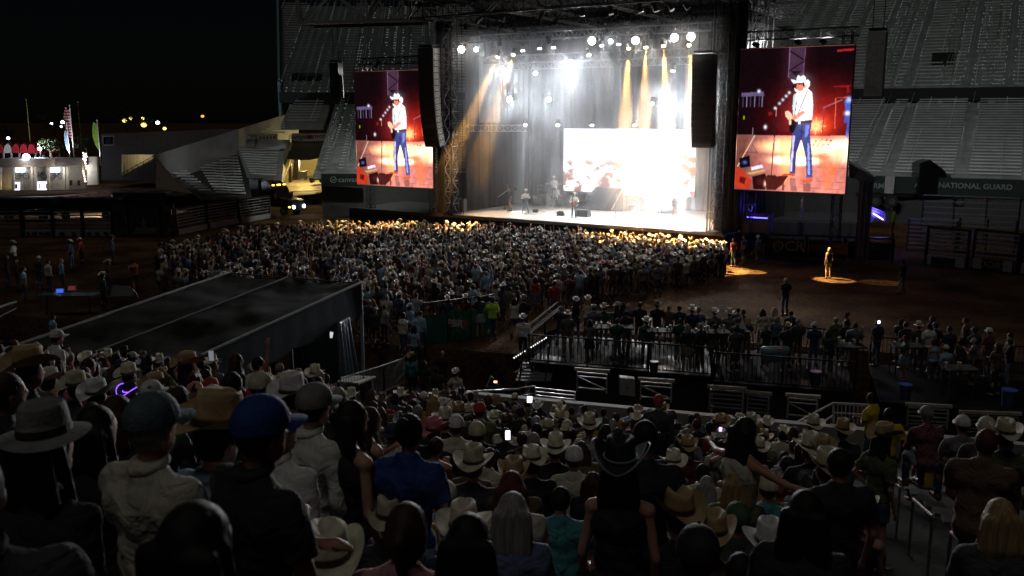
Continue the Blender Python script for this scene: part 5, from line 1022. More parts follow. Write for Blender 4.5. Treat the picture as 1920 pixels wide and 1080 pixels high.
def fold(me, amp, sc=9):
    n = len(me.vertices); co = np.zeros(n * 3); me.vertices.foreach_get('co', co); co = co.reshape(-1, 3); no = np.zeros(n * 3); me.vertices.foreach_get('normal', no); no = no.reshape(-1, 3)
    h = np.sin(co[:, 2] * 31 + np.sin(co[:, 0] * 17) * 2.3 + co[:, 1] * 13) * .5 + np.sin(co[:, 0] * 41 + co[:, 2] * 12 + np.sin(co[:, 2] * 23) * 2) * .5
    co += no * (h * amp)[:, None]; me.vertices.foreach_set('co', co.ravel()); me.update()
def trouser_mesh(J, kind='jeans', vox=.02, name='trousers'):
    mb = MB(); g = .014
    if kind == 'skirt' and J['pose'] != 'sit':
        mb.ell(J['pel'], (.172, .122, .12)); mb.tube(J['pel'] + V((0, 0, .05)), J['pel'] + V((0, 0, -.36)), .165, .25, 18); return fold_ret(solid(mb, name, vox, 2), .01)
    mb.ell(J['pel'] + V((0, -.005, -.01)), (.172, .125, .12))
    for k in 'LR':
        a, b, c = J['hip' + k], J['kn' + k], J['an' + k]
        if kind == 'shorts': mb.tube(a, lerp(a, b, .55), .095, .092, 12); mb.capsule(a, lerp(a, b, .3), .093)
        else: mb.capsule(a, b, .09, .066); mb.tube(b, lerp(b, c, .93), .067, .062, 12)
    return fold_ret(solid(mb, name, vox, 2), .006)
def fold_ret(me, a): fold(me, a); return me
def shoe_mesh(J, boots=True, vox=.02):
    mb = MB()
    for k in 'LR':
        a = J['an' + k]; mb.capsule(a + V((0, -.04, -.035)), a + V((0, .16, -.048)), .055, .042); mb.tube(a + V((0, -.01, -.05)), a + V((0, -.01, .2 if boots else .03)), .055, .062 if boots else .055, 10)
    return solid(mb, 'shoes', vox, 2)
def hair_mesh(h, kind='short', vox=.014, seed=0):
    mb = MB(); rs = random.Random(seed)
    mb.ell(h + V((0, -.012, .022)), (.086, .1, .112), 16, 12)
    if kind in ('long', 'pony', 'wavy', 'bob'): mb.ell(h + V((0, -.03, -.01)), (.092, .09, .12), 14, 10)
    if kind in ('long', 'wavy'):
        L = rs.uniform(.28, .40)
        for i in range(9):
            x = (i - 4) * .021; y = -.07 - .02 * math.cos(x * 15); w = .01 if kind == 'wavy' else .0
            p0 = h + V((x, y, .02)); p1 = h + V((x * 1.35 + rs.uniform(-.012, .012), y - .015, -L * .5)); p2 = h + V((x * 1.5 + rs.uniform(-.02, .02), y + .0, -L + rs.uniform(-.03, .03)))
            mb.capsule(p0, p1, .032, .026, 8); mb.capsule(p1, p2, .026, .012, 8)
        for s in (-1, 1): mb.capsule(h + V((s * .075, -.02, .02)), h + V((s * .1, .01, -.2)), .03, .018, 8)
    if kind == 'bob': mb.ell(h + V((0, -.03, -.06)), (.1, .085, .09), 14, 8)
    if kind == 'pony': mb.capsule(h + V((0, -.1, .06)), h + V((0, -.15, .02)), .03, .035); mb.capsule(h + V((0, -.15, .02)), h + V((.01, -.13, -.22)), .036, .014)
    if kind == 'bun': mb.ell(h + V((0, -.1, .09)), (.045, .045, .045), 10, 8)
    me = solid(mb, 'hair', vox, 2)
    n = len(me.vertices); co = np.zeros(n * 3); me.vertices.foreach_get('co', co); co = co.reshape(-1, 3)
    hh = np.array(h); r = co - hh; face = (r[:, 1] > .03) & (r[:, 2] < .055); co[face, 1] = hh[1] + .03 + (r[face, 1] - .03) * .1   # open at the face
    ang = np.arctan2(r[:, 0], -r[:, 1]); s_ = 1 + .03 * np.sin(ang * 23 + r[:, 2] * 20) + .02 * np.sin(ang * 41 + 1.3)
    co[:, 0] = hh[0] + (co[:, 0] - hh[0]) * s_; me.vertices.foreach_set('co', co.ravel()); me.update(); return me
def grid_mesh(name, fn, nu, nv, closed=True, solidify=None):
    vs = [fn(i / nu * 2 * math.pi, j / nv) for j in range(nv + 1) for i in range(nu)]
    fs = [(j * nu + i, j * nu + (i + 1) % nu, (j + 1) * nu + (i + 1) % nu, (j + 1) * nu + i) for j in range(nv) for i in range(nu)]
    me = bpy.data.meshes.new(name); me.from_pydata([tuple(v) for v in vs], [], fs)
    me.polygons.foreach_set('use_smooth', [True] * len(me.polygons)); me.update(); return me
def hat_meshes(kind, nu=48):
    """crown+brim and band of a hat, origin at the head centre"""
    if kind == 'cowboy' or kind == 'cattle':
        bw, bl, ch, curl = (.155, .205, .125, .085) if kind == 'cowboy' else (.165, .20, .14, .06)
        def brim(t, a): 
            x = math.sin(t); y = math.cos(t); rx = lerp(.083, bw, a); ry = lerp(.102, bl, a); z = .035 + curl * (abs(x) ** 1.6) * a ** 1.7 - .022 * (abs(y) ** 3) * a
            return V((x * rx * (1 - .12 * abs(x) * a * (curl > .07)), y * ry, z))
        def crown(t, a):
            x = math.sin(t); y = math.cos(t); k = 1 - .12 * a - (.25 * max(0, a - .85) / .15); z = .033 + ch * min(1, a * 1.12)
            if a >= .99: k = 0.0; 
            X = x * .084 * k * (1 - .12 * a * max(0, y)); Y = y * .103 * k
            if a > .84: z -= .038 * math.exp(-(X / .022) ** 2) * (1 if a > .9 else .5) * (1.1 if y > -.6 else .6)
            if a > .6: X *= 1 - .22 * max(0, y) ** 2
            return V((X, Y, z))
        vs = [brim(i / nu * 2 * math.pi, 1 - j / 4) for j in range(5) for i in range(nu)]; rows = 5
        for j, a in enumerate((.0, .3, .6, .8, .88, .93, .97)): vs += [crown(i / nu * 2 * math.pi, a) if a < .9 else V((crown(i / nu * 2 * math.pi, .86).x * (1 - (a - .86) * 6.5), crown(i / nu * 2 * math.pi, .86).y * (1 - (a - .86) * 6.5), .033 + ch - .045 * math.exp(-((crown(i / nu * 2 * math.pi, .86).x * (1 - (a - .86) * 6.5)) / .03) ** 2) * (1))) for i in range(nu)]; rows += 1
        bz, bh = .036, .022
    elif kind == 'fedora':
        vs = []; rows = 0
        for a in (1, .66, .33, 0): vs += [V((math.sin(t) * lerp(.085, .155, a), math.cos(t) * lerp(.105, .172, a), .03 - .012 * a + .008 * math.sin(2 * t) * a)) for t in [i / nu * 2 * math.pi for i in range(nu)]]; rows += 1
        for z, k in ((.03, 1), (.09, .95), (.135, .88), (.148, .8), (.135, .5), (.128, .15)): vs += [V((math.sin(t) * .085 * k, math.cos(t) * .104 * k * (1 - .05 * (k < .9)), z)) for t in [i / nu * 2 * math.pi for i in range(nu)]]; rows += 1
        bz, bh = .033, .03
    else:   # baseball cap
        vs = []; rows = 0
        for ph in (-8, 5, 20, 35, 50, 65, 80, 88): vs += [V((math.sin(t) * .09 * math.cos(R(ph)) ** .85 * (1 - .025 * (abs(math.cos(3 * t)) > .985)), math.cos(t) * .108 * math.cos(R(ph)) ** .85 * (1 - .025 * (abs(math.cos(3 * t)) > .985)), .012 + .105 * math.sin(R(ph)))) for t in [i / nu * 2 * math.pi for i in range(nu)]]; rows += 1
        bz = None
    fs = [(j * nu + i, j * nu + (i + 1) % nu, (j + 1) * nu + (i + 1) % nu, (j + 1) * nu + i) for j in range(rows - 1) for i in range(nu)] + [tuple((rows - 1) * nu + i for i in range(nu))]
    if kind == 'cap':   # peak
        b = len(vs); n = 10
        for j in range(4):
            for i in range(n + 1):
                t = R(-62 + 124 * i / n); rr = 1 + .72 * j / 3 * math.cos(t) ** .7; vs.append(V((math.sin(t) * .09 * (1 + .08 * j / 3), math.cos(t) * .108 + .075 * (j / 3) * max(0, math.cos(t * 1.4)) ** .6, .018 - .016 * (j / 3) - .16 * abs(math.sin(t)) ** 2.4 * .14)))
        fs += [(b + j * (n + 1) + i, b + j * (n + 1) + i + 1, b + (j + 1) * (n + 1) + i + 1, b + (j + 1) * (n + 1) + i) for j in range(3) for i in range(n)]
    me = bpy.data.meshes.new('hat'); me.from_pydata([tuple(v) for v in vs], [], fs)
    me.polygons.foreach_set('use_smooth', [True] * len(me.polygons)); me.update()
    band = None
    if bz is not None:
        mb = MB(); n = 24; vs2 = []
        for z, k in ((bz, 1.025), (bz + bh, 1.0)): vs2 += [V((math.sin(i / n * 6.2832) * .085 * k, math.cos(i / n * 6.2832) * .1045 * k, z)) for i in range(n)]
        band = bpy.data.meshes.new('hat_band'); band.from_pydata([tuple(v) for v in vs2], [], [(i, (i + 1) % n, n + (i + 1) % n, n + i) for i in range(n)])
    else:
        mb = MB(); mb.ell((0, 0, .133), (.009, .009, .006), 8, 5); band = mb.mesh('button')
    return me, band

# fabrics and skins ------------------------------------------------
def cloth_mat(name, col, rough=.85, check=None):
    new = name not in MATS; m = mat(name, col, rough, 0, .12, 8, .25)
    if new:
        nt = m.node_tree; tc = [q for q in nt.nodes if q.type == 'TEX_COORD'][0]; n = nt.nodes.new('ShaderNodeTexNoise'); n.inputs['Scale'].default_value = 4.5; n.inputs['Distortion'].default_value = 2.2; n.inputs['Detail'].default_value = 3; nt.links.new(tc.outputs['Object'], n.inputs['Vector'])
        b1 = nt.nodes.new('ShaderNodeBump'); b1.inputs['Strength'].default_value = .8; b1.inputs['Distance'].default_value = .05; nt.links.new(n.outputs['Fac'], b1.inputs['Height']); b0 = [q for q in nt.nodes if q.type == 'BUMP' and q != b1][0]; nt.links.new(b1.outputs[0], b0.inputs['Normal'])
    if check and not m.get('chk'):
        m['chk'] = 1; nt = m.node_tree; b = nt.nodes['Principled BSDF']; ck = nt.nodes.new('ShaderNodeTexChecker'); ck.inputs['Scale'].default_value = 34; ck.inputs[1].default_value = (*col, 1); ck.inputs[2].default_value = (*check, 1)
        tc = nt.nodes.new('ShaderNodeTexCoord'); nt.links.new(tc.outputs['Object'], ck.inputs[0]); nt.links.new(ck.outputs[0], b.inputs['Base Color'])
    return m
SHIRTS = {'white': (.62, .62, .58), 'cream': (.5, .47, .38), 'black': (.015, .015, .017), 'grey': (.14, .14, .15), 'charcoal': (.05, .05, .055), 'navy': (.02, .03, .08), 'teal': (.05, .22, .25), 'light blue': (.25, .38, .5), 'denim blue': (.09, .14, .24),
          'red': (.30, .03, .03), 'maroon': (.10, .02, .03), 'olive': (.09, .10, .04), 'brown': (.12, .07, .04), 'pink': (.45, .2, .24), 'mustard': (.35, .22, .04), 'orange': (.4, .14, .03), 'dark green': (.02, .08, .05), 'royal blue': (.012, .045, .22), 'yellow': (.6, .42, .03), 'checked': (.4, .4, .42), 'plaid': (.22, .06, .05), 'lime': (.4, .7, .05)}
SKINS = [mat('skin_%s' % n, c, .55, 0, .12, 12) for n, c in (('fair', (.50, .27, .19)), ('tan', (.38, .19, .12)), ('pink', (.52, .28, .22)), ('brown', (.17, .085, .05)))]
HAIRS = {'dark': (.012, .009, .008), 'brown': (.045, .024, .013), 'blonde': (.36, .24, .11), 'grey': (.28, .27, .26), 'auburn': (.10, .03, .015)}
EYE = mat('eye_dark', (.02, .015, .012), .2); LIP = mat('lips', (.3, .1, .09), .5)
HATC = {'white straw': (.66, .62, .50), 'cream': (.55, .50, .38), 'tan straw': (.42, .30, .16), 'brown felt': (.12, .07, .04), 'black felt': (.015, .014, .015), 'white': (.65, .65, .64), 'grey': (.2, .2, .2), 'navy': (.02, .03, .08), 'blue': (.012, .05, .24), 'red': (.4, .03, .03), 'pink': (.6, .2, .25), 'teal grey': (.08, .13, .15), 'green': (.05, .1, .05)}
def SM(c): return cloth_mat('cloth_' + c.replace(' ', '_'), SHIRTS[c], check={'checked': (.12, .13, .16), 'plaid': (.05, .03, .06)}.get(c))
def HM(c):
    n = 'hair_' + c
    if n in MATS: return MATS[n]
    m = mat(n, HAIRS[c], .6, 0, .5, 1, .2, spec=.3); nt = m.node_tree; mp = nt.nodes.new('ShaderNodeMapping'); mp.inputs['Scale'].default_value = (70, 70, 5); tc = [q for q in nt.nodes if q.type == 'TEX_COORD'][0]
    nt.links.new(tc.outputs['Object'], mp.inputs[0])
    for q in nt.nodes:
        if q.type == 'TEX_NOISE': nt.links.new(mp.outputs[0], q.inputs['Vector'])
    return m
def TM(c): return mat('hat_' + c.replace(' ', '_'), HATC[c], .75, 0, .3, 14, .3)
JEAN = [cloth_mat('jeans_blue', (.05, .08, .15)), cloth_mat('jeans_dark', (.015, .02, .035)), cloth_mat('trousers_black', (.012, .012, .013)), cloth_mat('jeans_pale', (.16, .22, .3)), cloth_mat('trousers_khaki', (.2, .16, .1))]
LEATHER = mat('boot_leather', (.09, .045, .02), .5); BANDM = mat('hat_band', (.03, .02, .015), .5)

CACHE = {}
def variant(pose, arms, fem, seed, sleeve, tuck, legs, fine=False):
    key = (pose, arms, fem, seed, sleeve, tuck, legs, fine)
    if key in CACHE: return CACHE[key]
    kb = (pose, arms, fem, seed, 'body', fine); J = skeleton(pose, arms, seed, fem)
    if kb not in CACHE: CACHE[kb] = body_mesh(J, .012 if fine else .018)
    ks = kb + (sleeve, tuck)
    if ks not in CACHE: CACHE[ks] = shirt_mesh(J, sleeve, .014 if fine else .021, tuck=tuck)
    kt = kb + (legs,)
    if kt not in CACHE: CACHE[kt] = trouser_mesh(J, legs, .018 if fine else .024)
    kk = kb + ('shoe',)
    if kk not in CACHE: CACHE[kk] = shoe_mesh(J, legs != 'jeans', .018)
    r = dict(body=CACHE[kb], shirt=CACHE[ks], trousers=CACHE[kt], shoes=CACHE[kk], J=J); CACHE[key] = r; return r
HEAD0 = V((0, 0, 0))
def hairm(kind, seed=0, fine=False):
    k = ('hair', kind, seed, fine)
    if k not in CACHE: CACHE[k] = hair_mesh(HEAD0, kind, .011 if fine else .016, seed)
    return CACHE[k]
def hatm(kind):
    k = ('hat', kind)
    if k not in CACHE: CACHE[k] = hat_meshes(kind)
    return CACHE[k]
def slots(o, ms):
    """materials sit on the object, so copies can share one mesh"""
    while len(o.data.materials) < len(ms): o.data.materials.append(None)
    for i, m in enumerate(ms): o.material_slots[i].link = 'OBJECT'; o.material_slots[i].material = m
def child(name, me, parent, ms, loc=(0, 0, 0), rot=None, scale=None):
    o = bpy.data.objects.new(name, me); COL.objects.link(o); o.parent = parent; o.location = loc
    if rot: o.rotation_euler = rot
    if scale: o.scale = scale
    slots(o, ms); return o
def person(p, yaw=0.0, pose='stand', arms='down', fem=False, seed=0, shirt='white', sleeve='short', tuck=False, legs='jeans', jean=0, hair='short', hairc='brown', hat=None, hatc='white straw', skin=0, scale=1.0,
           label='person', group=None, fine=False, turn=0.0, tilt=0.0, hatyaw=0.0, hatscale=1.12, lite=False):
    v = variant(pose, arms, fem, seed, sleeve, tuck, legs, fine)
    b = bpy.data.objects.new('person', v['body']); COL.objects.link(b); b.location = p; b.rotation_euler = (0, 0, yaw); b.scale = (scale,) * 3
    slots(b, [SKINS[skin], EYE, LIP]); tag(b, label, 'person', group)
    sh_ = child('shirt', v['shirt'], b, [SM(shirt)])
    if fine and sleeve != 'tank' and not fem:
        if 'collar' not in CACHE: CACHE['collar'] = grid_mesh('collar', lambda t, a: V((math.sin(t) * (.064, .068, .082, .08)[round(a * 3)], math.cos(t) * (.068, .072, .088, .086)[round(a * 3)] - .006, (.03, .042, .014, .004)[round(a * 3)] + .012 * math.cos(t))), 28, 3)
        child('collar', CACHE['collar'], sh_, [SM(shirt)], v['J']['nk'] + V((0, 0, .04)))
    if not lite: child('shorts' if legs == 'shorts' else 'skirt' if legs == 'skirt' else 'trousers', v['trousers'], b, [JEAN[jean]]); child('boots', v['shoes'], b, [LEATHER])
    h = v['J']['hd']
    if hair != 'bald': child('hair', hairm(hair, seed % 3, fine), b, [HM(hairc)], h)
    if hat:
        hm, band = hatm(hat); z = .045 if hat != 'cap' else .035
        o = child('hat' if hat != 'cap' else 'cap', hm, b, [TM(hatc)], h + V((0, -.004, z)), (tilt, 0, hatyaw), (hatscale if hat == 'cap' else hatscale * 1.02,) * 3)
        child('hat_band' if hat != 'cap' else 'cap_button', band, o, [BANDM if hat != 'cap' else TM(hatc)])
    return b
# ------------------------------------------------------------------ near grandstand
T0, TS, RD = 6.65, .283, .85
def tread(d): return T0 - TS * d
WA = 1.75                                   # the stairway
ns = empty('near_grandstand', W(-4, 12, 2), 'near grandstand of concrete steps and benches that the seated crowd fills', 'grandstand')
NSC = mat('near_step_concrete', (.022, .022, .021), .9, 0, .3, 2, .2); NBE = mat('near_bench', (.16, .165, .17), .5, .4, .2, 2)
def row_span(k):
    d = k * RD
    return (-24, 20) if d < 17.6 else (-9.2, 20)
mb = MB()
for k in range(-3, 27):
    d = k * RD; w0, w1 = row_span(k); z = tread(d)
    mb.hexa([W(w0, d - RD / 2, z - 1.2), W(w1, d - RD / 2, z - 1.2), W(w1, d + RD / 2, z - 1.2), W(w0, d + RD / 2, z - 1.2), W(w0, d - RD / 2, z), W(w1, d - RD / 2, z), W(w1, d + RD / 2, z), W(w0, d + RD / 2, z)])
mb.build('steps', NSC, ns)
for k in range(0, 27):
    d = k * RD - .12; w0, w1 = row_span(k)
    for a, b in ((w0, WA - .75), (WA + .75, w1)):
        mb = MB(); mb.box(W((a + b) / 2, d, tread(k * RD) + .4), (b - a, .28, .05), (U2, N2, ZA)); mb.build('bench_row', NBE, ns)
mb = MB(); mb.box(W(6, 23.7, -.15), (30, .25, 2.7), (U2, N2, ZA)); tag(mb.build('front_wall', mat('wall_cap_concrete', (.30, .29, .27), .8, 0, .2, 1), loc=W(6, 23.7, -1.5)), 'long low concrete wall at the foot of the near seats', 'wall')
# steps and handrails of the stairway
hr = empty('stair_handrail', W(WA, 8, tread(8)), 'segmented steel handrail down the middle of the near stairway at lower right', 'handrail')
SST = mat('stainless', (.5, .5, .5), .25, .9, .1)
for a in (3.2, 5.6, 8.0, 10.6, 13.4, 16.4):
    mb = MB(); p, q = W(WA, a, tread(a) + .9), W(WA, a + 1.5, tread(a + 1.5) + .9); mb.tube(p, q, .022, n=8); mb.tube(p, p - ZA * .95, .02, n=6); mb.tube(q, q - ZA * .95, .02, n=6); mb.build('rail', SST, hr)
mb = MB()
for k in range(0, 50):
    d = k * RD / 2; mb.box(W(WA, d, tread(d) - .02), (1.3, .42, .16), (U2, N2, ZA)) if d < 22.5 else None
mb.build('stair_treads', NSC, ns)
# empty folding seats right of the stairway
seat_me = {}
def chair_proto():
    r = empty('stadium_seat', (0, 0, 0)); SB = mat('seat_plastic', (.02, .022, .025), .35)
    mb = MB(); mb.plate([V((-.22, -.2, .42)), V((.22, -.2, .42)), V((.22, .2, .45)), V((-.22, .2, .45))], .035, ZA); mb.build('seat', SB, r, bevel=.01)
    mb = MB(); mb.plate([V((-.22, -.2, .45)), V((.22, -.2, .45)), V((.21, -.3, .88)), V((-.21, -.3, .88))], .03, V((0, 1, .1)).normalized()); mb.build('backrest', SB, r, bevel=.01)
    for s in (-1, 1): mb = MB(); mb.tube((s * .23, -.18, 0), (s * .23, -.18, .62), .013, n=6); mb.tube((s * .23, -.18, .62), (s * .23, .12, .62), .013, n=6); mb.tube((s * .23, .12, .62), (s * .23, .18, 0), .013, n=6); mb.build('arm_frame', SST, r)
    return r
# ------------------------------------------------------------------ the tent on the left
tt = empty('event_tent', W(-17, 19.5, PITZ), 'large dark flat roofed event tent with blue grey side curtains, left of the middle', 'tent')
TR = mat('tent_roof_black', (.016, .016, .015), .9, 0, .25, .35, .3, spec=.08); TB = mat('tent_valance', (.03, .055, .075), .8, 0, .2, 1, .2); TE = mat('tent_edge', (.36, .38, .38), .5)
c_nr, c_fr, c_fl, c_nl = at(378, 667, z=2.8), at(676, 531, z=3.4), at(430, 512, z=3.6), at(-60, 680, z=3.0)
m_n, m_f = at(165, 667, z=2.86), at(540, 521, z=3.52)
def sheet(a, b, c, d, nx, ny, sag):
    vs = []
    for j in range(ny + 1):
        for i in range(nx + 1):
            s, t = i / nx, j / ny; p = a * (1 - s) * (1 - t) + b * s * (1 - t) + c * s * t + d * (1 - s) * t
            p = p + ZA * (-sag * 4 * s * (1 - s) * (.6 + .4 * math.sin(t * 9)) + .07 * mnoise.noise(p * .9) + .035 * mnoise.noise(V((p.x * 3, p.y * .8, 3))) + .015 * mnoise.noise(p * 5)); vs.append(p)
    return vs, [(j * (nx + 1) + i, j * (nx + 1) + i + 1, (j + 1) * (nx + 1) + i + 1, (j + 1) * (nx + 1) + i) for j in range(ny) for i in range(nx)]
for a, b, c, d in ((m_n, c_nr, c_fr, m_f), (c_nl, m_n, m_f, c_fl)):
    mb = MB(); mb.add(*sheet(a, b, c, d, 24, 60, .14)); mb.build('roof_panel', TR, tt, smooth=True, fix=False)
mb = MB(); mb.beam(c_nr + ZA * .02, c_fr + ZA * .02, .10, .05); mb.build('edge_strip', TE, tt)
mb = MB(); mb.beam(m_n + ZA * .03, m_f + ZA * .03, .035); mb.build('seam', TE, tt); mb = MB(); mb.beam(c_nl + ZA * .03, c_fl + ZA * .03, .06); mb.build('edge_strip', TE, tt); mb = MB(); mb.beam(c_fl, c_fr, .04); mb.build('edge_strip', mat('tent_dark_edge', (.05, .05, .05)), tt)
nrm = (c_fr - c_nr).cross(ZA).normalized(); n_ = 60; vs = []
for i in range(n_ + 1):
    p = c_nr + (c_fr - c_nr) * (i / n_); o_ = nrm * (.002 * math.sin(i * .9) + .02); vs += [p + o_ * .2, p - ZA * (1.05 + .1 * abs(math.sin(i * math.pi / 15))) + o_ * 1.5]
mb = MB(); mb.add(vs, [(2 * i, 2 * i + 2, 2 * i + 3, 2 * i + 1) for i in range(n_)]); mb.build('valance', TB, tt, smooth=True, fix=False)
for s0, s1 in ((.02, .40), (.52, .80)):
    a = c_nr + (c_fr - c_nr) * s0 - nrm * .12; b = c_nr + (c_fr - c_nr) * s1 - nrm * .12; mb = MB(); drape(mb, V((a.x, a.y, 0)), V((b.x, b.y, 0)), PITZ, 2.2 + s0, .07, .3, nrm); mb.build('side_curtain', mat('curtain_blue', (.03, .055, .075), .7), tt, smooth=True, fix=False)
a = c_nr + (c_fr - c_nr) * .80 + nrm * .1; mb = MB()
for i in range(14):   # the gathered bright curtain
    s = i / 13; mb.capsule(a + (c_fr - c_nr) * (.075 * s) * 1 + V((0, 0, -.95)), a + (c_fr - c_nr) * (.12 * s - .0) + V((0, 0, -3.9)) + nrm * (.25 * math.sin(i * 1.7)), .07, .09, 7)
mb.build('gathered_curtain', mat('curtain_plastic', (.12, .18, .22), .22), tt, smooth=True)
mb = MB(); [mb.beam(q, V((q.x, q.y, PITZ)), .1) for q in (c_fr, c_fl, m_f)]; mb.each('pole', DULL, tt)
# ------------------------------------------------------------------ decks, railings, gates
DKM = mat('deck_black_gloss', (.010, .010, .011), .3, 0, .3, 3, .3, spec=.05)
nt = DKM.node_tree; b = nt.nodes['Principled BSDF']; n = nt.nodes.new('ShaderNodeTexNoise'); n.inputs['Scale'].default_value = .55; n.inputs['Detail'].default_value = 5; tc = nt.nodes.new('ShaderNodeTexCoord'); nt.links.new(tc.outputs['Object'], n.inputs['Vector'])
r = nt.nodes.new('ShaderNodeMapRange'); r.inputs[1].default_value = .5; r.inputs[2].default_value = .62; r.inputs[3].default_value = .8; r.inputs[4].default_value = .33; nt.links.new(n.outputs['Fac'], r.inputs[0]); nt.links.new(r.outputs[0], b.inputs['Roughness'])
def rail(t, pts, h=1.05, step=.14, m=None, name='railing', pick=True, w=.05):
    m = m or mat('railing_black', (.012, .012, .012), .85, spec=.15)
    for a, b in zip(pts[:-1], pts[1:]):
        mb = MB(); a, b = V(a), V(b); mb.beam(a + ZA * h, b + ZA * h, w); mb.beam(a + ZA * .1, b + ZA * .1, w * .7); L_ = (b - a).length; n = max(1, int(L_ / 1.8)); [mb.beam(a + (b - a) * i / n, a + (b - a) * i / n + ZA * h, w) for i in range(n + 1)]
        if pick: n = int(L_ / step); [mb.beam(a + (b - a) * i / n + ZA * .1, a + (b - a) * i / n + ZA * h, .018) for i in range(n)]
        mb.build(name, m, t)
def deck(w0, w1, d0, d1, z, lab, front=True, rails=(1, 1, 1, 1), cat='platform'):
    t = empty('viewing_deck', W((w0 + w1) / 2, (d0 + d1) / 2, PITZ), lab, cat, 'raised viewing decks'); mb = MB(); mb.box(W((w0 + w1) / 2, (d0 + d1) / 2, z - .06), (w1 - w0, d1 - d0, .12), (U2, N2, ZA)); mb.build('platform', DKM, t)
    mb = MB(); [mb.beam(W(a, b, PITZ), W(a, b, z - .12), .1) for a in np.linspace(w0 + .1, w1 - .1, max(2, int((w1 - w0) / 2.4))) for b in (d0 + .1, d1 - .1)]; mb.each('leg', BSTEEL, t)
    mb = MB(); mb.box(W((w0 + w1) / 2, d0 + .2, (z + PITZ) / 2 - .1), (w1 - w0, .04, z - PITZ - .3), (U2, N2, ZA)); mb.build('black_skirt', BLACK, t)
    c = [W(w0, d0, z), W(w1, d0, z), W(w1, d1, z), W(w0, d1, z)]
    for i in range(4):
        if rails[i]: rail(t, [c[i], c[(i + 1) % 4]])
    return t
deck(-9.0, -2.3, 31.6, 36.2, 0, 'middle viewing deck with black railings and glossy floor reflecting the stage', rails=(1, 0, 1, 1))
deck(-2.2, 2.4, 31.2, 36.0, -.05, 'viewing deck with tables right of the middle one, behind the steel gates', rails=(1, 0, 1, 0))
deck(3.2, 9.0, 30.6, 35.4, -.1, 'dark viewing deck at right with a crowd round its tables', rails=(0, 1, 1, 0))
deck(9.2, 15, 29.8, 34.8, -.15, 'far right viewing deck with standing people', rails=(0, 1, 1, 1))

t = empty('green_banner', PT(850, 645, 36), 'dark green banner with a white starburst logo hung on a rail right of the tent', 'banner')
mb = MB(); n = 12; a, b = PT(795, 640, 35.2), PT(925, 640, 37.2); vs = []
for i in range(n + 1):
    s = i / n; p = a + (b - a) * s; p = p + N2 * (.9 * max(0, s - .55) ** 2); vs += [V((p.x, p.y, 1.22)), V((p.x, p.y, -.12 + .3 * max(0, s - .5)))]
mb.add(vs, [(2 * i, 2 * i + 2, 2 * i + 3, 2 * i + 1) for i in range(n)]); mb.build('panel', mat('pbr_green', (.012, .16, .11), .6), t, fix=False); mb = MB(); mb.beam(a * 1 + ZA * (1.75 - a.z), b + ZA * (1.7 - b.z), .05); [mb.beam(V((q.x, q.y, -.1)), V((q.x, q.y, 1.75)), .05) for q in [a + (b - a) * (i / 3) for i in range(4)]]; mb.build('rail_frame', BSTEEL, t)
cb = PT(853, 609, 35.85); WHL = mat('logo_white', (.5, .5, .52)); mb = MB()
for k in range(9):
    an = k * 2 * math.pi / 9 + .3; r0, r1 = .2, .62 + .2 * ((k * 5) % 3 == 0); mb.plate([cb + U2 * math.cos(an - .12) * r0 + ZA * math.sin(an - .12) * r0 * .9, cb + U2 * math.cos(an) * r1 + ZA * math.sin(an) * r1 * .8, cb + U2 * math.cos(an + .12) * r0 + ZA * math.sin(an + .12) * r0 * .9], .01, -N2)
mb.build('starburst', mat('logo_grey', (.22, .3, .3)), t)
mb = MB(); mb.box(cb - N2 * .03 + ZA * .06, (1.0, .02, .3), (U2, N2, ZA)); mb.build('logo_block', mat('logo_red', (.4, .04, .10)), t); text_mesh('lettering', 'PBR', .42, WHL, t, cb - N2 * .06 + ZA * .06, U2, ZA, .01, bold=.012, shear=.2)
# stairs up to the middle deck with white rails
st = empty('deck_stairs', W(-10.2, 30.6, PITZ), 'narrow metal stairs with lit rails up to the middle deck', 'stairs')
def Q(x, y, Y): return PT(x, y, Y)
mb = MB(); mb.beam(Q(976, 622, 35.4), Q(1046, 566, 36.8), .05); mb.beam(Q(980, 632, 35.2), Q(1050, 575, 36.6), .05); mb.build('upper_rail', mat('white_rail', (.7, .7, .72), .3, .3), st)
mb = MB(); mb.beam(Q(962, 672, 32.2), Q(1027, 632, 33.4), .05); mb.beam(Q(962, 700, 32.2), Q(1027, 672, 33.4), .05); [mb.beam(Q(962 + 13 * i, 672 - 8 * i, 32.2 + .24 * i), Q(962 + 13 * i, 700 - 5.6 * i, 32.2 + .24 * i), .03) for i in range(6)]; mb.build('lower_rail', BSTEEL, st)
mb = MB(); [mb.box(Q(964 + 4 * i, 671 - 2.5 * i, 32.1 + .08 * i), (.045, .03, .04)) for i in range(16) if i not in (6, 7)]; mb.build('rail_lights', emat('rail_lights', (.95, .97, 1), 1.6), st)
mb = MB(); [mb.box(Q(1000 + 2 * i, 712 - 6.2 * i, 32.3 + .25 * i), (1.3, .28, .04)) for i in range(6)]; mb.build('treads', DULL, st)
for k, (x, y) in enumerate(((962, 700), (1010, 720))):
    mb = MB(); mb.tube(Q(x + 8, 745, 31.4), Q(x + 22, 640, 31.8), .03, n=6); mb.build('stringer', BSTEEL, st)
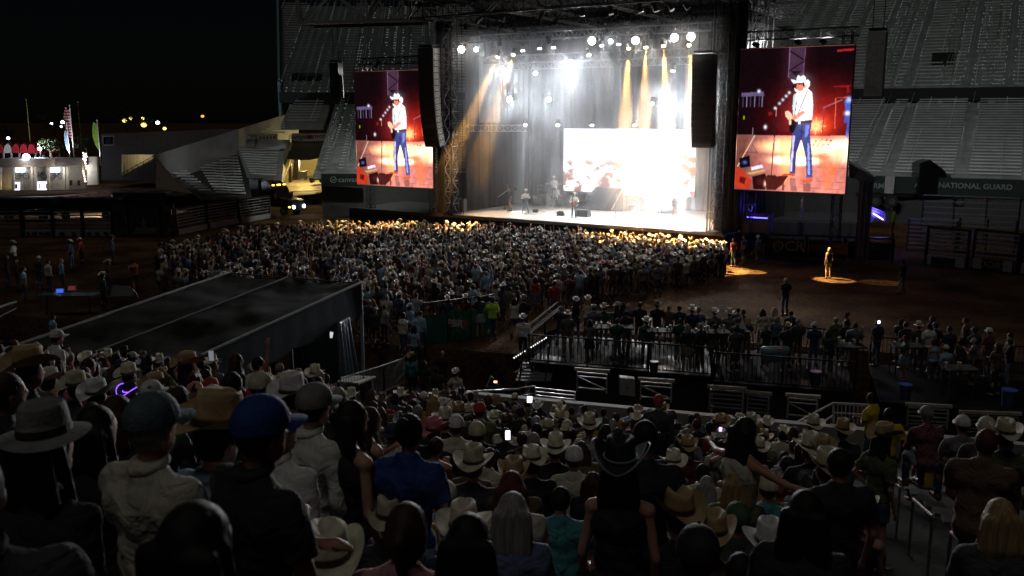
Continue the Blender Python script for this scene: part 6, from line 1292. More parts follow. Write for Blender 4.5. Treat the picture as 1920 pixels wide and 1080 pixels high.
# gates in front of the decks
for k, (x0, x1, y0, y1, l) in enumerate(((1082, 1137, 696, 733, 'steel gate with a diagonal brace, leftmost in front of the decks'), (1201, 1258, 714, 750, 'steel gate with a diagonal brace, right of the pale board'), (1330, 1392, 728, 768, 'steel gate of horizontal bars in the middle of the gate row'), (1400, 1440, 738, 776, 'short steel gate next to the leaning pole'),
        (1476, 1530, 744, 784, 'steel gate left of the handrail at the stairway foot'), (1700, 1775, 762, 800, 'low steel gate right of the yellow shirts'), (1800, 1905, 776, 815, 'long steel gate at the right edge'))):
    Yg = 29.6 - .0 * k if x0 < 1450 else 27.5; a, b = PT(x0, y1, Yg), PT(x1, y1 + 5, Yg - (x1 - x0) * .005); h = (y1 - y0) / FPX * Yg * 1.02
    t = empty('steel_gate', (a + b) / 2, l, 'gate', 'steel gates along the concourse'); mb = MB(); [mb.beam(q, q + ZA * h, .05) for q in (a, b)]; mb.beam(a + ZA * h, b + ZA * h, .05); mb.beam(a + ZA * .12, b + ZA * .12, .04); mb.build('frame', DULL, t)
    mb = MB(); mb.beam(a + ZA * h * .8, b + ZA * h * .8, .035)
    if k < 2 or k == 4: mb.beam(a + ZA * h * .78, b + ZA * .2 * h, .035)
    else: [mb.beam(a + ZA * h * f, b + ZA * h * f, .035) for f in (.35, .58)]
    mb.build('bars', DULL, t)
    mb = MB(); mb.beam(a + ZA * (h + .12) - V((.1, 0, 0)), b + ZA * (h + .12) + V((.1, 0, 0)), .1); mb.build('top_ledge', mat('ledge', (.30, .27, .22), .7), t)
t = empty('utility_box', PT(1176, 744, 29.6), 'square pale electrical cabinet between the first two gates', 'cabinet'); mb = MB(); mb.plate([PT(1162, 741, 29.6), PT(1191, 744, 29.6), PT(1191, 711, 29.6), PT(1162, 708, 29.6)], .35, (0, 1, 0)); mb.build('body', mat('cabinet_grey', (.20, .20, .20), .6), t, bevel=.02); mb = MB(); mb.box(PT(1176, 727, 29.55), (.12, .03, .03)); mb.build('handle', INK, t)
# leaning pole, cooler, bins, tables
t = empty('leaning_pole', PT(1462, 650, 31), 'thin dark flagpole leaning across the decks with a red tip', 'pole'); mb = MB(); mb.tube(PT(1464, 672, 31), PT(1500, 613, 32), .035, n=6); mb.build('pole', BSTEEL, t); mb = MB(); mb.tube(PT(1497, 618, 32), PT(1503, 608, 32.1), .045, n=6); mb.build('tip', mat('red_tip', (.5, .03, .02)), t)
t = empty('cooler', PT(1453, 675, 31), 'rounded ice cooler with a pale lid beside the leaning pole', 'cooler'); mb = MB(); mb.capsule(PT(1434, 657, 31), PT(1473, 657, 31), .17, .17, 12); mb.build('lid', mat('cooler_lid', (.22, .3, .34), .25), t, smooth=True); mb = MB(); mb.box(PT(1453, 668, 31), (.85, .4, .36)); mb.build('body', mat('cooler_body', (.05, .1, .15), .4), t, bevel=.04); mb = MB(); mb.box(PT(1462, 655, 30.8), (.2, .03, .05)); mb.build('red_label', mat('red_tip', (.5, .03, .02)), t)
def bin_(x, y, Y, s, lab):
    p = PT(x, y, Y); t = empty('waste_bin', p, lab, 'bin', 'blue waste bins'); mb = MB(); mb.tube(p, p + ZA * .75 * s, .26 * s, .31 * s, 16); mb.build('barrel', mat('bin_blue', (.006, .02, .08), .4), t, smooth=False); mb = MB(); mb.tube(p + ZA * .75 * s, p + ZA * .8 * s, .33 * s, .33 * s, 16); mb.build('rim', mat('bin_rim', (.03, .08, .3), .3), t)
bin_(1528, 722, 29, .6, 'blue waste bin lit on the deck right of the cooler'); bin_(1696, 748, 27, .6, 'dark blue waste bin behind the yellow shirts'); bin_(1890, 764, 26, .7, 'blue waste bin at the right edge above the gate'); bin_(1226, 698, 31, .5, 'blue waste bin left of the bright railing')
def table(x, y, Y, lab, w=1.4, n=5, seed=0, z0=0):
    p = PT(x, y, Y); t = empty('high_table', V((p.x, p.y, z0)), lab, 'table', 'tables on the viewing decks'); mb = MB(); mb.box(p, (w, .7, .05)); mb.build('table_top', mat('table_top', (.03, .03, .03), .8, spec=.1), t); mb = MB(); [mb.beam(p + V((a, b, 0)), V((p.x + a, p.y + b, z0)), .04) for a in (-w * .4, w * .4) for b in (-.25, .25)]; mb.each('leg', BSTEEL, t)
    rs = random.Random(seed)
    for i in range(n):
        q = p + V((rs.uniform(-w * .42, w * .42), rs.uniform(-.25, .25), .025)); h = rs.choice((.12, .16, .22)); c = empty('drink_cup', q, ['clear', 'white', 'amber', 'pale', 'silver', 'second clear', 'second white'][i] + ' drink cup on ' + lab, 'cup', 'drinks on the deck tables'); mb = MB(); mb.tube((0, 0, 0), (0, 0, h), .03, .042, 10); o = mb.build('cup', [mat('cup_clear', (.5, .5, .52), .15), WHITE, mat('cup_amber', (.5, .3, .08), .2), WHITE, SST][i % 5], c, fix=True); o.location = (0, 0, 0)
        for ve in o.data.vertices: ve.co += q
        mb = MB(); mb.tube(q + ZA * h, q + ZA * (h + .01), .044, n=10); mb.build('lid', WHITE, c)
table(1145, 613, 33.6, 'the long table behind the man in the big pale hat', 1.7, 6, 1); table(1245, 620, 33.2, 'the table left of the two couples', 1.3, 5, 2); table(1330, 622, 32.6, 'the table between the men in white hats', 1.5, 6, 3); table(1590, 648, 31.2, 'the glittering table on the right deck', 1.1, 7, 4); table(1700, 648, 31, 'the dark table left of the white shirt', 1.1, 4, 5); table(1386, 620, 33, 'the small table with menus right of the white hats', .7, 3, 6)
table(1800, 690, 28.6, 'the low table before the seated man in white', 1.0, 3, 7)
mb = MB(); p = PT(1384, 617, 32.8); mb.plate([p, p + V((.3, 0, 0)), p + V((.15, 0, .42))], .03, (0, 1, 0)); tag(mb.build('table_sign', WHITE, loc=p), 'white triangular table sign standing right of the white hats', 'sign')
# barrier near the middle of the concourse with a mesh panel
bt = empty('crowd_barrier', PT(860, 775, 30), 'long pale steel barrier with mesh in front of the wet concourse', 'barrier'); PB = mat('pale_barrier', (.36, .38, .40), .35, .6)
for (x0, y0, x1, y1, Ya, Yb) in ((729, 742, 975, 729, 29.5, 30.6), (975, 728, 1004, 724, 30.6, 31.2)):
    a, b = PT(x0, y0, Ya), PT(x1, y1, Yb); mb = MB(); mb.beam(a, b, .05); mb.beam(a - ZA * .28, b - ZA * .26, .04); mb.beam(a - ZA * .42, b - ZA * .4, .06); n = max(1, int((b - a).length / 1)); [mb.beam(a + (b - a) * i / n, a + (b - a) * i / n - ZA * 1.05, .045) for i in range(n + 1)]; mb.build('rails', PB, bt)
a, b = PT(729, 742, 29.5), PT(1004, 725, 31); mb = MB(); n = 70
for i in range(n): p = a + (b - a) * i / n; mb.beam(p - ZA * .45, p - ZA * 1.05, .012)
for j in range(6): mb.beam(a - ZA * (.5 + .1 * j), b - ZA * (.5 + .1 * j), .012)
mb.build('mesh_panel', PB, bt)
t = empty('steel_gate', PT(1040, 745, 29), 'bright three bar gate left of the concrete wall end', 'gate', 'steel gates along the concourse'); mb = MB(); a, b = PT(1004, 727, 29), PT(1078, 735, 28.8); [mb.beam(a - ZA * z, b - ZA * z, .04) for z in (0, .13, .26)]; mb.build('bars', PB, t); mb = MB(); [mb.beam(q, q - ZA * 1.0, .05) for q in (a, b)]; mb.each('post', PB, t)
# ramp table, picket barrier and blue curtain left of the concourse
t = empty('work_table', PT(680, 725, 28), 'pale topped table beside the picket barrier, right of the tent', 'table'); mb = MB(); mb.add([PT(632, 715, 27), PT(672, 718, 26.6), PT(705, 705, 28.5), PT(655, 704, 29)], [(0, 1, 2, 3)]); mb.v += [(v[0], v[1], v[2] - .06) for v in mb.v]; mb.f += [(4, 5, 6, 7), (0, 1, 5, 4), (1, 2, 6, 5), (2, 3, 7, 6), (3, 0, 4, 7)]; mb.mi += [0] * 5; mb.build('table_top', mat('pale_top', (.26, .25, .23), .6), t)
mb = MB(); drape(mb, V((PT(650, 720, 27.2).x, 27.2, 0)), V((PT(700, 720, 28.2).x, 28.2, 0)), PITZ, PT(680, 716, 27.6).z, .06, .25, V((.3, -1, 0))); mb.build('cloth', mat('curtain_plastic2', (.14, .2, .24), .25), t, smooth=True, fix=False)
t = empty('picket_barrier', PT(700, 740, 28), 'grey picket barrier running from the table towards the concourse', 'barrier'); rail(t, [PT(640, 758, 26) - ZA * .2, PT(720, 728, 29.5) - ZA * .2, PT(758, 712, 31.5) - ZA * .2], 1.0, .12, DULL, w=.04)
t = empty('step_handrail', PT(752, 690, 30), 'slanted pale handrail at the left of the concourse', 'handrail'); mb = MB(); mb.tube(PT(741, 690, 30), PT(770, 655, 31), .025, n=6); mb.tube(PT(741, 690, 30), PT(739, 715, 30), .025, n=6); mb.tube(PT(742, 716, 30), PT(758, 700, 30.5), .02, n=6); mb.build('rail', PB, t)
t = empty('staging_gate', PT(610, 745, 24), 'steel gate frame beside the dark curtain below the tent', 'gate'); mb = MB(); a, b = PT(585, 720, 24), PT(629, 722, 24); [mb.beam(a - ZA * z, b - ZA * z, .04) for z in (0, .15, .33)]; [mb.beam(q + ZA * .05, q - ZA * 1.3, .05) for q in (a, b)]; mb.build('frame', PB, t)
# wet mats on the concourse
WET = mat('wet_mat', (.16, .16, .17), .22, 0, .6, 1.2, .5)
for k, (pts, l) in enumerate((([(760, 752), (905, 738), (1000, 728), (985, 700), (900, 692), (820, 700), (780, 720)], 'large wet pale ground sheet on the concourse'), ([(868, 700), (905, 694), (890, 686), (862, 690)], 'small pale ground sheet near the dark gap'), ([(905, 636), (985, 650), (1000, 630), (935, 620)], 'bright wet ground sheet beyond the man in white'))):
    P_s = [at(x, y, z=PITZ + .012 + .004 * k if k < 2 else -.35) for x, y in pts]; mb = MB(); mb.plate([p for p in P_s], .01, ZA); tag(mb.build('ground_sheet', WET, loc=P_s[0]), l, 'mat')
# stairway end railing and the guard rails near the yellow shirts
t = empty('landing_rail', W(.6, 24.5, 0), 'grey railing with pickets at the foot of the near stairway', 'railing'); Yr = 25.0
mb = MB(); mb.beam(PT(1495, 792, Yr - 1), PT(1563, 756, Yr), .06); mb.beam(PT(1563, 756, Yr), PT(1632, 760, Yr - .3), .06); mb.beam(PT(1563, 774, Yr), PT(1632, 778, Yr - .3), .04); mb.beam(PT(1543, 792, Yr - 1.2), PT(1561, 780, Yr - .8), .05); [mb.beam(PT(1563 + i * 7.6, 756 + i * .45, Yr), PT(1563 + i * 7.6, 795, Yr), .025) for i in range(10)]; mb.beam(PT(1563, 756, Yr), PT(1563, 800, Yr), .06)
mb.build('railing', mat('rail_grey', (.25, .25, .25), .5, .4), t)
# left: tables with screens in the pen, pipes
t = empty('score_table', PT(130, 560, 41), 'folding table with two lit monitors in the left pen', 'table', None); mb = MB(); mb.box(PT(128, 552, 41), (2.6, .8, .05)); mb.build('table_top', mat('table_top2', (.05, .1, .11), .4), t); mb = MB(); [mb.beam(PT(x, 553, 41), PT(x, 590, 41), .05) for x in (88, 168)]; mb.each('leg', BSTEEL, t)
for k, (x, y, l, c, e) in enumerate(((112, 546, 'small monitor glowing blue on the score table', (.05, .15, .9), .9), (134, 541, 'open laptop with a dim red picture on the score table', (.3, .06, .08), .35))):
    m_ = empty('monitor', PT(x, y + 6, 40.8), l, 'monitor'); mb = MB(); mb.plate([PT(x - 8, y + 5, 40.8), PT(x + 8, y + 4, 40.8), PT(x + 8, y - 6, 40.8), PT(x - 8, y - 5, 40.8)], .05, (0, 1, 0)); mb.build('frame', mat('mon_frame', (.3, .3, .3)), m_); mb = MB(); mb.plate([PT(x - 6.5, y + 3.5, 40.77), PT(x + 6.5, y + 2.8, 40.77), PT(x + 6.5, y - 4.5, 40.77), PT(x - 6.5, y - 3.8, 40.77)], .01, (0, 1, 0)); mb.build('display', emat('mon_%d' % k, c, e), m_)
t = empty('covered_cart', PT(222, 560, 42), 'low grey covered cart with a curved frame left of the tent', 'cart'); mb = MB(); mb.plate([PT(205, 560, 42), PT(252, 558, 42), PT(244, 540, 43.5), PT(212, 538, 43.5)], .1, ZA); mb.build('cover', mat('cover_grey', (.08, .08, .08), .7), t); mb = MB(); pts = [PT(244 + 14 * math.sin(i * .3), 541 + 4 * i - 2, 42) for i in range(6)]; [mb.beam(p, q, .06) for p, q in zip(pts[:-1], pts[1:])]; [mb.beam(PT(206, 556, 42), PT(203, 572, 42), .06)]; mb.build('frame', DULL, t)
t = empty('pen_pipe', PT(15, 572, 38), 'pale pipe rail crossing the lower left of the pen', 'rail'); mb = MB(); mb.tube(PT(-5, 577, 38), PT(30, 566, 39), .06, n=6); mb.tube(PT(-5, 596, 37), PT(30, 578, 38), .03, n=6); mb.build('rail', mat('pale_pipe', (.3, .42, .42), .4), t)

# ------------------------------------------------------------------ things on the stage
ZD = 1.8
def at_deck(x, y): return at(x, y, z=ZD)
RW = mat('riser_white', (.6, .58, .56), .5)
def riser(x0, y0, x1, y1, dep, h, lab):
    a, b = at_deck(x0, y0), at_deck(x1, y1); t = empty('riser', (a + b) / 2, lab, 'riser', 'white risers on the stage'); n = NS * dep; mb = MB(); mb.hexa([a, b, b + n, a + n, a + ZA * h, b + ZA * h, b + n + ZA * h, a + n + ZA * h]); mb.build('body', RW, t, bevel=.02); mb = MB(); k = 1 / (b - a).length
    u = (b - a).normalized(); [mb.beam(a + u * s - NS * .012 + ZA * .05, a + u * s - NS * .012 + ZA * (h - .05), .03) for s in np.arange(.9, (b - a).length - .3, 1.2)]; mb.build('panel_joints', DULL, t); return t
riser(1000, 383, 1052, 386, 2.6, .75, 'left white riser under the keyboard player')
riser(1048, 373, 1095, 376, 2.4, 1.0, 'white riser under the drum kit')
riser(1155, 392, 1268, 398, 2.4, 1.1, 'wide white riser right of the ramp'); riser(1160, 376, 1310, 384, 2.2, 1.9, 'long upper white riser at the back right')
rp = empty('ramp', at_deck(1110, 385), 'dark edged ramp rising from the deck centre to the upper riser', 'ramp')
a, b = at_deck(1080, 392), at_deck(1148, 396); c, d = atS(1169, 353, 9.3), atS(1119, 351, 9.3); c, d = S(c[0], 9.3, c[1]), S(d[0], 9.3, d[1])
mb = MB(); mb.hexa([a, b, V((c.x, c.y, ZD)), V((d.x, d.y, ZD)), a + ZA * .08, b + ZA * .08, c, d]); mb.build('body', mat('ramp_side', (.12, .10, .08), .6), rp)
mb = MB(); nn = (c - b).cross(d - c).normalized() * (-1 if (c - b).cross(d - c).z < 0 else 1) * .03
def rq(s, t): return (a + ZA * .08) * (1 - s) * (1 - t) + (b + ZA * .08) * s * (1 - t) + c * s * t + d * (1 - s) * t
for s0, s1 in ((0, .18), (.80, .98)): mb.add([rq(s0, 0) + nn, rq(s1, 0) + nn, rq(s1, 1) + nn, rq(s0, 1) + nn, rq(s0, 0) + nn * 3, rq(s1, 0) + nn * 3, rq(s1, 1) + nn * 3, rq(s0, 1) + nn * 3], [(0, 1, 2, 3), (4, 5, 6, 7), (0, 1, 5, 4), (1, 2, 6, 5), (2, 3, 7, 6), (3, 0, 4, 7)])
mb.build('side_strips', mat('ramp_black', (.01, .01, .01), .9), rp)
mb = MB(); mb.add([rq(.18, .0) + nn, rq(.80, 0) + nn, rq(.80, 1) + nn, rq(.18, 1) + nn], [(0, 1, 2, 3)]); mb.build('tread_panel', mat('ramp_grey', (.09, .09, .10), .5), rp)
mb = MB(); [mb.beam(rq(s, t) + nn * 2, rq(s, t) + nn * 2 + ZA * .12, .05) for s in (.99,) for t in (0, .5, 1)]; mb.beam(rq(1.0, 0) + ZA * .12, rq(1.0, 1) + ZA * .12, .1); mb.build('edge_rail', RW, rp)
def wedge(x, y, s, lab):
    p = at_deck(x, y); t = empty('monitor_wedge', p, lab, 'stage monitor', 'stage monitors on the deck edge'); mb = MB(); mb.plate([p + (NS * f + ZA * z) * s for f, z in ((-.25, 0), (-.2, .36), (.02, .42), (.3, .1), (.3, 0))], .75 * s, US); mb.build('cabinet', BSTEEL, t, bevel=.01); mb = MB(); mb.plate([p + (NS * f + ZA * z) * s + US * .03 + (NS * .03 + ZA * .03) for f, z in ((.02, .42), (.3, .1))] + [p + (NS * f + ZA * z) * s + US * .7 * s + (NS * .03 + ZA * .03) for f, z in ((.3, .1), (.02, .42))], .01, ZA); mb.build('grille', GRILLE, t)
wedge(1045, 404, .7, 'small dark stage monitor at the deck edge left of the singer'); wedge(1082, 405, 1.35, 'wide dark stage monitor right of the singer'); wedge(1325, 409, 1.0, 'black stage monitor at the right end of the deck'); wedge(1180, 393, .9, 'low dark effects box in front of the right riser'); wedge(1000, 398, .5, 'little floor box by the fiddle player')
# drum kit
dr = empty('drum_kit', at_deck(1072, 372) + ZA * 1.0, 'silver drum kit with cymbals on the white riser', 'drum kit'); dp = at_deck(1072, 370) + NS * 1.1 + ZA * 1.0
DRM = mat('drum_shell', (.5, .48, .5), .3, .5); CYM = mat('cymbal', (.6, .5, .25), .25, .9)
for off, r_, h, ax in (((0, -.2, .35), .33, .4, 1), ((-.45, -.1, .75), .17, .2, 0), ((.1, -.2, .85), .17, .2, 0), ((.55, 0, .6), .22, .35, 0), ((-.6, .3, .6), .18, .15, 0), ((.95, .1, .55), .24, .4, 0)):
    p = dp + US * off[0] + NS * off[1] + ZA * off[2]; mb = MB(); q = (NS * h / 2 if ax else ZA * h / 2); mb.tube(p - q, p + q, r_, n=16); o = mb.build('drum', DRM, dr); mb = MB(); mb.tube(p - q * 1.03, p - q * 1.0, r_ * 1.03, n=16); mb.build('hoop', INK, o)
for off in ((-.9, .1, 1.25), (-.35, .25, 1.45), (.4, .3, 1.5), (.95, .2, 1.3), (-1.15, .35, .95), (1.35, .3, 1.1)):
    p = dp + US * off[0] + NS * off[1] + ZA * off[2]; mb = MB(); mb.tube(p, p + (ZA * .02 - NS * .005), .23, .05, 16); mb.build('cymbal', CYM, dr); mb = MB(); mb.tube(V((p.x, p.y, dp.z)), p, .015, n=5); mb.build('stand', SST, dr)
kp = at_deck(1029, 383) + NS * .9 + ZA * .75; t = empty('keyboard', kp, 'keyboard on a stand on the left riser', 'keyboard'); mb = MB(); mb.box(kp + ZA * .9 - US * .1, (1.4, .4, .12), SAX); mb.build('keyboard', WHITE, t); mb = MB(); [mb.beam(kp + US * q + ZA * 0, kp - US * q + ZA * .85, .04) for q in (-.5, .5)]; mb.build('stand', BSTEEL, t)
t = empty('amplifier', kp - US * 1.3, 'grey amplifier cabinet left of the keyboard', 'amplifier'); mb = MB(); mb.box(kp - US * 1.15 + ZA * .4, (.7, .5, .8), SAX); mb.build('cabinet', mat('amp_grey', (.3, .28, .28)), t, bevel=.02); mb = MB(); [mb.box(kp - US * 1.15 + ZA * z - NS * .26, (.56, .02, .3), SAX) for z in (.23, .58)]; mb.build('grille', GRILLE, t)
def micstand(p, lab, tilt=.15, h=1.55, boom=True):
    t = empty('microphone_stand', p, lab, 'microphone stand', 'microphone stands on the stage'); mb = MB(); mb.tube(p, p + ZA * .03, .16, n=14); mb.build('base', BSTEEL, t); mb = MB(); mb.tube(p, p + ZA * h, .018, n=6); 
    mb.build('pole', BSTEEL, t); mb = MB(); mb.capsule(p + ZA * h, p + ZA * (h + .1) + NS * .12, .03, .035, 8); mb.build('microphone', INK, t)
micstand(at_deck(984, 404), 'microphone stand in front of the leaning guitarist', h=1.2); micstand(at_deck(1073, 409), 'microphone stand in front of the singer'); micstand(at_deck(1154, 407), 'microphone stand alone right of the ramp'); micstand(at_deck(946, 392), 'thin stand beside the cameraman')
mb = MB(); 
for k, (x, y) in enumerate(((873, 402), (882, 399), (893, 396), (905, 393), (913, 390))):
    p = at_deck(x - 4, y - 6) + NS * (.5 * k); t = empty('floor_lamp', p, ['first', 'second', 'third', 'fourth', 'fifth'][k] + ' small amber floor lamp from the left tower along the deck side', 'lamp', 'amber floor lamps'); mb = MB(); mb.box(p + ZA * .2, (.3, .3, .35), SAX); mb.build('housing', BSTEEL, t); mb = MB(); mb.box(p + ZA * .28 - NS * .16 + US * .0, (.14, .02, .14), SAX); mb.build('lens', emat('floor_amber', (1, .7, .35), 6), t)
for k, (x, y) in enumerate(((858, 398), (846, 396))):
    p = at_deck(x, y) + NS * .5; t = empty('flight_case', p, ['equipment case at the foot of the left tower', 'second equipment case behind the left tower foot'][k], 'case'); mb = MB(); mb.box(p + ZA * .5, (.7, .6, 1.0), SAX); mb.build('body', mat('case_grey', (.1, .1, .1), .5), t, bevel=.02); mb = MB(); [mb.beam(p - NS * .31 + US * q * .34, p - NS * .31 + US * q * .34 + ZA, .03) for q in (-1, 1)]; mb.build('edges', ALU, t)
# ------------------------------------------------------------------ placing the people
STG = S(9, 4, 0)
def yaw_to(p, q=STG): return math.atan2(-(q.x - p[0]), q.y - p[1])
rnd = random.Random(11)
PEOPLE = []        # every person's spec, nearest first later on
def add(p, **k): PEOPLE.append((V(p), k))
placed = []
def free(p, r=.45): return all((p.x - q.x) ** 2 + (p.y - q.y) ** 2 > r * r for q in placed)
HT = {'stand': 1.78, 'sit': 1.34, 'stride': 1.77, 'wide': 1.74}
HATH = {'cowboy': .10, 'cattle': .11, 'fedora': .09, 'cap': .05, None: .0}
def stand_person(px, py, Y, pose='stand', dy=0.0, face=0.0, label='', **k):
    """somebody in the near seats: head top seen at (px, py), standing or sitting in the row nearest to depth Y"""
    p = PT(px, py, Y); d = p.x * N2.x + p.y * N2.y; kk = round(d / RD) if pose == 'sit' or True else 0
    dd = kk * RD + (.08 if pose != 'sit' else -.12); s = dd / d; p = PT(px, py, Y * s); T = tread(kk * RD); H = p.z - T
    need = HT[pose] + HATH[k.get('hat')]
    base = T
    if pose != 'sit' and H > need * 1.13: base = T + .43; H = p.z - base
    if pose == 'sit' and H > need * 1.12: base = p.z - need * 1.08; H = need * 1.08
    sc = max(.84, min(1.12, H / need)); base = p.z - need * sc; q = V((p.x, p.y, base)); placed.append(q)
    add(q, yaw=yaw_to(q) + R(face), pose=pose, scale=sc, label=label, group='audience in the near seats', keep=True, **k)
SP = stand_person
SP(265, 733, 2.9, face=-22, fine=True, shirt='cream', hair='short', hairc='grey', hat='cap', hatc='teal grey', skin=1, seed=1, hatscale=1.1, hatyaw=-.1, arms='fold', label='large man in a dark teal cap and cream shirt, nearest person left of centre')
SP(462, 736, 3.05, face=-38, fine=True, shirt='black', hair='short', hairc='dark', hat='cap', hatc='blue', skin=1, seed=2, hatscale=1.1, arms='fold', label='man in a royal blue cap and black shirt in the foreground')
SP(58, 744, 3.4, face=-15, fine=True, fem=True, shirt='black', sleeve='long', hair='long', hairc='dark', hat='fedora', hatc='grey', skin=0, seed=1, hatscale=.93, label='woman in a pale felt wide brim hat with a ribbon, lower left corner')
SP(335, 955, 1.9, face=-10, fine=True, fem=True, shirt='charcoal', hair='wavy', hairc='dark', skin=0, seed=2, label='dark haired head at the bottom edge, nearest of all')
SP(-75, 850, 2.1, face=25, fine=True, shirt='charcoal', hair='short', hairc='dark', skin=0, seed=3, label='dark figure cut by the left edge below the pale felt hat')
SP(385, 738, 4.3, face=-30, fine=True, shirt='light blue', sleeve='long', hair='short', hairc='dark', hat='cattle', hatc='tan straw', skin=2, seed=4, tilt=-.2, label='man in a big tan straw hat between the teal cap and the blue cap')
SP(512, 772, 4.4, face=-25, fine=True, shirt='white', sleeve='long', hair='short', hairc='grey', skin=0, seed=5, label='grey haired person in a white shirt just behind the blue cap')
SP(575, 716, 5.6, face=-32, fine=True, shirt='white', sleeve='long', hair='short', hairc='dark', hat='cap', hatc='grey', skin=2, seed=6, arms='down', label='man in a grey trucker cap and loose white shirt')
SP(648, 754, 6.0, face=-40, fine=True, fem=True, shirt='black', sleeve='tank', hair='long', hairc='dark', skin=0, seed=7, jean=3, arms='hip', label='woman with very long dark hair, black tank top and pale jeans')
SP(685, 765, 7.4, face=-45, fem=True, shirt='black', sleeve='tank', hair='long', hairc='brown', skin=2, seed=8, arms='clap', label='woman with a bare shoulder beside the long haired woman in black')
SP(762, 780, 5.4, face=-10, fine=True, fem=True, shirt='royal blue', hair='bun', hairc='dark', skin=0, seed=9, jean=3, legs='skirt', arms='fold', label='woman in a royal blue dress with dark pinned up hair')
SP(1165, 822, 5.4, face=-8, fine=True, fem=True, shirt='black', sleeve='tank', hair='long', hairc='dark', hat='cowboy', hatc='black felt', skin=0, seed=1, label='bare shouldered woman in a black felt hat with a pale ring, lower middle')
SP(1208, 792, 5.8, face=0, shirt='black', hair='short', hairc='dark', skin=0, seed=2, label='tall dark haired man in black behind the black felt hat')
SP(1392, 784, 7.6, face=-60, fem=True, shirt='cream', sleeve='tank', hair='long', hairc='dark', skin=1, seed=3, arms='out', jean=0, label='standing woman with dark waist long hair and both arms stretched out')
SP(1655, 793, 10.2, face=-70, fine=True, fem=True, shirt='olive', hair='long', hairc='dark', hat='cowboy', hatc='tan straw', skin=2, seed=4, legs='shorts', arms='hip', label='woman in a tan straw hat and shorts standing on the near stairway')
SP(1510, 925, 4.4, face=-20, fine=True, fem=True, shirt='black', hair='long', hairc='dark', skin=0, seed=5, arms='fold', label='woman with long black hair, tallest head at the bottom right')
SP(1580, 845, 6.2, face=5, shirt='black', hair='short', hairc='dark', skin=0, seed=8, label='broad man in black standing below the checked shirt')
SP(1845, 812, 7.4, pose='sit', face=-35, shirt='brown', hair='short', hairc='auburn', skin=2, seed=6, arms='lap', label='big seated man in a rust brown shirt right of the stairway')
SP(1893, 952, 5.2, pose='sit', face=-10, fem=True, shirt='charcoal', hair='long', hairc='blonde', skin=0, seed=7, arms='lap', label='seated blonde woman in the lower right corner')
SP(1896, 792, 9.6, pose='sit', face=-12, shirt='olive', hair='short', hairc='brown', hat='cowboy', hatc='cream', skin=0, seed=8, label='man in a cream straw hat at the right edge above the blonde woman')
SP(1860, 786, 11, pose='sit', face=-12, shirt='charcoal', hair='short', hairc='brown', hat='cap', hatc='cream', skin=0, seed=3, label='man in a cream cap left of the cream straw hat')
SP(1815, 782, 13, pose='sit', shirt='grey', hair='short', hairc='brown', hat='cap', hatc='white', skin=0, seed=2, label='man in a white cap near the low gate at right')
SP(1748, 764, 14, pose='sit', shirt='plaid', sleeve='long', hair='short', hairc='grey', hat='cap', hatc='grey', skin=0, seed=4, label='person in a grey cap and plaid shirt right of the yellow shirts')
SP(1638, 737, 18.5, face=40, shirt='yellow', hair='short', hairc='dark', skin=3, seed=5, arms='fold', label='man in a bright yellow shirt standing at the stairway foot, taller one')
SP(1668, 766, 16.5, face=-10, shirt='yellow', hair='short', hairc='dark', skin=3, seed=6, label='man in a yellow shirt with a dark vest, nearer one at the stairway foot')
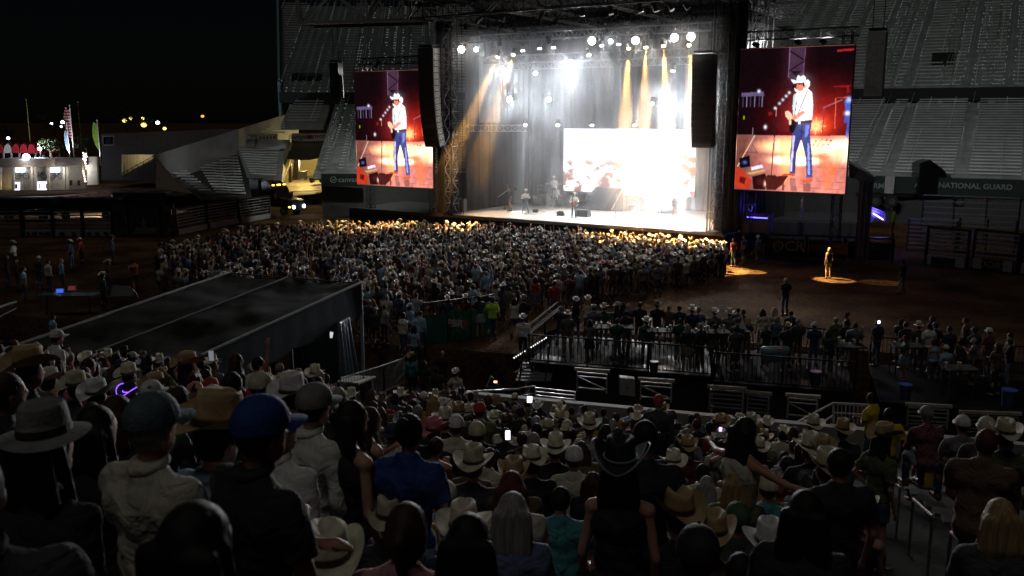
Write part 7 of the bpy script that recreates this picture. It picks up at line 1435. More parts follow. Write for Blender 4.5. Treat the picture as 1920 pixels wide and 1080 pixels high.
# seated hats and heads of the lower middle, each read off the photo
for (x, y, Y, f, k, l) in (
    (722, 940, 5.4, -5, dict(hat='cowboy', hatc='cream', shirt='charcoal'), 'seated person in a large cream hat below the blue dress'),
    (862, 957, 5.1, -5, dict(hat='cattle', hatc='white straw', shirt='navy'), 'seated person in a large ivory hat with a deep crease, bottom centre'),
    (745, 968, 4.0, 0, dict(fem=True, hair='pony', hairc='brown', shirt='pink'), 'woman with a brown ponytail and pink top at the bottom edge'),
    (872, 990, 3.9, 0, dict(fem=True, hair='long', hairc='dark', shirt='black'), 'dark haired head in front of the ivory hat at the bottom'),
    (622, 1006, 3.9, 25, dict(hat='cowboy', hatc='white straw', shirt='grey'), 'person in a white straw hat tilted at the bottom edge'),
    (880, 843, 8.0, -5, dict(hat='cattle', hatc='cream', shirt='charcoal'), 'seated man in a tall pale hat under the lit phone'),
    (962, 866, 7.6, 0, dict(hat='cowboy', hatc='tan straw', shirt='brown', hair='short'), 'seated person in a round tan straw hat, lower middle'),
    (958, 897, 6.2, 0, dict(fem=True, hair='long', hairc='auburn', shirt='cream'), 'woman with auburn hair and a pale top below the round tan hat'),
    (955, 940, 5.2, 0, dict(fem=True, hair='long', hairc='grey', shirt='denim blue'), 'woman with ash grey long hair and denim shirt, bottom centre'),
    (1042, 820, 10.4, 0, dict(hat='cattle', hatc='white straw', shirt='black'), 'person in a bright ivory hat with a dark band, upper middle of the seats'),
    (1078, 842, 9.8, 0, dict(hat='cap', hatc='white', shirt='cream'), 'person in a backward white cap right of the bright ivory hat'),
    (1105, 780, 14, 0, dict(hat='cattle', hatc='cream', shirt='cream'), 'person in a huge cream hat near the concrete wall'),
    (1052, 924, 6.6, 0, dict(hair='short', hairc='dark', shirt='teal'), 'dark haired person in a bright teal shirt, lower middle'),
    (1340, 972, 5.4, -5, dict(hat='cowboy', hatc='tan straw', shirt='brown'), 'person in a brown cowboy hat with a curled brim, bottom right of centre'),
    (1450, 990, 5.4, 0, dict(hat='cattle', hatc='white', shirt='black'), 'person in a white hat with a folded brim at the bottom right'),
    (1392, 952, 6.4, 0, dict(hat='cap', hatc='green', shirt='charcoal'), 'person in a dark olive cap above the brown cowboy hat'),
    (1388, 890, 7.6, 0, dict(fem=True, hair='long', hairc='blonde', shirt='olive'), 'blonde long haired woman right of the black felt hat'),
    (1446, 893, 7.8, 0, dict(hat='cap', hatc='cream', shirt='teal'), 'man in a backward beige cap and teal shirt'),
    (1290, 930, 5.6, 20, dict(hat='cowboy', hatc='tan straw', shirt='black'), 'person in a tan hat half hidden by the woman in the black felt hat'),
    (1292, 822, 12.5, 0, dict(hat='cowboy', hatc='tan straw', shirt='maroon'), 'person in a tan straw hat right behind the tall man in black'),
    (1562, 850, 7.9, 0, dict(hat='cowboy', hatc='cream', shirt='checked', sleeve='long'), 'man in a cream straw hat and pale checked shirt near the stairway'),
    (1528, 818, 10.6, 0, dict(hat='cattle', hatc='white straw', shirt='black'), 'person in the left one of two pale hats near the stairway'),
    (1552, 822, 10.2, 10, dict(hat='cowboy', hatc='tan straw', shirt='grey'), 'person in the right one of two pale hats near the stairway'),
    (1530, 782, 15, 0, dict(hat='cattle', hatc='cream', shirt='grey'), 'person in a cream hat left of the landing railing'),
    (1588, 790, 14, 0, dict(hat='cattle', hatc='tan straw', shirt='charcoal'), 'person in a tan hat in front of the landing railing'),
    (1243, 757, 19.5, 0, dict(hat='cowboy', hatc='tan straw', shirt='black'), 'person in a golden straw hat at the concrete wall'),
    (1413, 778, 17, 0, dict(hat='cowboy', hatc='cream', shirt='brown'), 'person in a cream hat at the wall right of the golden straw hat'),
    (1356, 780, 16.5, 10, dict(hat='cowboy', hatc='tan straw', shirt='red'), 'person in a tan hat and red shirt by the lit violet phone'),
    (803, 788, 10.8, -25, dict(hat='cowboy', hatc='pink', shirt='black'), 'person in a pink cowboy hat above the blue dress'),
    (830, 770, 12.6, 0, dict(hat='cattle', hatc='cream', shirt='charcoal'), 'person in a cream hat right of the pink cowboy hat'),
    (853, 782, 11.6, 0, dict(hat='cap', hatc='white', shirt='cream'), 'person in a white cap with grey mesh right of the pink hat'),
    (892, 795, 11, 0, dict(hat='cap', hatc='cream', shirt='black'), 'man in a cream cap with a brim, upper left of the seats'),
    (898, 757, 15, 0, dict(hat='cap', hatc='red', shirt='olive'), 'person in a red and white cap close to the barrier'),
    (856, 758, 14.8, 0, dict(hat='cowboy', hatc='tan straw', shirt='charcoal'), 'person in a tan hat left of the red cap'),
    (810, 745, 15.4, 0, dict(fem=True, hair='long', hairc='blonde', shirt='mustard'), 'person with a yellow headscarf like hair left of the red cap'),
    (1410, 832, 10.5, 0, dict(fem=True, hair='bob', hairc='dark', shirt='pink'), 'dark bobbed person left of the two pale hats'),
    (835, 910, 7.0, 10, dict(hat='cap', hatc='white', shirt='checked'), 'person in a white cap right of the blue dress'),
    (1315, 1005, 4.2, 0, dict(hair='short', hairc='dark', shirt='red', hat='cap', hatc='black felt'), 'person in a black cap with a red line at the bottom edge')):
    SP(x, y, Y, pose='sit', face=f, label=l, seed=(x * 7) % 5, arms='lap', skin=(x % 3), **{**dict(hair='short', hairc='brown'), **k})
# the standing group at the left, higher rows
for (x, y, Y, f, k, l) in (
    (40, 650, 7.4, -30, dict(hat='cowboy', hatc='tan straw', shirt='black'), 'person in a tan straw hat looking right at the far left'),
    (-8, 700, 5.0, -35, dict(shirt='black', hair='short'), 'dark person cut by the left edge below the tan straw hat'),
    (100, 616, 15, -30, dict(hat='cap', hatc='white', shirt='white', arms='hip'), 'man in a white cap and white t-shirt standing above the crowd at left'),
    (86, 690, 10.5, -20, dict(hat='cowboy', hatc='white straw', shirt='black'), 'person in a flat white straw hat left of the teal cap'),
    (133, 697, 9.2, -25, dict(hat='cattle', hatc='cream', shirt='charcoal'), 'person in a cream hat with a gold crown, upper left crowd'),
    (172, 712, 8.2, -5, dict(hat='cowboy', hatc='white', shirt='brown'), 'person in a white hat with a dark band above the teal cap'),
    (235, 682, 12, -30, dict(hat='cattle', hatc='white straw', shirt='charcoal'), 'person in a bright white straw hat near the tent edge'),
    (285, 700, 10.4, -20, dict(hat='cowboy', hatc='tan straw', shirt='maroon'), 'person in a yellowish straw hat left of the raised arms'),
    (275, 712, 9, -30, dict(hat='cap', hatc='white', shirt='charcoal'), 'person in a white cap right of the glowing purple hat'),
    (240, 718, 11.5, -10, dict(shirt='navy', hair='short', hat='cowboy', hatc='black felt'), 'person in a dark hat rimmed with glowing purple light'),
    (345, 660, 12.4, -35, dict(hat='cowboy', hatc='tan straw', shirt='white', sleeve='tank', fem=True, arms='hatup', hair='long'), 'woman in a straw hat and white top holding a phone up with both hands'),
    (438, 664, 13, -35, dict(shirt='black', fem=True, hair='long', hairc='brown'), 'woman with brown hair lit at the side, in front of the tent curtain'),
    (478, 670, 12, -40, dict(shirt='white', hair='short', hairc='dark', arms='raise'), 'person in a white t-shirt raising one hand beside the tent curtain'),
    (480, 697, 8.8, -30, dict(shirt='brown', hat='cap', hatc='cream'), 'person in a pale cap in front of the raised hand'),
    (537, 701, 8.2, -25, dict(shirt='black', hat='cattle', hatc='white'), 'man in a clean white cowboy hat right of the raised hand'),
    (505, 745, 8.0, -25, dict(shirt='charcoal', hair='short', hairc='dark'), 'dark haired person behind the blue cap'),
    (603, 745, 9.4, -25, dict(shirt='black', hat='cap', hatc='grey'), 'person in a small grey cap right of the trucker cap'),
    (430, 700, 6.6, -15, dict(shirt='black', hair='short', hairc='dark', fem=True), 'dark bushy head above the big tan straw hat'),
    (210, 745, 5.4, -10, dict(shirt='black', fem=True, hair='long', hairc='brown'), 'long brown haired woman left of the teal cap'),
    (165, 765, 4.4, -15, dict(shirt='black', fem=True, hair='long', hairc='dark'), 'long dark haired woman right of the pale felt hat')):
    SP(x, y, Y, face=f, label=l, seed=(x * 3 + 1) % 5, skin=(x % 3), **{**dict(hair='short', hairc='brown', arms='down'), **k})

# people on the decks, concourse and dirt: feet height z0, head top at (px, py)
def ground_person(px, py, z0, pose='stand', H=None, face=0.0, yaw=None, label='', group='people on the decks and the dirt', **k):
    need = (HT[pose] + HATH[k.get('hat')]) * (H or 1.0); Y = at(px, py, z=z0 + need).y; p = at(px, py, z=z0 + need); q = V((p.x, p.y, z0)); placed.append(q)
    add(q, yaw=(yaw_to(q) if yaw is None else yaw) + R(face), pose=pose, scale=H or 1.0, label=label, group=group, keep=True, **k)
GP = ground_person
for (x, y, z, f, k, l) in (
    (981, 588, -.15, 0, dict(shirt='white', sleeve='long', tuck=True, hat='cowboy', hatc='white', jean=2, arms='down'), 'man in a white shirt and white hat standing on the deck stairs'),
    (771, 660, PITZ, -10, dict(shirt='teal', sleeve='long', tuck=True, hat='cowboy', hatc='tan straw', jean=2), 'man in a teal shirt and straw hat on the concourse'),
    (795, 676, PITZ, 0, dict(shirt='black', fem=True, hair='long', legs='shorts'), 'dark dressed woman in shorts beside the teal shirt'),
    (828, 658, PITZ, 0, dict(shirt='black', hair='bald', skin=1, arms='fold'), 'bald man in a black shirt on the concourse'),
    (818, 690, PITZ - .3, 10, dict(shirt='black', hair='short', hairc='dark'), 'man in black in front of the bald man'),
    (855, 690, PITZ - .25, 0, dict(shirt='cream', fem=True, hat='cowboy', hatc='white', hair='short', legs='shorts', arms='hip'), 'woman in a white hat and beige top on the concourse'),
    (925, 709, PITZ - .45, 20, dict(shirt='navy', fem=True, hair='bob', hairc='dark', arms='phone'), 'person in navy holding a lit phone at the barrier'),
    (755, 586, -.25, -20, dict(shirt='white', sleeve='long', hair='bob', hairc='dark', fem=True), 'woman in a white long sleeved blouse left of the green banner'),
    (786, 583, -.25, -10, dict(shirt='light blue', sleeve='long', jean=0), 'man in a pale blue shirt and jeans left of the green banner'),
    (776, 610, -.7, -10, dict(shirt='light blue', fem=True, hair='long', hairc='dark'), 'long haired woman in pale blue between the two left of the green banner'),
    (923, 556, 0, 0, dict(shirt='lime', hat='cap', hatc='navy', arms='fold'), 'security guard in a lime yellow jacket behind the left deck'),
    (965, 558, 0, 0, dict(shirt='white', sleeve='tank', fem=True, hair='long', arms='raise', legs='shorts'), 'woman in a white top raising a hand behind the decks'),
    (982, 552, 0, 0, dict(shirt='black', hat='cowboy', hatc='grey'), 'man in a grey hat beside the raised hand'),
    (1080, 556, 0, 5, dict(shirt='black', hat='cowboy', hatc='white', fem=True, hair='long', hairc='brown', sleeve='tank'), 'woman in a white hat at the left end of the middle deck'),
    (1079 + 24, 553, 0, -5, dict(shirt='cream', hat='cowboy', hatc='white', fem=True, hair='long', hairc='blonde', sleeve='tank'), 'blonde woman in a white hat at the left end of the middle deck'),
    (1115, 570, 0, 0, dict(shirt='grey', hat='cap', hatc='grey', hair='short'), 'person in a grey cap left of the big pale hat'),
    (1133, 568, -.2, -15, dict(shirt='dark green', hat='cattle', hatc='cream'), 'man in a big pale hat on the middle deck'),
    (1168, 567, -.1, 0, dict(shirt='black', fem=True, hair='long', hairc='brown'), 'brown haired woman, left one of the pair behind the long table'),
    (1178, 570, -.15, 0, dict(shirt='charcoal', fem=True, hair='long', hairc='grey'), 'fair haired woman, right one of the pair behind the long table'),
    (1200, 567, 0, 0, dict(shirt='black', hair='short', hairc='dark'), 'dark dressed person right of the fair haired woman'),
    (1233, 563, 0, 0, dict(shirt='black', hat='cowboy', hatc='grey', hair='short'), 'man in a silvery hat and denim vest on the middle deck'),
    (1213, 593, -.3, 0, dict(shirt='dark green', hat='cattle', hatc='white', hair='short', sleeve='long'), 'broad man in a white cap like hat leaning over the table'),
    (1275, 573, 0, 0, dict(shirt='black', hair='short', hairc='dark'), 'dark headed person between the silvery hat and the white hats'),
    (1299, 572, 0, 0, dict(shirt='navy', hat='cattle', hatc='white', hair='short'), 'man in a white hat, left one of three on the deck'),
    (1341, 577, 0, 0, dict(shirt='grey', hat='cowboy', hatc='white', hair='short'), 'man in a shiny white hat, middle one of three on the deck'),
    (1369, 578, 0, -15, dict(shirt='grey', hat='cattle', hatc='cream', hair='short', sleeve='long'), 'man in a cream hat with a rucksack, right one of three on the deck'),
    (1342, 608, -.25, 0, dict(shirt='olive', hair='short', hairc='dark', sleeve='long'), 'person in a camouflage coloured shirt in front of the shiny white hat'),
    (1431, 578, 0, 0, dict(shirt='cream', fem=True, hair='long', hairc='brown'), 'long haired woman by the table sign, left one of two'),
    (1453, 577, 0, 0, dict(shirt='cream', fem=True, hair='long', hairc='blonde'), 'long haired woman by the table sign, right one of two'),
    (1485, 582, 0, 0, dict(shirt='charcoal', hair='short', hairc='dark'), 'dark man right of the two long haired women'),
    (1529, 603, -.1, 0, dict(shirt='navy', hat='cap', hatc='white', hair='short'), 'man in a white cap and navy shirt right of the leaning pole'),
    (1569, 595, -.1, 0, dict(shirt='olive', hair='short', hairc='grey'), 'grey headed man in an olive shirt behind the glittering table'),
    (1589, 600, -.1, 0, dict(shirt='black', hair='short', hairc='dark'), 'dark man right of the grey headed man'),
    (1555, 617, -.25, 0, dict(shirt='dark green', fem=True, hair='long', hairc='brown'), 'woman in dark green in front of the grey headed man'),
    (1648, 599, -.1, 15, dict(shirt='navy', hair='short', hairc='dark'), 'dark dressed man with a lit headband alone on the right deck'),
    (1700, 604, -.1, 0, dict(shirt='black', hair='short', hairc='dark'), 'dark person left of the pale beret'),
    (1724, 602, -.1, -20, dict(shirt='charcoal', hat='fedora', hatc='cream', hair='short'), 'person in a pale wide hat on the right deck'),
    (1744, 606, -.15, 0, dict(shirt='white', hair='short', hairc='dark', scale_=1.05), 'big man in a plain white t-shirt on the right deck'),
    (1757, 603, -.1, 0, dict(shirt='black', hair='short', hairc='dark', hat='cap', hatc='navy'), 'person in a navy cap right of the white t-shirt'),
    (1783, 612, -.15, 0, dict(shirt='navy', hair='short', hairc='dark'), 'stocky man in navy on the right deck'),
    (1753, 634, -.4, 0, dict(shirt='light blue', fem=True, hair='bob', hairc='auburn', sleeve='tank'), 'woman in a light blue top in front of the white t-shirt'),
    (1776, 646, -.7, 0, dict(shirt='light blue', hat='cap', hatc='white', hair='short'), 'man in a white cap and pale blue shirt, front of the right group'),
    (1830, 612, -.15, 0, dict(shirt='dark green', hat='cap', hatc='navy', hair='short'), 'man in a dark cap and dark green shirt at right'),
    (1858, 614, -.15, 10, dict(shirt='maroon', hat='cap', hatc='white', hair='short'), 'man in a white cap and maroon shirt at right'),
    (1897, 624, -.2, 20, dict(shirt='white', hair='short', hairc='dark', arms='fold'), 'man in a white vest with folded arms at the right edge'),
    (1806, 632, -.5, 0, dict(shirt='charcoal', fem=True, hair='long', hairc='brown'), 'long haired woman right of the white cap and pale blue shirt'),
    (1826, 652, -.7, 0, dict(shirt='charcoal', fem=True, hair='long', hairc='auburn'), 'auburn haired woman in front of the dark green shirt'),
    (1803, 655, -1.2, 0, dict(shirt='white', hat='cap', hatc='olive' if 0 else 'green', hair='short', pose_='sit'), 'man in a white shirt with a dark strap seated at the low table'),
    # on the dirt
    (1475, 521, 0, 5, dict(shirt='black', hair='bald', skin=0, jean=0), 'lone man in a black t-shirt standing on the open dirt'),
    (1556, 464, 0, -25, dict(shirt='black', fem=True, hair='long', hairc='blonde', sleeve='tank', legs='shorts', jean=4, skin=0), 'blonde woman alone in the yellow spotlight on the dirt'),
    (1695, 489, 0, 0, dict(shirt='black', hair='short', hairc='dark', jean=3, arms='down', pose_='wide'), 'dark man in jeans standing apart on the right of the dirt'),
    (1423, 440, 0, 0, dict(shirt='denim blue', hat='cap', hatc='white', jean=0, sleeve='long'), 'man in a white cap and denim by the fence banner'),
    (1396, 441, 0, 0, dict(shirt='denim blue', hair='short', jean=0), 'man in denim left of the white cap by the fence'),
    (1377, 446, 0, 0, dict(shirt='maroon', hair='short'), 'man in maroon near the end of the crowd'),
    (1235, 489, 0, 5, dict(shirt='grey', hat='cowboy', hatc='cream', sleeve='long', arms='hip'), 'man in a cream hat and grey shirt behind the crowd, right one'),
    (1207, 496, 0, 0, dict(shirt='grey', hair='short'), 'man in a grey t-shirt left of the cream hat behind the crowd'),
    (1131, 487, 0, 0, dict(shirt='white', fem=True, hair='long', hat='cowboy', hatc='pink', legs='shorts', sleeve='tank'), 'girl in a bright pink hat behind the crowd, left one'),
    (1145, 489, 0, 0, dict(shirt='white', fem=True, hair='long', hat='cowboy', hatc='pink', legs='shorts', sleeve='tank'), 'girl in a bright pink hat behind the crowd, right one'),
    (1004, 519, 0, 0, dict(shirt='red', fem=True, hair='long', hairc='brown', legs='skirt', sleeve='tank'), 'woman in a red dress behind the crowd'),
    (1040, 527, 0, 0, dict(shirt='red', hair='short', hairc='dark'), 'small person in a red top right of the red dress'),
    (24, 450, 0, 160, dict(shirt='white', hat='cowboy', hatc='white', sleeve='long', arms='fold'), 'man in a white shirt and white hat near the left chute gates'),
    (131, 448, 0, 150, dict(shirt='navy', hat='cowboy', hatc='white', jean=3), 'man in a navy shirt and white hat facing the camera on the left dirt'),
    (150, 444, 0, 160, dict(shirt='red', hat='cap', hatc='white', jean=1), 'man in a red shirt and white cap on the left dirt'),
    (208, 440, 0, 0, dict(shirt='denim blue', hat='cowboy', hatc='grey'), 'man in a grey hat by the ring emblem banner'),
    (251, 486, 0, 120, dict(shirt='orange', hair='short', arms='clap', legs='shorts'), 'clapping man in an orange shirt on the left dirt'),
    (200, 486, 0, 0, dict(shirt='brown', hat='cowboy', hatc='cream'), 'man in a brown shirt and cream hat left of the orange shirt'),
    (190, 509, 0, 0, dict(shirt='dark green', hat='cowboy', hatc='white', sleeve='long', jean=1), 'man in a white hat and dark green shirt beside the covered cart'),
    (70, 479, 0, 40, dict(shirt='charcoal', hat='cap', hatc='white'), 'man in a white cap leaning at the score table'),
    (88, 487, 0, 20, dict(shirt='white', hair='short', hairc='brown', sleeve='long'), 'man in a white shirt bending over the score table'),
    (113, 484, 0, 0, dict(shirt='light blue', fem=True, hair='long', hairc='blonde', sleeve='long'), 'blonde woman in a pale blue shirt right of the score table'),
    (42, 500, 0, -20, dict(shirt='light blue', hair='short', hairc='brown'), 'person in a pale shirt left of the score table'),
    (28, 484, 0, 10, dict(shirt='maroon', fem=True, hair='long', hairc='auburn'), 'woman in maroon left of the white cap at the score table'),
    (10, 478, 0, 10, dict(shirt='black', fem=True, hair='long', hairc='auburn'), 'red haired woman at the left edge on the dirt'),
    (97, 590, -.9, 0, dict(shirt='light blue', hair='short', hairc='dark', sleeve='long'), 'person in a pale blue shirt behind the tent edge at left'),
    # tent doorway and pen left of the green banner
    (705, 545, -.5, 0, dict(shirt='red', hair='short', hairc='dark', sleeve='long'), 'person in a dark red hoodie left of the green banner'),
    (690, 556, -.7, 0, dict(shirt='mustard', fem=True, hair='long', hairc='brown', sleeve='long'), 'person in a mustard jacket beside the tent corner'),
    (733, 600, -1.4, 10, dict(shirt='black', hair='short'), 'dark person behind the picket barrier'),
    # stage wing and behind
    (1504, 367, ZD, 180, dict(shirt='grey', hair='short', hairc='brown'), 'crew member standing under the right video screen'),
    (1677, 388, 2.2, 20, dict(shirt='lime', hair='short', hairc='dark'), 'crew member in a lime safety vest by the blue lit stairs')):
    pose = k.pop('pose_', 'stand'); H = k.pop('scale_', 1.0)
    GP(x, y, z, pose=pose, face=f, H=H, label=l, seed=(x * 3) % 4, **{**dict(skin=x % 3, hairc='brown', arms='down'), **k})
# the band: feet on the deck
def band(px, pyf, z, label, yaw=None, dv=0.0, **k):
    p = at(px, pyf, z=z) + NS * dv; q = V((p.x, p.y, z)); y0 = yaw_to(q, V((0, 20, 0)))
    add(q, yaw=y0 + R(yaw or 0), label=label, group='band on the stage', keep=True, **k); return q, y0 + R(yaw or 0)
band(956, 396, ZD, 'cameraman in black with a shoulder camera at the left of the stage', -70, shirt='black', legs='shorts', hat='cap', hatc='grey', arms='raise', seed=1)
gq1 = band(985, 400, ZD, 'leaning guitarist in white shirt and white hat at stage left', 10, shirt='white', hat='cowboy', hatc='white', arms='guitar', pose='wide', jean=3, seed=1, sleeve='long')
band(1029, 383 - 8, ZD + .75, 'keyboard player in white on the left riser', 10, dv=.8, shirt='white', arms='lap', hat='cowboy', hatc='white', seed=2)
gq2 = band(1042, 391, ZD, 'fiddle player in a white shirt in front of the risers', 0, shirt='white', hat='cap', hatc='white', arms='clap', jean=2, sleeve='long', seed=3)
gq3 = band(1076, 408, ZD, 'singer in a white shirt, white hat and blue jeans at the deck edge', 10, shirt='white', hat='cowboy', hatc='white', arms='guitar', jean=0, sleeve='long', tuck=True, seed=2)
band(1075, 366, ZD + 1.0, 'drummer seated behind the drum kit', 0, dv=1.0, pose='sit', shirt='white', hat='cowboy', hatc='white', arms='clap', seed=2)
gq4 = band(1216, 393, ZD, 'guitarist striding right of the ramp in the glare', -20, shirt='black', arms='guitar', pose='stride', jean=2, seed=4)
gq5 = band(1237, 398, ZD, 'bass player standing in the glare right of the ramp', 0, shirt='black', arms='guitar', jean=2, seed=3)
band(1265, 411, ZD, 'crew member in a dark long jacket at the right deck edge', 150, shirt='black', sleeve='long', arms='down', legs='shorts', seed=1, hair='short', hairc='dark')
def guitar(q, lab, body, s=1.0):
    p, y = q; f = V((-math.sin(y), math.cos(y), 0)); r = V((math.cos(y), math.sin(y), 0)); c = p + f * .24 + ZA * 1.05; ax = (r * -.92 + ZA * .38).normalized(); up = f.cross(ax)
    t = empty('guitar', c, lab, 'guitar', 'guitars held by the band'); mb = MB()
    pts = [(-.28, -.02), (-.26, .13), (-.1, .17), (0, .11), (.12, .14), (.17, .1), (.13, .03), (.13, -.03), (.17, -.1), (.1, -.14), (0, -.11), (-.1, -.17), (-.26, -.14)]
    mb.plate([c + ax * (x * s) + up * (z * s) for x, z in pts], .06, f); mb.build('body', body, t, bevel=.008); mb = MB(); mb.beam(c + ax * .13 + f * .04, c + ax * .72 + f * .03, .05, .03); mb.build('neck', mat('guitar_neck', (.25, .15, .07)), t)
    mb = MB(); mb.box(c + ax * .78 + f * .03, (.16, .03, .07), (ax, f, up)); mb.build('headstock', INK, t)
guitar(gq1, 'dark electric guitar held by the leaning guitarist', INK); guitar(gq3, 'reddish acoustic guitar held by the singer', mat('guitar_red', (.35, .08, .03), .3), 1.15); guitar(gq4, 'electric guitar of the striding guitarist', INK); guitar(gq5, 'bass guitar in the glare', mat('guitar_brown', (.12, .05, .02), .3))
p, y = gq2; t = empty('fiddle', p + ZA * 1.5, 'small brown fiddle with its bow held by the fiddle player', 'fiddle'); f = V((-math.sin(y), math.cos(y), 0)); r = V((math.cos(y), math.sin(y), 0)); c = p + f * .25 + ZA * 1.47 - r * .05; mb = MB(); mb.ell(c, (.1, .18, .03), 12, 6); mb.beam(c + f * .1, c + f * .36, .03); mb.build('body', mat('fiddle_wood', (.25, .08, .02), .3), t); mb = MB(); mb.beam(c - r * .2 + ZA * .02, c + r * .45 + ZA * .4, .015); mb.build('bow', WHITE, t)
t = empty('video_camera', at_deck(956, 396) + ZA * 1.8, 'black shoulder video camera with a boom pole at stage left', 'camera'); p = at_deck(956, 396); mb = MB(); mb.box(p + ZA * 1.72 + US * .22, (.42, .16, .22), SAX); mb.tube(p + ZA * 1.72 + US * .43, p + ZA * 1.72 + US * .62, .07, .09, 12); mb.build('body', BSTEEL, t); mb = MB(); mb.beam(p + ZA * 1.75, p - US * 1.1 + ZA * 1.05, .04); mb.build('boom', WHITE, t)

# seats filled by rule, row by row
CLR = ['black'] * 7 + ['charcoal'] * 5 + ['grey', 'navy', 'white', 'cream', 'denim blue', 'brown', 'maroon', 'olive', 'white', 'teal', 'red', 'pink', 'checked', 'plaid', 'light blue', 'dark green', 'mustard', 'navy', 'cream']
ORD = ['front', 'second', 'third', 'fourth', 'fifth', 'sixth', 'seventh', 'eighth', 'ninth', 'tenth', 'eleventh', 'twelfth', 'thirteenth', 'fourteenth', 'fifteenth', 'sixteenth', 'seventeenth', 'eighteenth', 'nineteenth', 'twentieth', 'twenty-first', 'twenty-second', 'twenty-third', 'twenty-fourth', 'twenty-fifth', 'twenty-sixth']
ORD2 = ['first', 'second', 'third', 'fourth', 'fifth', 'sixth', 'seventh', 'eighth', 'ninth', 'tenth', 'eleventh', 'twelfth', 'thirteenth', 'fourteenth', 'fifteenth', 'sixteenth', 'seventeenth', 'eighteenth', 'nineteenth', 'twentieth'] + ['far'] * 60
def looks(rs):
    k = {}; fem = rs.random() < .5; k['fem'] = fem; k['shirt'] = rs.choice(CLR); k['sleeve'] = rs.choice(('short', 'short', 'long')) if not fem else rs.choice(('short', 'tank', 'short')); k['seed'] = rs.randrange(4); k['skin'] = rs.choice((0, 0, 1, 2, 2, 0, 3 if rs.random() < .3 else 1))
    k['hairc'] = rs.choice(('dark', 'brown', 'brown', 'blonde', 'auburn', 'dark', 'grey') if fem else ('dark', 'brown', 'brown', 'grey', 'dark')); k['hair'] = rs.choice(('long', 'long', 'wavy', 'pony', 'bob', 'bun')) if fem else 'short'; k['jean'] = rs.randrange(5); k['legs'] = rs.choice(('jeans', 'jeans', 'shorts')) if not fem else rs.choice(('jeans', 'shorts', 'skirt'))
    r = rs.random(); k['hat'] = None; k['hatc'] = 'white straw'
    if r < .09: k['hat'] = 'cowboy'
    elif r < .17: k['hat'] = 'cattle'
    elif r < (.20 if fem else .36): k['hat'] = 'cap'
    if k['hat'] in ('cowboy', 'cattle'): k['hatc'] = rs.choice(('white straw', 'cream', 'white straw', 'tan straw', 'white', 'brown felt', 'black felt', 'cream'))
    elif k['hat'] == 'cap': k['hatc'] = rs.choice(('white', 'black felt', 'grey', 'navy', 'cream', 'green', 'red', 'black felt')); k['hatyaw'] = math.pi if rs.random() < .2 else 0
    k['tilt'] = rs.gauss(0, .07); k['hatyaw'] = k.get('hatyaw', 0) + rs.gauss(0, .1); k['hatscale'] = rs.uniform(1.03, 1.15); return k
def describe(k):
    hd = {'cowboy': ' cowboy hat', 'cattle': ' cowboy hat', 'cap': ' cap', 'fedora': ' wide hat'}[k['hat']] if k['hat'] else None
    a = (k['hatc'].replace(' felt', '') + hd) if hd else (k['hairc'] + {'long': ' long hair', 'wavy': ' wavy hair', 'pony': ' ponytail', 'bob': ' bobbed hair', 'bun': ' hair bun', 'short': ' short hair', 'bald': ' bald head'}[k['hair']])
    return a, k['shirt'] + {'long': ' long-sleeve', 'short': ' shirt', 'tank': ' tank top'}[k['sleeve']]
for k_ in range(2, 27):
    d = k_ * RD; w0, w1 = row_span(k_); w = w0 + rnd.random() * .5; cnt = {'l': 0, 'r': 0}
    spec = []
    while w < w1:
        w += rnd.uniform(.5, .72); left = w < -3.4 - .14 * d; right = w > WA
        if abs(w - WA) < .95: continue
        if right and rnd.random() < (.9 if d < 12 else .78): continue
        if not right and rnd.random() < .10 + (.0 if d > 5 else .25): continue
        st = rnd.random() < (.92 if left else .045)
        if d < 3.6 and not left: st = False
        p = W(w, d - (.12 if not st else -.08), tread(d)); lk = looks(rnd); hd = p + ZA * ((1.34 if not st else 1.8)); q = pix(hd)
        if q[0] < -70 or q[0] > 1990 or q[1] > 1110 or p.y < 1.6: continue
        if q[1] < 742 and q[0] > 640: st = False
        # nobody hides the people read off the photo
        if not free(p, .5): continue
        if st and any(abs(q[0] - a) < 60 and q[1] < b + 30 for a, b in ((1042, 820), (962, 866), (1392, 784), (1655, 793), (1845, 812), (880, 843))): continue
        if p.y < 4.6 and q[0] > 620 and rnd.random() < .6: continue
        spec.append((p, st, lk, right, w))
    for n_, (p, st, lk, right, w) in enumerate(sorted(spec, key=lambda s: abs(s[4] - WA))):
        side = 'right' if right else 'left'; cnt[side[0]] += 1; a, b = describe(lk); rn = ORD[26 - k_] if 26 - k_ < len(ORD) else 'upper'
        c_ = cnt[side[0]]
        lab = f"{a}, {b}, {rn} row above wall, {ORD2[c_ - 1] if c_ <= 20 else 'far ' + ORD2[c_ - 21]} {side} of stairway"
        placed.append(p); sc = rnd.uniform(.92, 1.03)
        add(p, yaw=yaw_to(p) + rnd.gauss(0, .22), pose='stand' if st else 'sit', arms=rnd.choice(('down', 'down', 'fold', 'clap', 'phone' if rnd.random() < .3 else 'down')) if st else rnd.choice(('lap', 'lap', 'fold', 'clap')), scale=sc, label=lab, group='audience in the near seats', **lk)

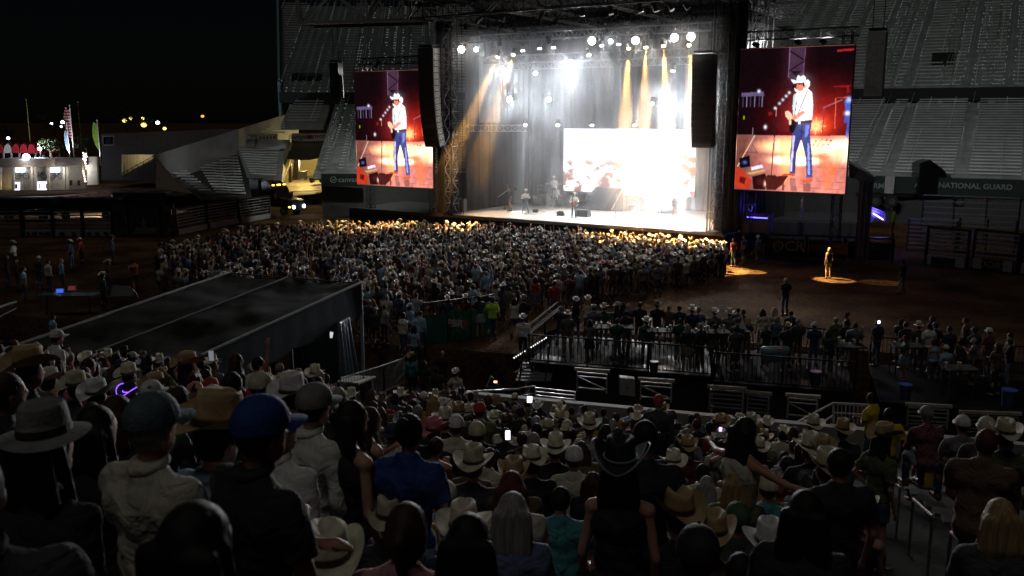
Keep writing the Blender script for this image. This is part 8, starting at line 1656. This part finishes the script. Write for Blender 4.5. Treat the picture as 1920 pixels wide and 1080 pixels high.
# the standing crowd on the arena floor, in front of the stage
CP = [(286, 478), (300, 452), (390, 440), (480, 421), (640, 414), (860, 416), (1100, 428), (1345, 441), (1362, 450), (1356, 470), (1320, 484), (1262, 486), (1215, 494), (1160, 500), (1100, 512), (1030, 524), (1000, 534), (940, 556), (880, 560), (790, 566), (700, 574), (640, 545), (560, 530), (430, 516), (330, 522), (284, 500)]
CPW = [at(x, y, z=1.7) for x, y in CP]; xs_ = [p.x for p in CPW]; ys_ = [p.y for p in CPW]; n_cr = 0
gx = np.arange(min(xs_), max(xs_), .01)
def inside(x, y):
    c = False; n = len(CPW)
    for i in range(n):
        a, b = CPW[i], CPW[(i + 1) % n]
        if (a.y > y) != (b.y > y) and x < (b.x - a.x) * (y - a.y) / (b.y - a.y) + a.x: c = not c
    return c
yy = min(ys_)
while yy < max(ys_):
    xx = min(xs_) + rnd.random() * .3
    while xx < max(xs_):
        x, y = xx + rnd.gauss(0, .1), yy + rnd.gauss(0, .1); xx += .56
        u = (x - _A.x) * NS.x + (y - _A.y) * NS.y     # metres from the stage front (negative)
        if inside(x, y) and rnd.random() < max(.42, min(1, 1.12 + u * .032)) and free(V((x, y, 0)), .36) if u > -30 else False:
            if u > -2.2: continue
            lk = looks(rnd); lk['shirt'] = rnd.choice(('white', 'cream', 'cream', 'grey', 'light blue', 'checked', 'brown', 'brown', 'black', 'black', 'denim blue', 'maroon', 'olive', 'navy', 'charcoal', 'grey', 'black'))
            if lk['hat'] is None and rnd.random() < .28: lk['hat'] = rnd.choice(('cowboy', 'cattle')); lk['hatc'] = rnd.choice(('white straw', 'white', 'cream'))
            a, b = describe(lk); n_cr += 1
            add(V((x, y, 0)), yaw=yaw_to((x, y, 0)) + rnd.gauss(0, .35), pose='stand', arms=rnd.choice(('down', 'down', 'down', 'fold', 'clap', 'phone', 'raise' if rnd.random() < .7 else 'down')), scale=rnd.uniform(.9, 1.05), label=None, crowd=True, group='crowd', **lk)
    yy += .6
for _ in range(900):   # more guests on the dark decks
    w, d = rnd.uniform(-8.5, 14.5), rnd.uniform(32.0, 36.2); p = W(w, d, -.05)
    if not free(p, .62) or d < 33.2 and rnd.random() < .6: continue
    if sum(1 for q in PEOPLE if q[1].get('deck')) > 46: break
    placed.append(p); lk = looks(rnd); lk['shirt'] = rnd.choice(('black', 'black', 'charcoal', 'navy', 'dark green', 'brown', 'grey', 'denim blue')); add(p, yaw=yaw_to(p) + rnd.gauss(0, .7), pose='stand', arms=rnd.choice(('down', 'fold', 'clap')), scale=rnd.uniform(.9, 1.02), label=None, deck=1, **lk)
# individuals: those read off the photo and the nearest of the rest; everybody else is the crowd
fixed = [q for q in PEOPLE if q[1].get('keep')]; rest = sorted([q for q in PEOPLE if not q[1].get('keep')], key=lambda q: q[0].length)
NIND = 330 - len(fixed) if len(fixed) < 300 else 30
rest_v = []
for q in rest:
    h = pix(q[0] + ZA * 1.3)
    if -40 < h[0] < 1960 and h[1] < 1100: rest_v.append(q)
ind, crowd = rest_v[:NIND], rest_v[NIND:]
print('people fixed', len(fixed), 'individual', len(ind), 'crowd', len(crowd), 'floor', n_cr)
seen_l = set()
for p, k in fixed + ind:
    k = dict(k); k.pop('keep', None); k.pop('crowd', None); k.pop('deck', None); lite = p.y < 24 and p.z > .3 and k.get('pose') == 'sit' and False
    if k.get('label') in seen_l: print('DUP', k['label'])
    seen_l.add(k.get('label')); person(p, lite=lite, **k)
# the crowd as one object
def low(me, ratio, vox=None):
    o = bpy.data.objects.new('tmp', me.copy()); COL.objects.link(o); d = o.modifiers.new('d', 'DECIMATE'); d.ratio = ratio; t = o.modifiers.new('t', 'TRIANGULATE'); dg = bpy.context.evaluated_depsgraph_get(); m2 = o.evaluated_get(dg).to_mesh()
    nv = len(m2.vertices); co = np.zeros(nv * 3); m2.vertices.foreach_get('co', co); nf = len(m2.polygons); fi = np.zeros(nf * 3, int); m2.polygons.foreach_get('vertices', fi); o.evaluated_get(dg).to_mesh_clear(); bpy.data.objects.remove(o); return co.reshape(-1, 3), fi.reshape(-1, 3)
LC = {}
def lowpart(key, me, target):
    if key not in LC: LC[key] = low(me, min(1, target / max(1, len(me.polygons) * 2)))
    return LC[key]
VS, FS, CS = [], [], []; nvt = 0
def rz(a): c, s = math.cos(a), math.sin(a); return np.array([[c, -s, 0], [s, c, 0], [0, 0, 1]])
for p, k in crowd:
    pose, arms, fem = k['pose'], k.get('arms', 'down'), k['fem']; seed = k['seed'] % 2; v = variant(pose, arms, fem, seed, 'long' if k['sleeve'] == 'long' else 'short', False, 'jeans' if k['legs'] != 'skirt' else 'skirt'); kk = (pose, arms, fem, seed); hd = np.array(v['J']['hd']); M = rz(k['yaw']) * k.get('scale', 1)
    j = rnd.uniform(.8, 1.2)
    parts = [(lowpart(kk + ('b',), v['body'], 380), 0, tuple([(.50, .27, .19), (.38, .19, .12), (.52, .28, .22), (.17, .085, .05)][k['skin']])), (lowpart(kk + ('s', k['sleeve'] == 'long'), v['shirt'], 220), 0, SHIRTS[k['shirt']]), (lowpart(kk + ('t', k['legs'] == 'skirt'), v['trousers'], 120), 0, [(.05, .08, .15), (.015, .02, .035), (.012, .012, .013), (.16, .22, .3), (.2, .16, .1)][k['jean']])]
    parts.append((lowpart(('hair', k['hair']), hairm(k['hair'], 0), 110), hd, HAIRS[k['hairc']]))
    if k['hat']: parts.append((lowpart(('hat', k['hat']), hatm(k['hat'])[0], 260), hd + np.array([0, 0, .045]), HATC[k['hatc']]))
    for (co, fi), off, c in parts:
        VS.append((co * (1.12 if len(co) and (off is not 0) and False else 1) + off) @ M.T + np.array(p)); FS.append(fi + nvt); CS.append(np.tile(np.array([*[min(1, x * j) for x in c], 1.0]), (len(co), 1))); nvt += len(co)
if VS:
    VV = np.concatenate(VS); FF = np.concatenate(FS); CC = np.concatenate(CS); me = bpy.data.meshes.new('crowd')
    me.vertices.add(len(VV)); me.vertices.foreach_set('co', VV.astype(np.float32).ravel()); me.loops.add(len(FF) * 3); me.loops.foreach_set('vertex_index', FF.astype(np.int32).ravel()); me.polygons.add(len(FF)); me.polygons.foreach_set('loop_start', np.arange(0, len(FF) * 3, 3, dtype=np.int32)); me.update(calc_edges=True); me.validate()
    me.polygons.foreach_set('use_smooth', [True] * len(me.polygons)); ca = me.color_attributes.new('Col', 'FLOAT_COLOR', 'POINT'); ca.data.foreach_set('color', CC.astype(np.float32).ravel())
    m = bpy.data.materials.new('crowd_clothes'); m.use_nodes = True; nt = m.node_tree; b = nt.nodes['Principled BSDF']; b.inputs['Roughness'].default_value = .8; a = nt.nodes.new('ShaderNodeAttribute'); a.attribute_name = 'Col'; nz = nt.nodes.new('ShaderNodeTexNoise'); nz.inputs['Scale'].default_value = 9; mx = nt.nodes.new('ShaderNodeMixRGB'); mx.blend_type = 'MULTIPLY'; mx.inputs[0].default_value = .4; nt.links.new(a.outputs['Color'], mx.inputs[1]); nt.links.new(nz.outputs['Fac'], mx.inputs[2]); nt.links.new(mx.outputs[0], b.inputs['Base Color'])
    o = link_mesh('crowd', me, None, [m]); tag(o, 'dense standing crowd on the arena floor and the dark viewing decks', 'crowd', kind='stuff'); print('crowd tris', len(FF))
# phones and the glowing hat rim
def phone(x, y, Y, lab, w=.075, h=.15, es=6, col=(.85, .9, 1), tilt=0.0):
    p = PT(x, y, Y); t = empty('phone', p, lab, 'phone'); ax = (V((math.cos(tilt), 0, math.sin(tilt))), V((0, 1, 0)), V((-math.sin(tilt), 0, math.cos(tilt)))); mb = MB(); mb.box(p + V((0, .008, 0)), (w, .01, h), ax); mb.build('case', INK, t); mb = MB(); mb.box(p, (w * .9, .003, h * .93), ax); mb.build('display', emat('phone_%d_%d' % (int(es * 10), int(col[0] * 10)), col, es), t)
phone(952, 816, 8.6, 'brightly lit phone held above the seats, lower middle', es=3, w=.052, h=.1); phone(993, 749, 15.5, 'tiny lit phone near the end of the concrete wall', es=8, w=.09, h=.12); phone(621, 628, 29, 'lit phone held inside the tent opening', w=.12, h=.22, es=.7, tilt=-.25); phone(352, 806 - 1, 11.5, 'x', es=0) if 0 else None
phone(1351, 805, 12.6, 'small violet lit phone under the tan hat by the wall', es=3, col=(.5, .3, 1), w=.05, h=.07); phone(929, 716, 27.5, 'orange lit phone held up at the barrier', es=3, col=(1, .5, .2), w=.12, h=.07); phone(396, 667, 11.9, 'white phone held over the straw hat', es=.2); phone(1648, 604, 30.2, 'white light held by the man alone on the right deck', es=4, w=.1, h=.1)
for lb_, nm_ in (('person in a dark hat rimmed', 'neon_trim'), ('bare shouldered woman in a black felt', 'pale_trim')):
    ph = [o for o in bpy.data.objects if o.get('label', '').startswith(lb_)]
    ht = [c for c in ph[0].children if c.name.startswith('hat')][0]; mb = MB(); n = 28
    for i in range(n):
        f = lambda i: V((math.sin(i / n * 6.2832) * .155, math.cos(i / n * 6.2832) * .2, .035 + .085 * abs(math.sin(i / n * 6.2832)) ** 1.6 - .022 * abs(math.cos(i / n * 6.2832)) ** 3)); mb.beam(f(i), f(i + 1), .007)
        g_ = lambda i: V((math.sin(i / n * 6.2832) * .088, math.cos(i / n * 6.2832) * .108, .05)); mb.beam(g_(i), g_(i + 1), .008)
    o = bpy.data.objects.new(nm_, mb.mesh(nm_)); COL.objects.link(o); o.data.materials.append(emat('neon_purple', (.2, .06, 1), 4) if nm_[0] == 'n' else mat('pale_trim', (.25, .35, .42))); o.parent = ht
# empty seats right of the stairway
cp_ = chair_proto(); first = True
for k_ in range(4, 17):
    for i in range(5):
        w = WA + 1.25 + i * .58; d = k_ * RD; p = W(w, d, tread(d))
        if not free(p, .4): continue
        o = cp_ if first else copy_tree(cp_); first = False; o.location = p; o.rotation_euler = (0, 0, THW); tag(o, f'empty folding seat, {ORD2[i]} from the stairway, {ORD[26 - k_]} row above the wall', 'seat', 'empty seats right of the stairway')
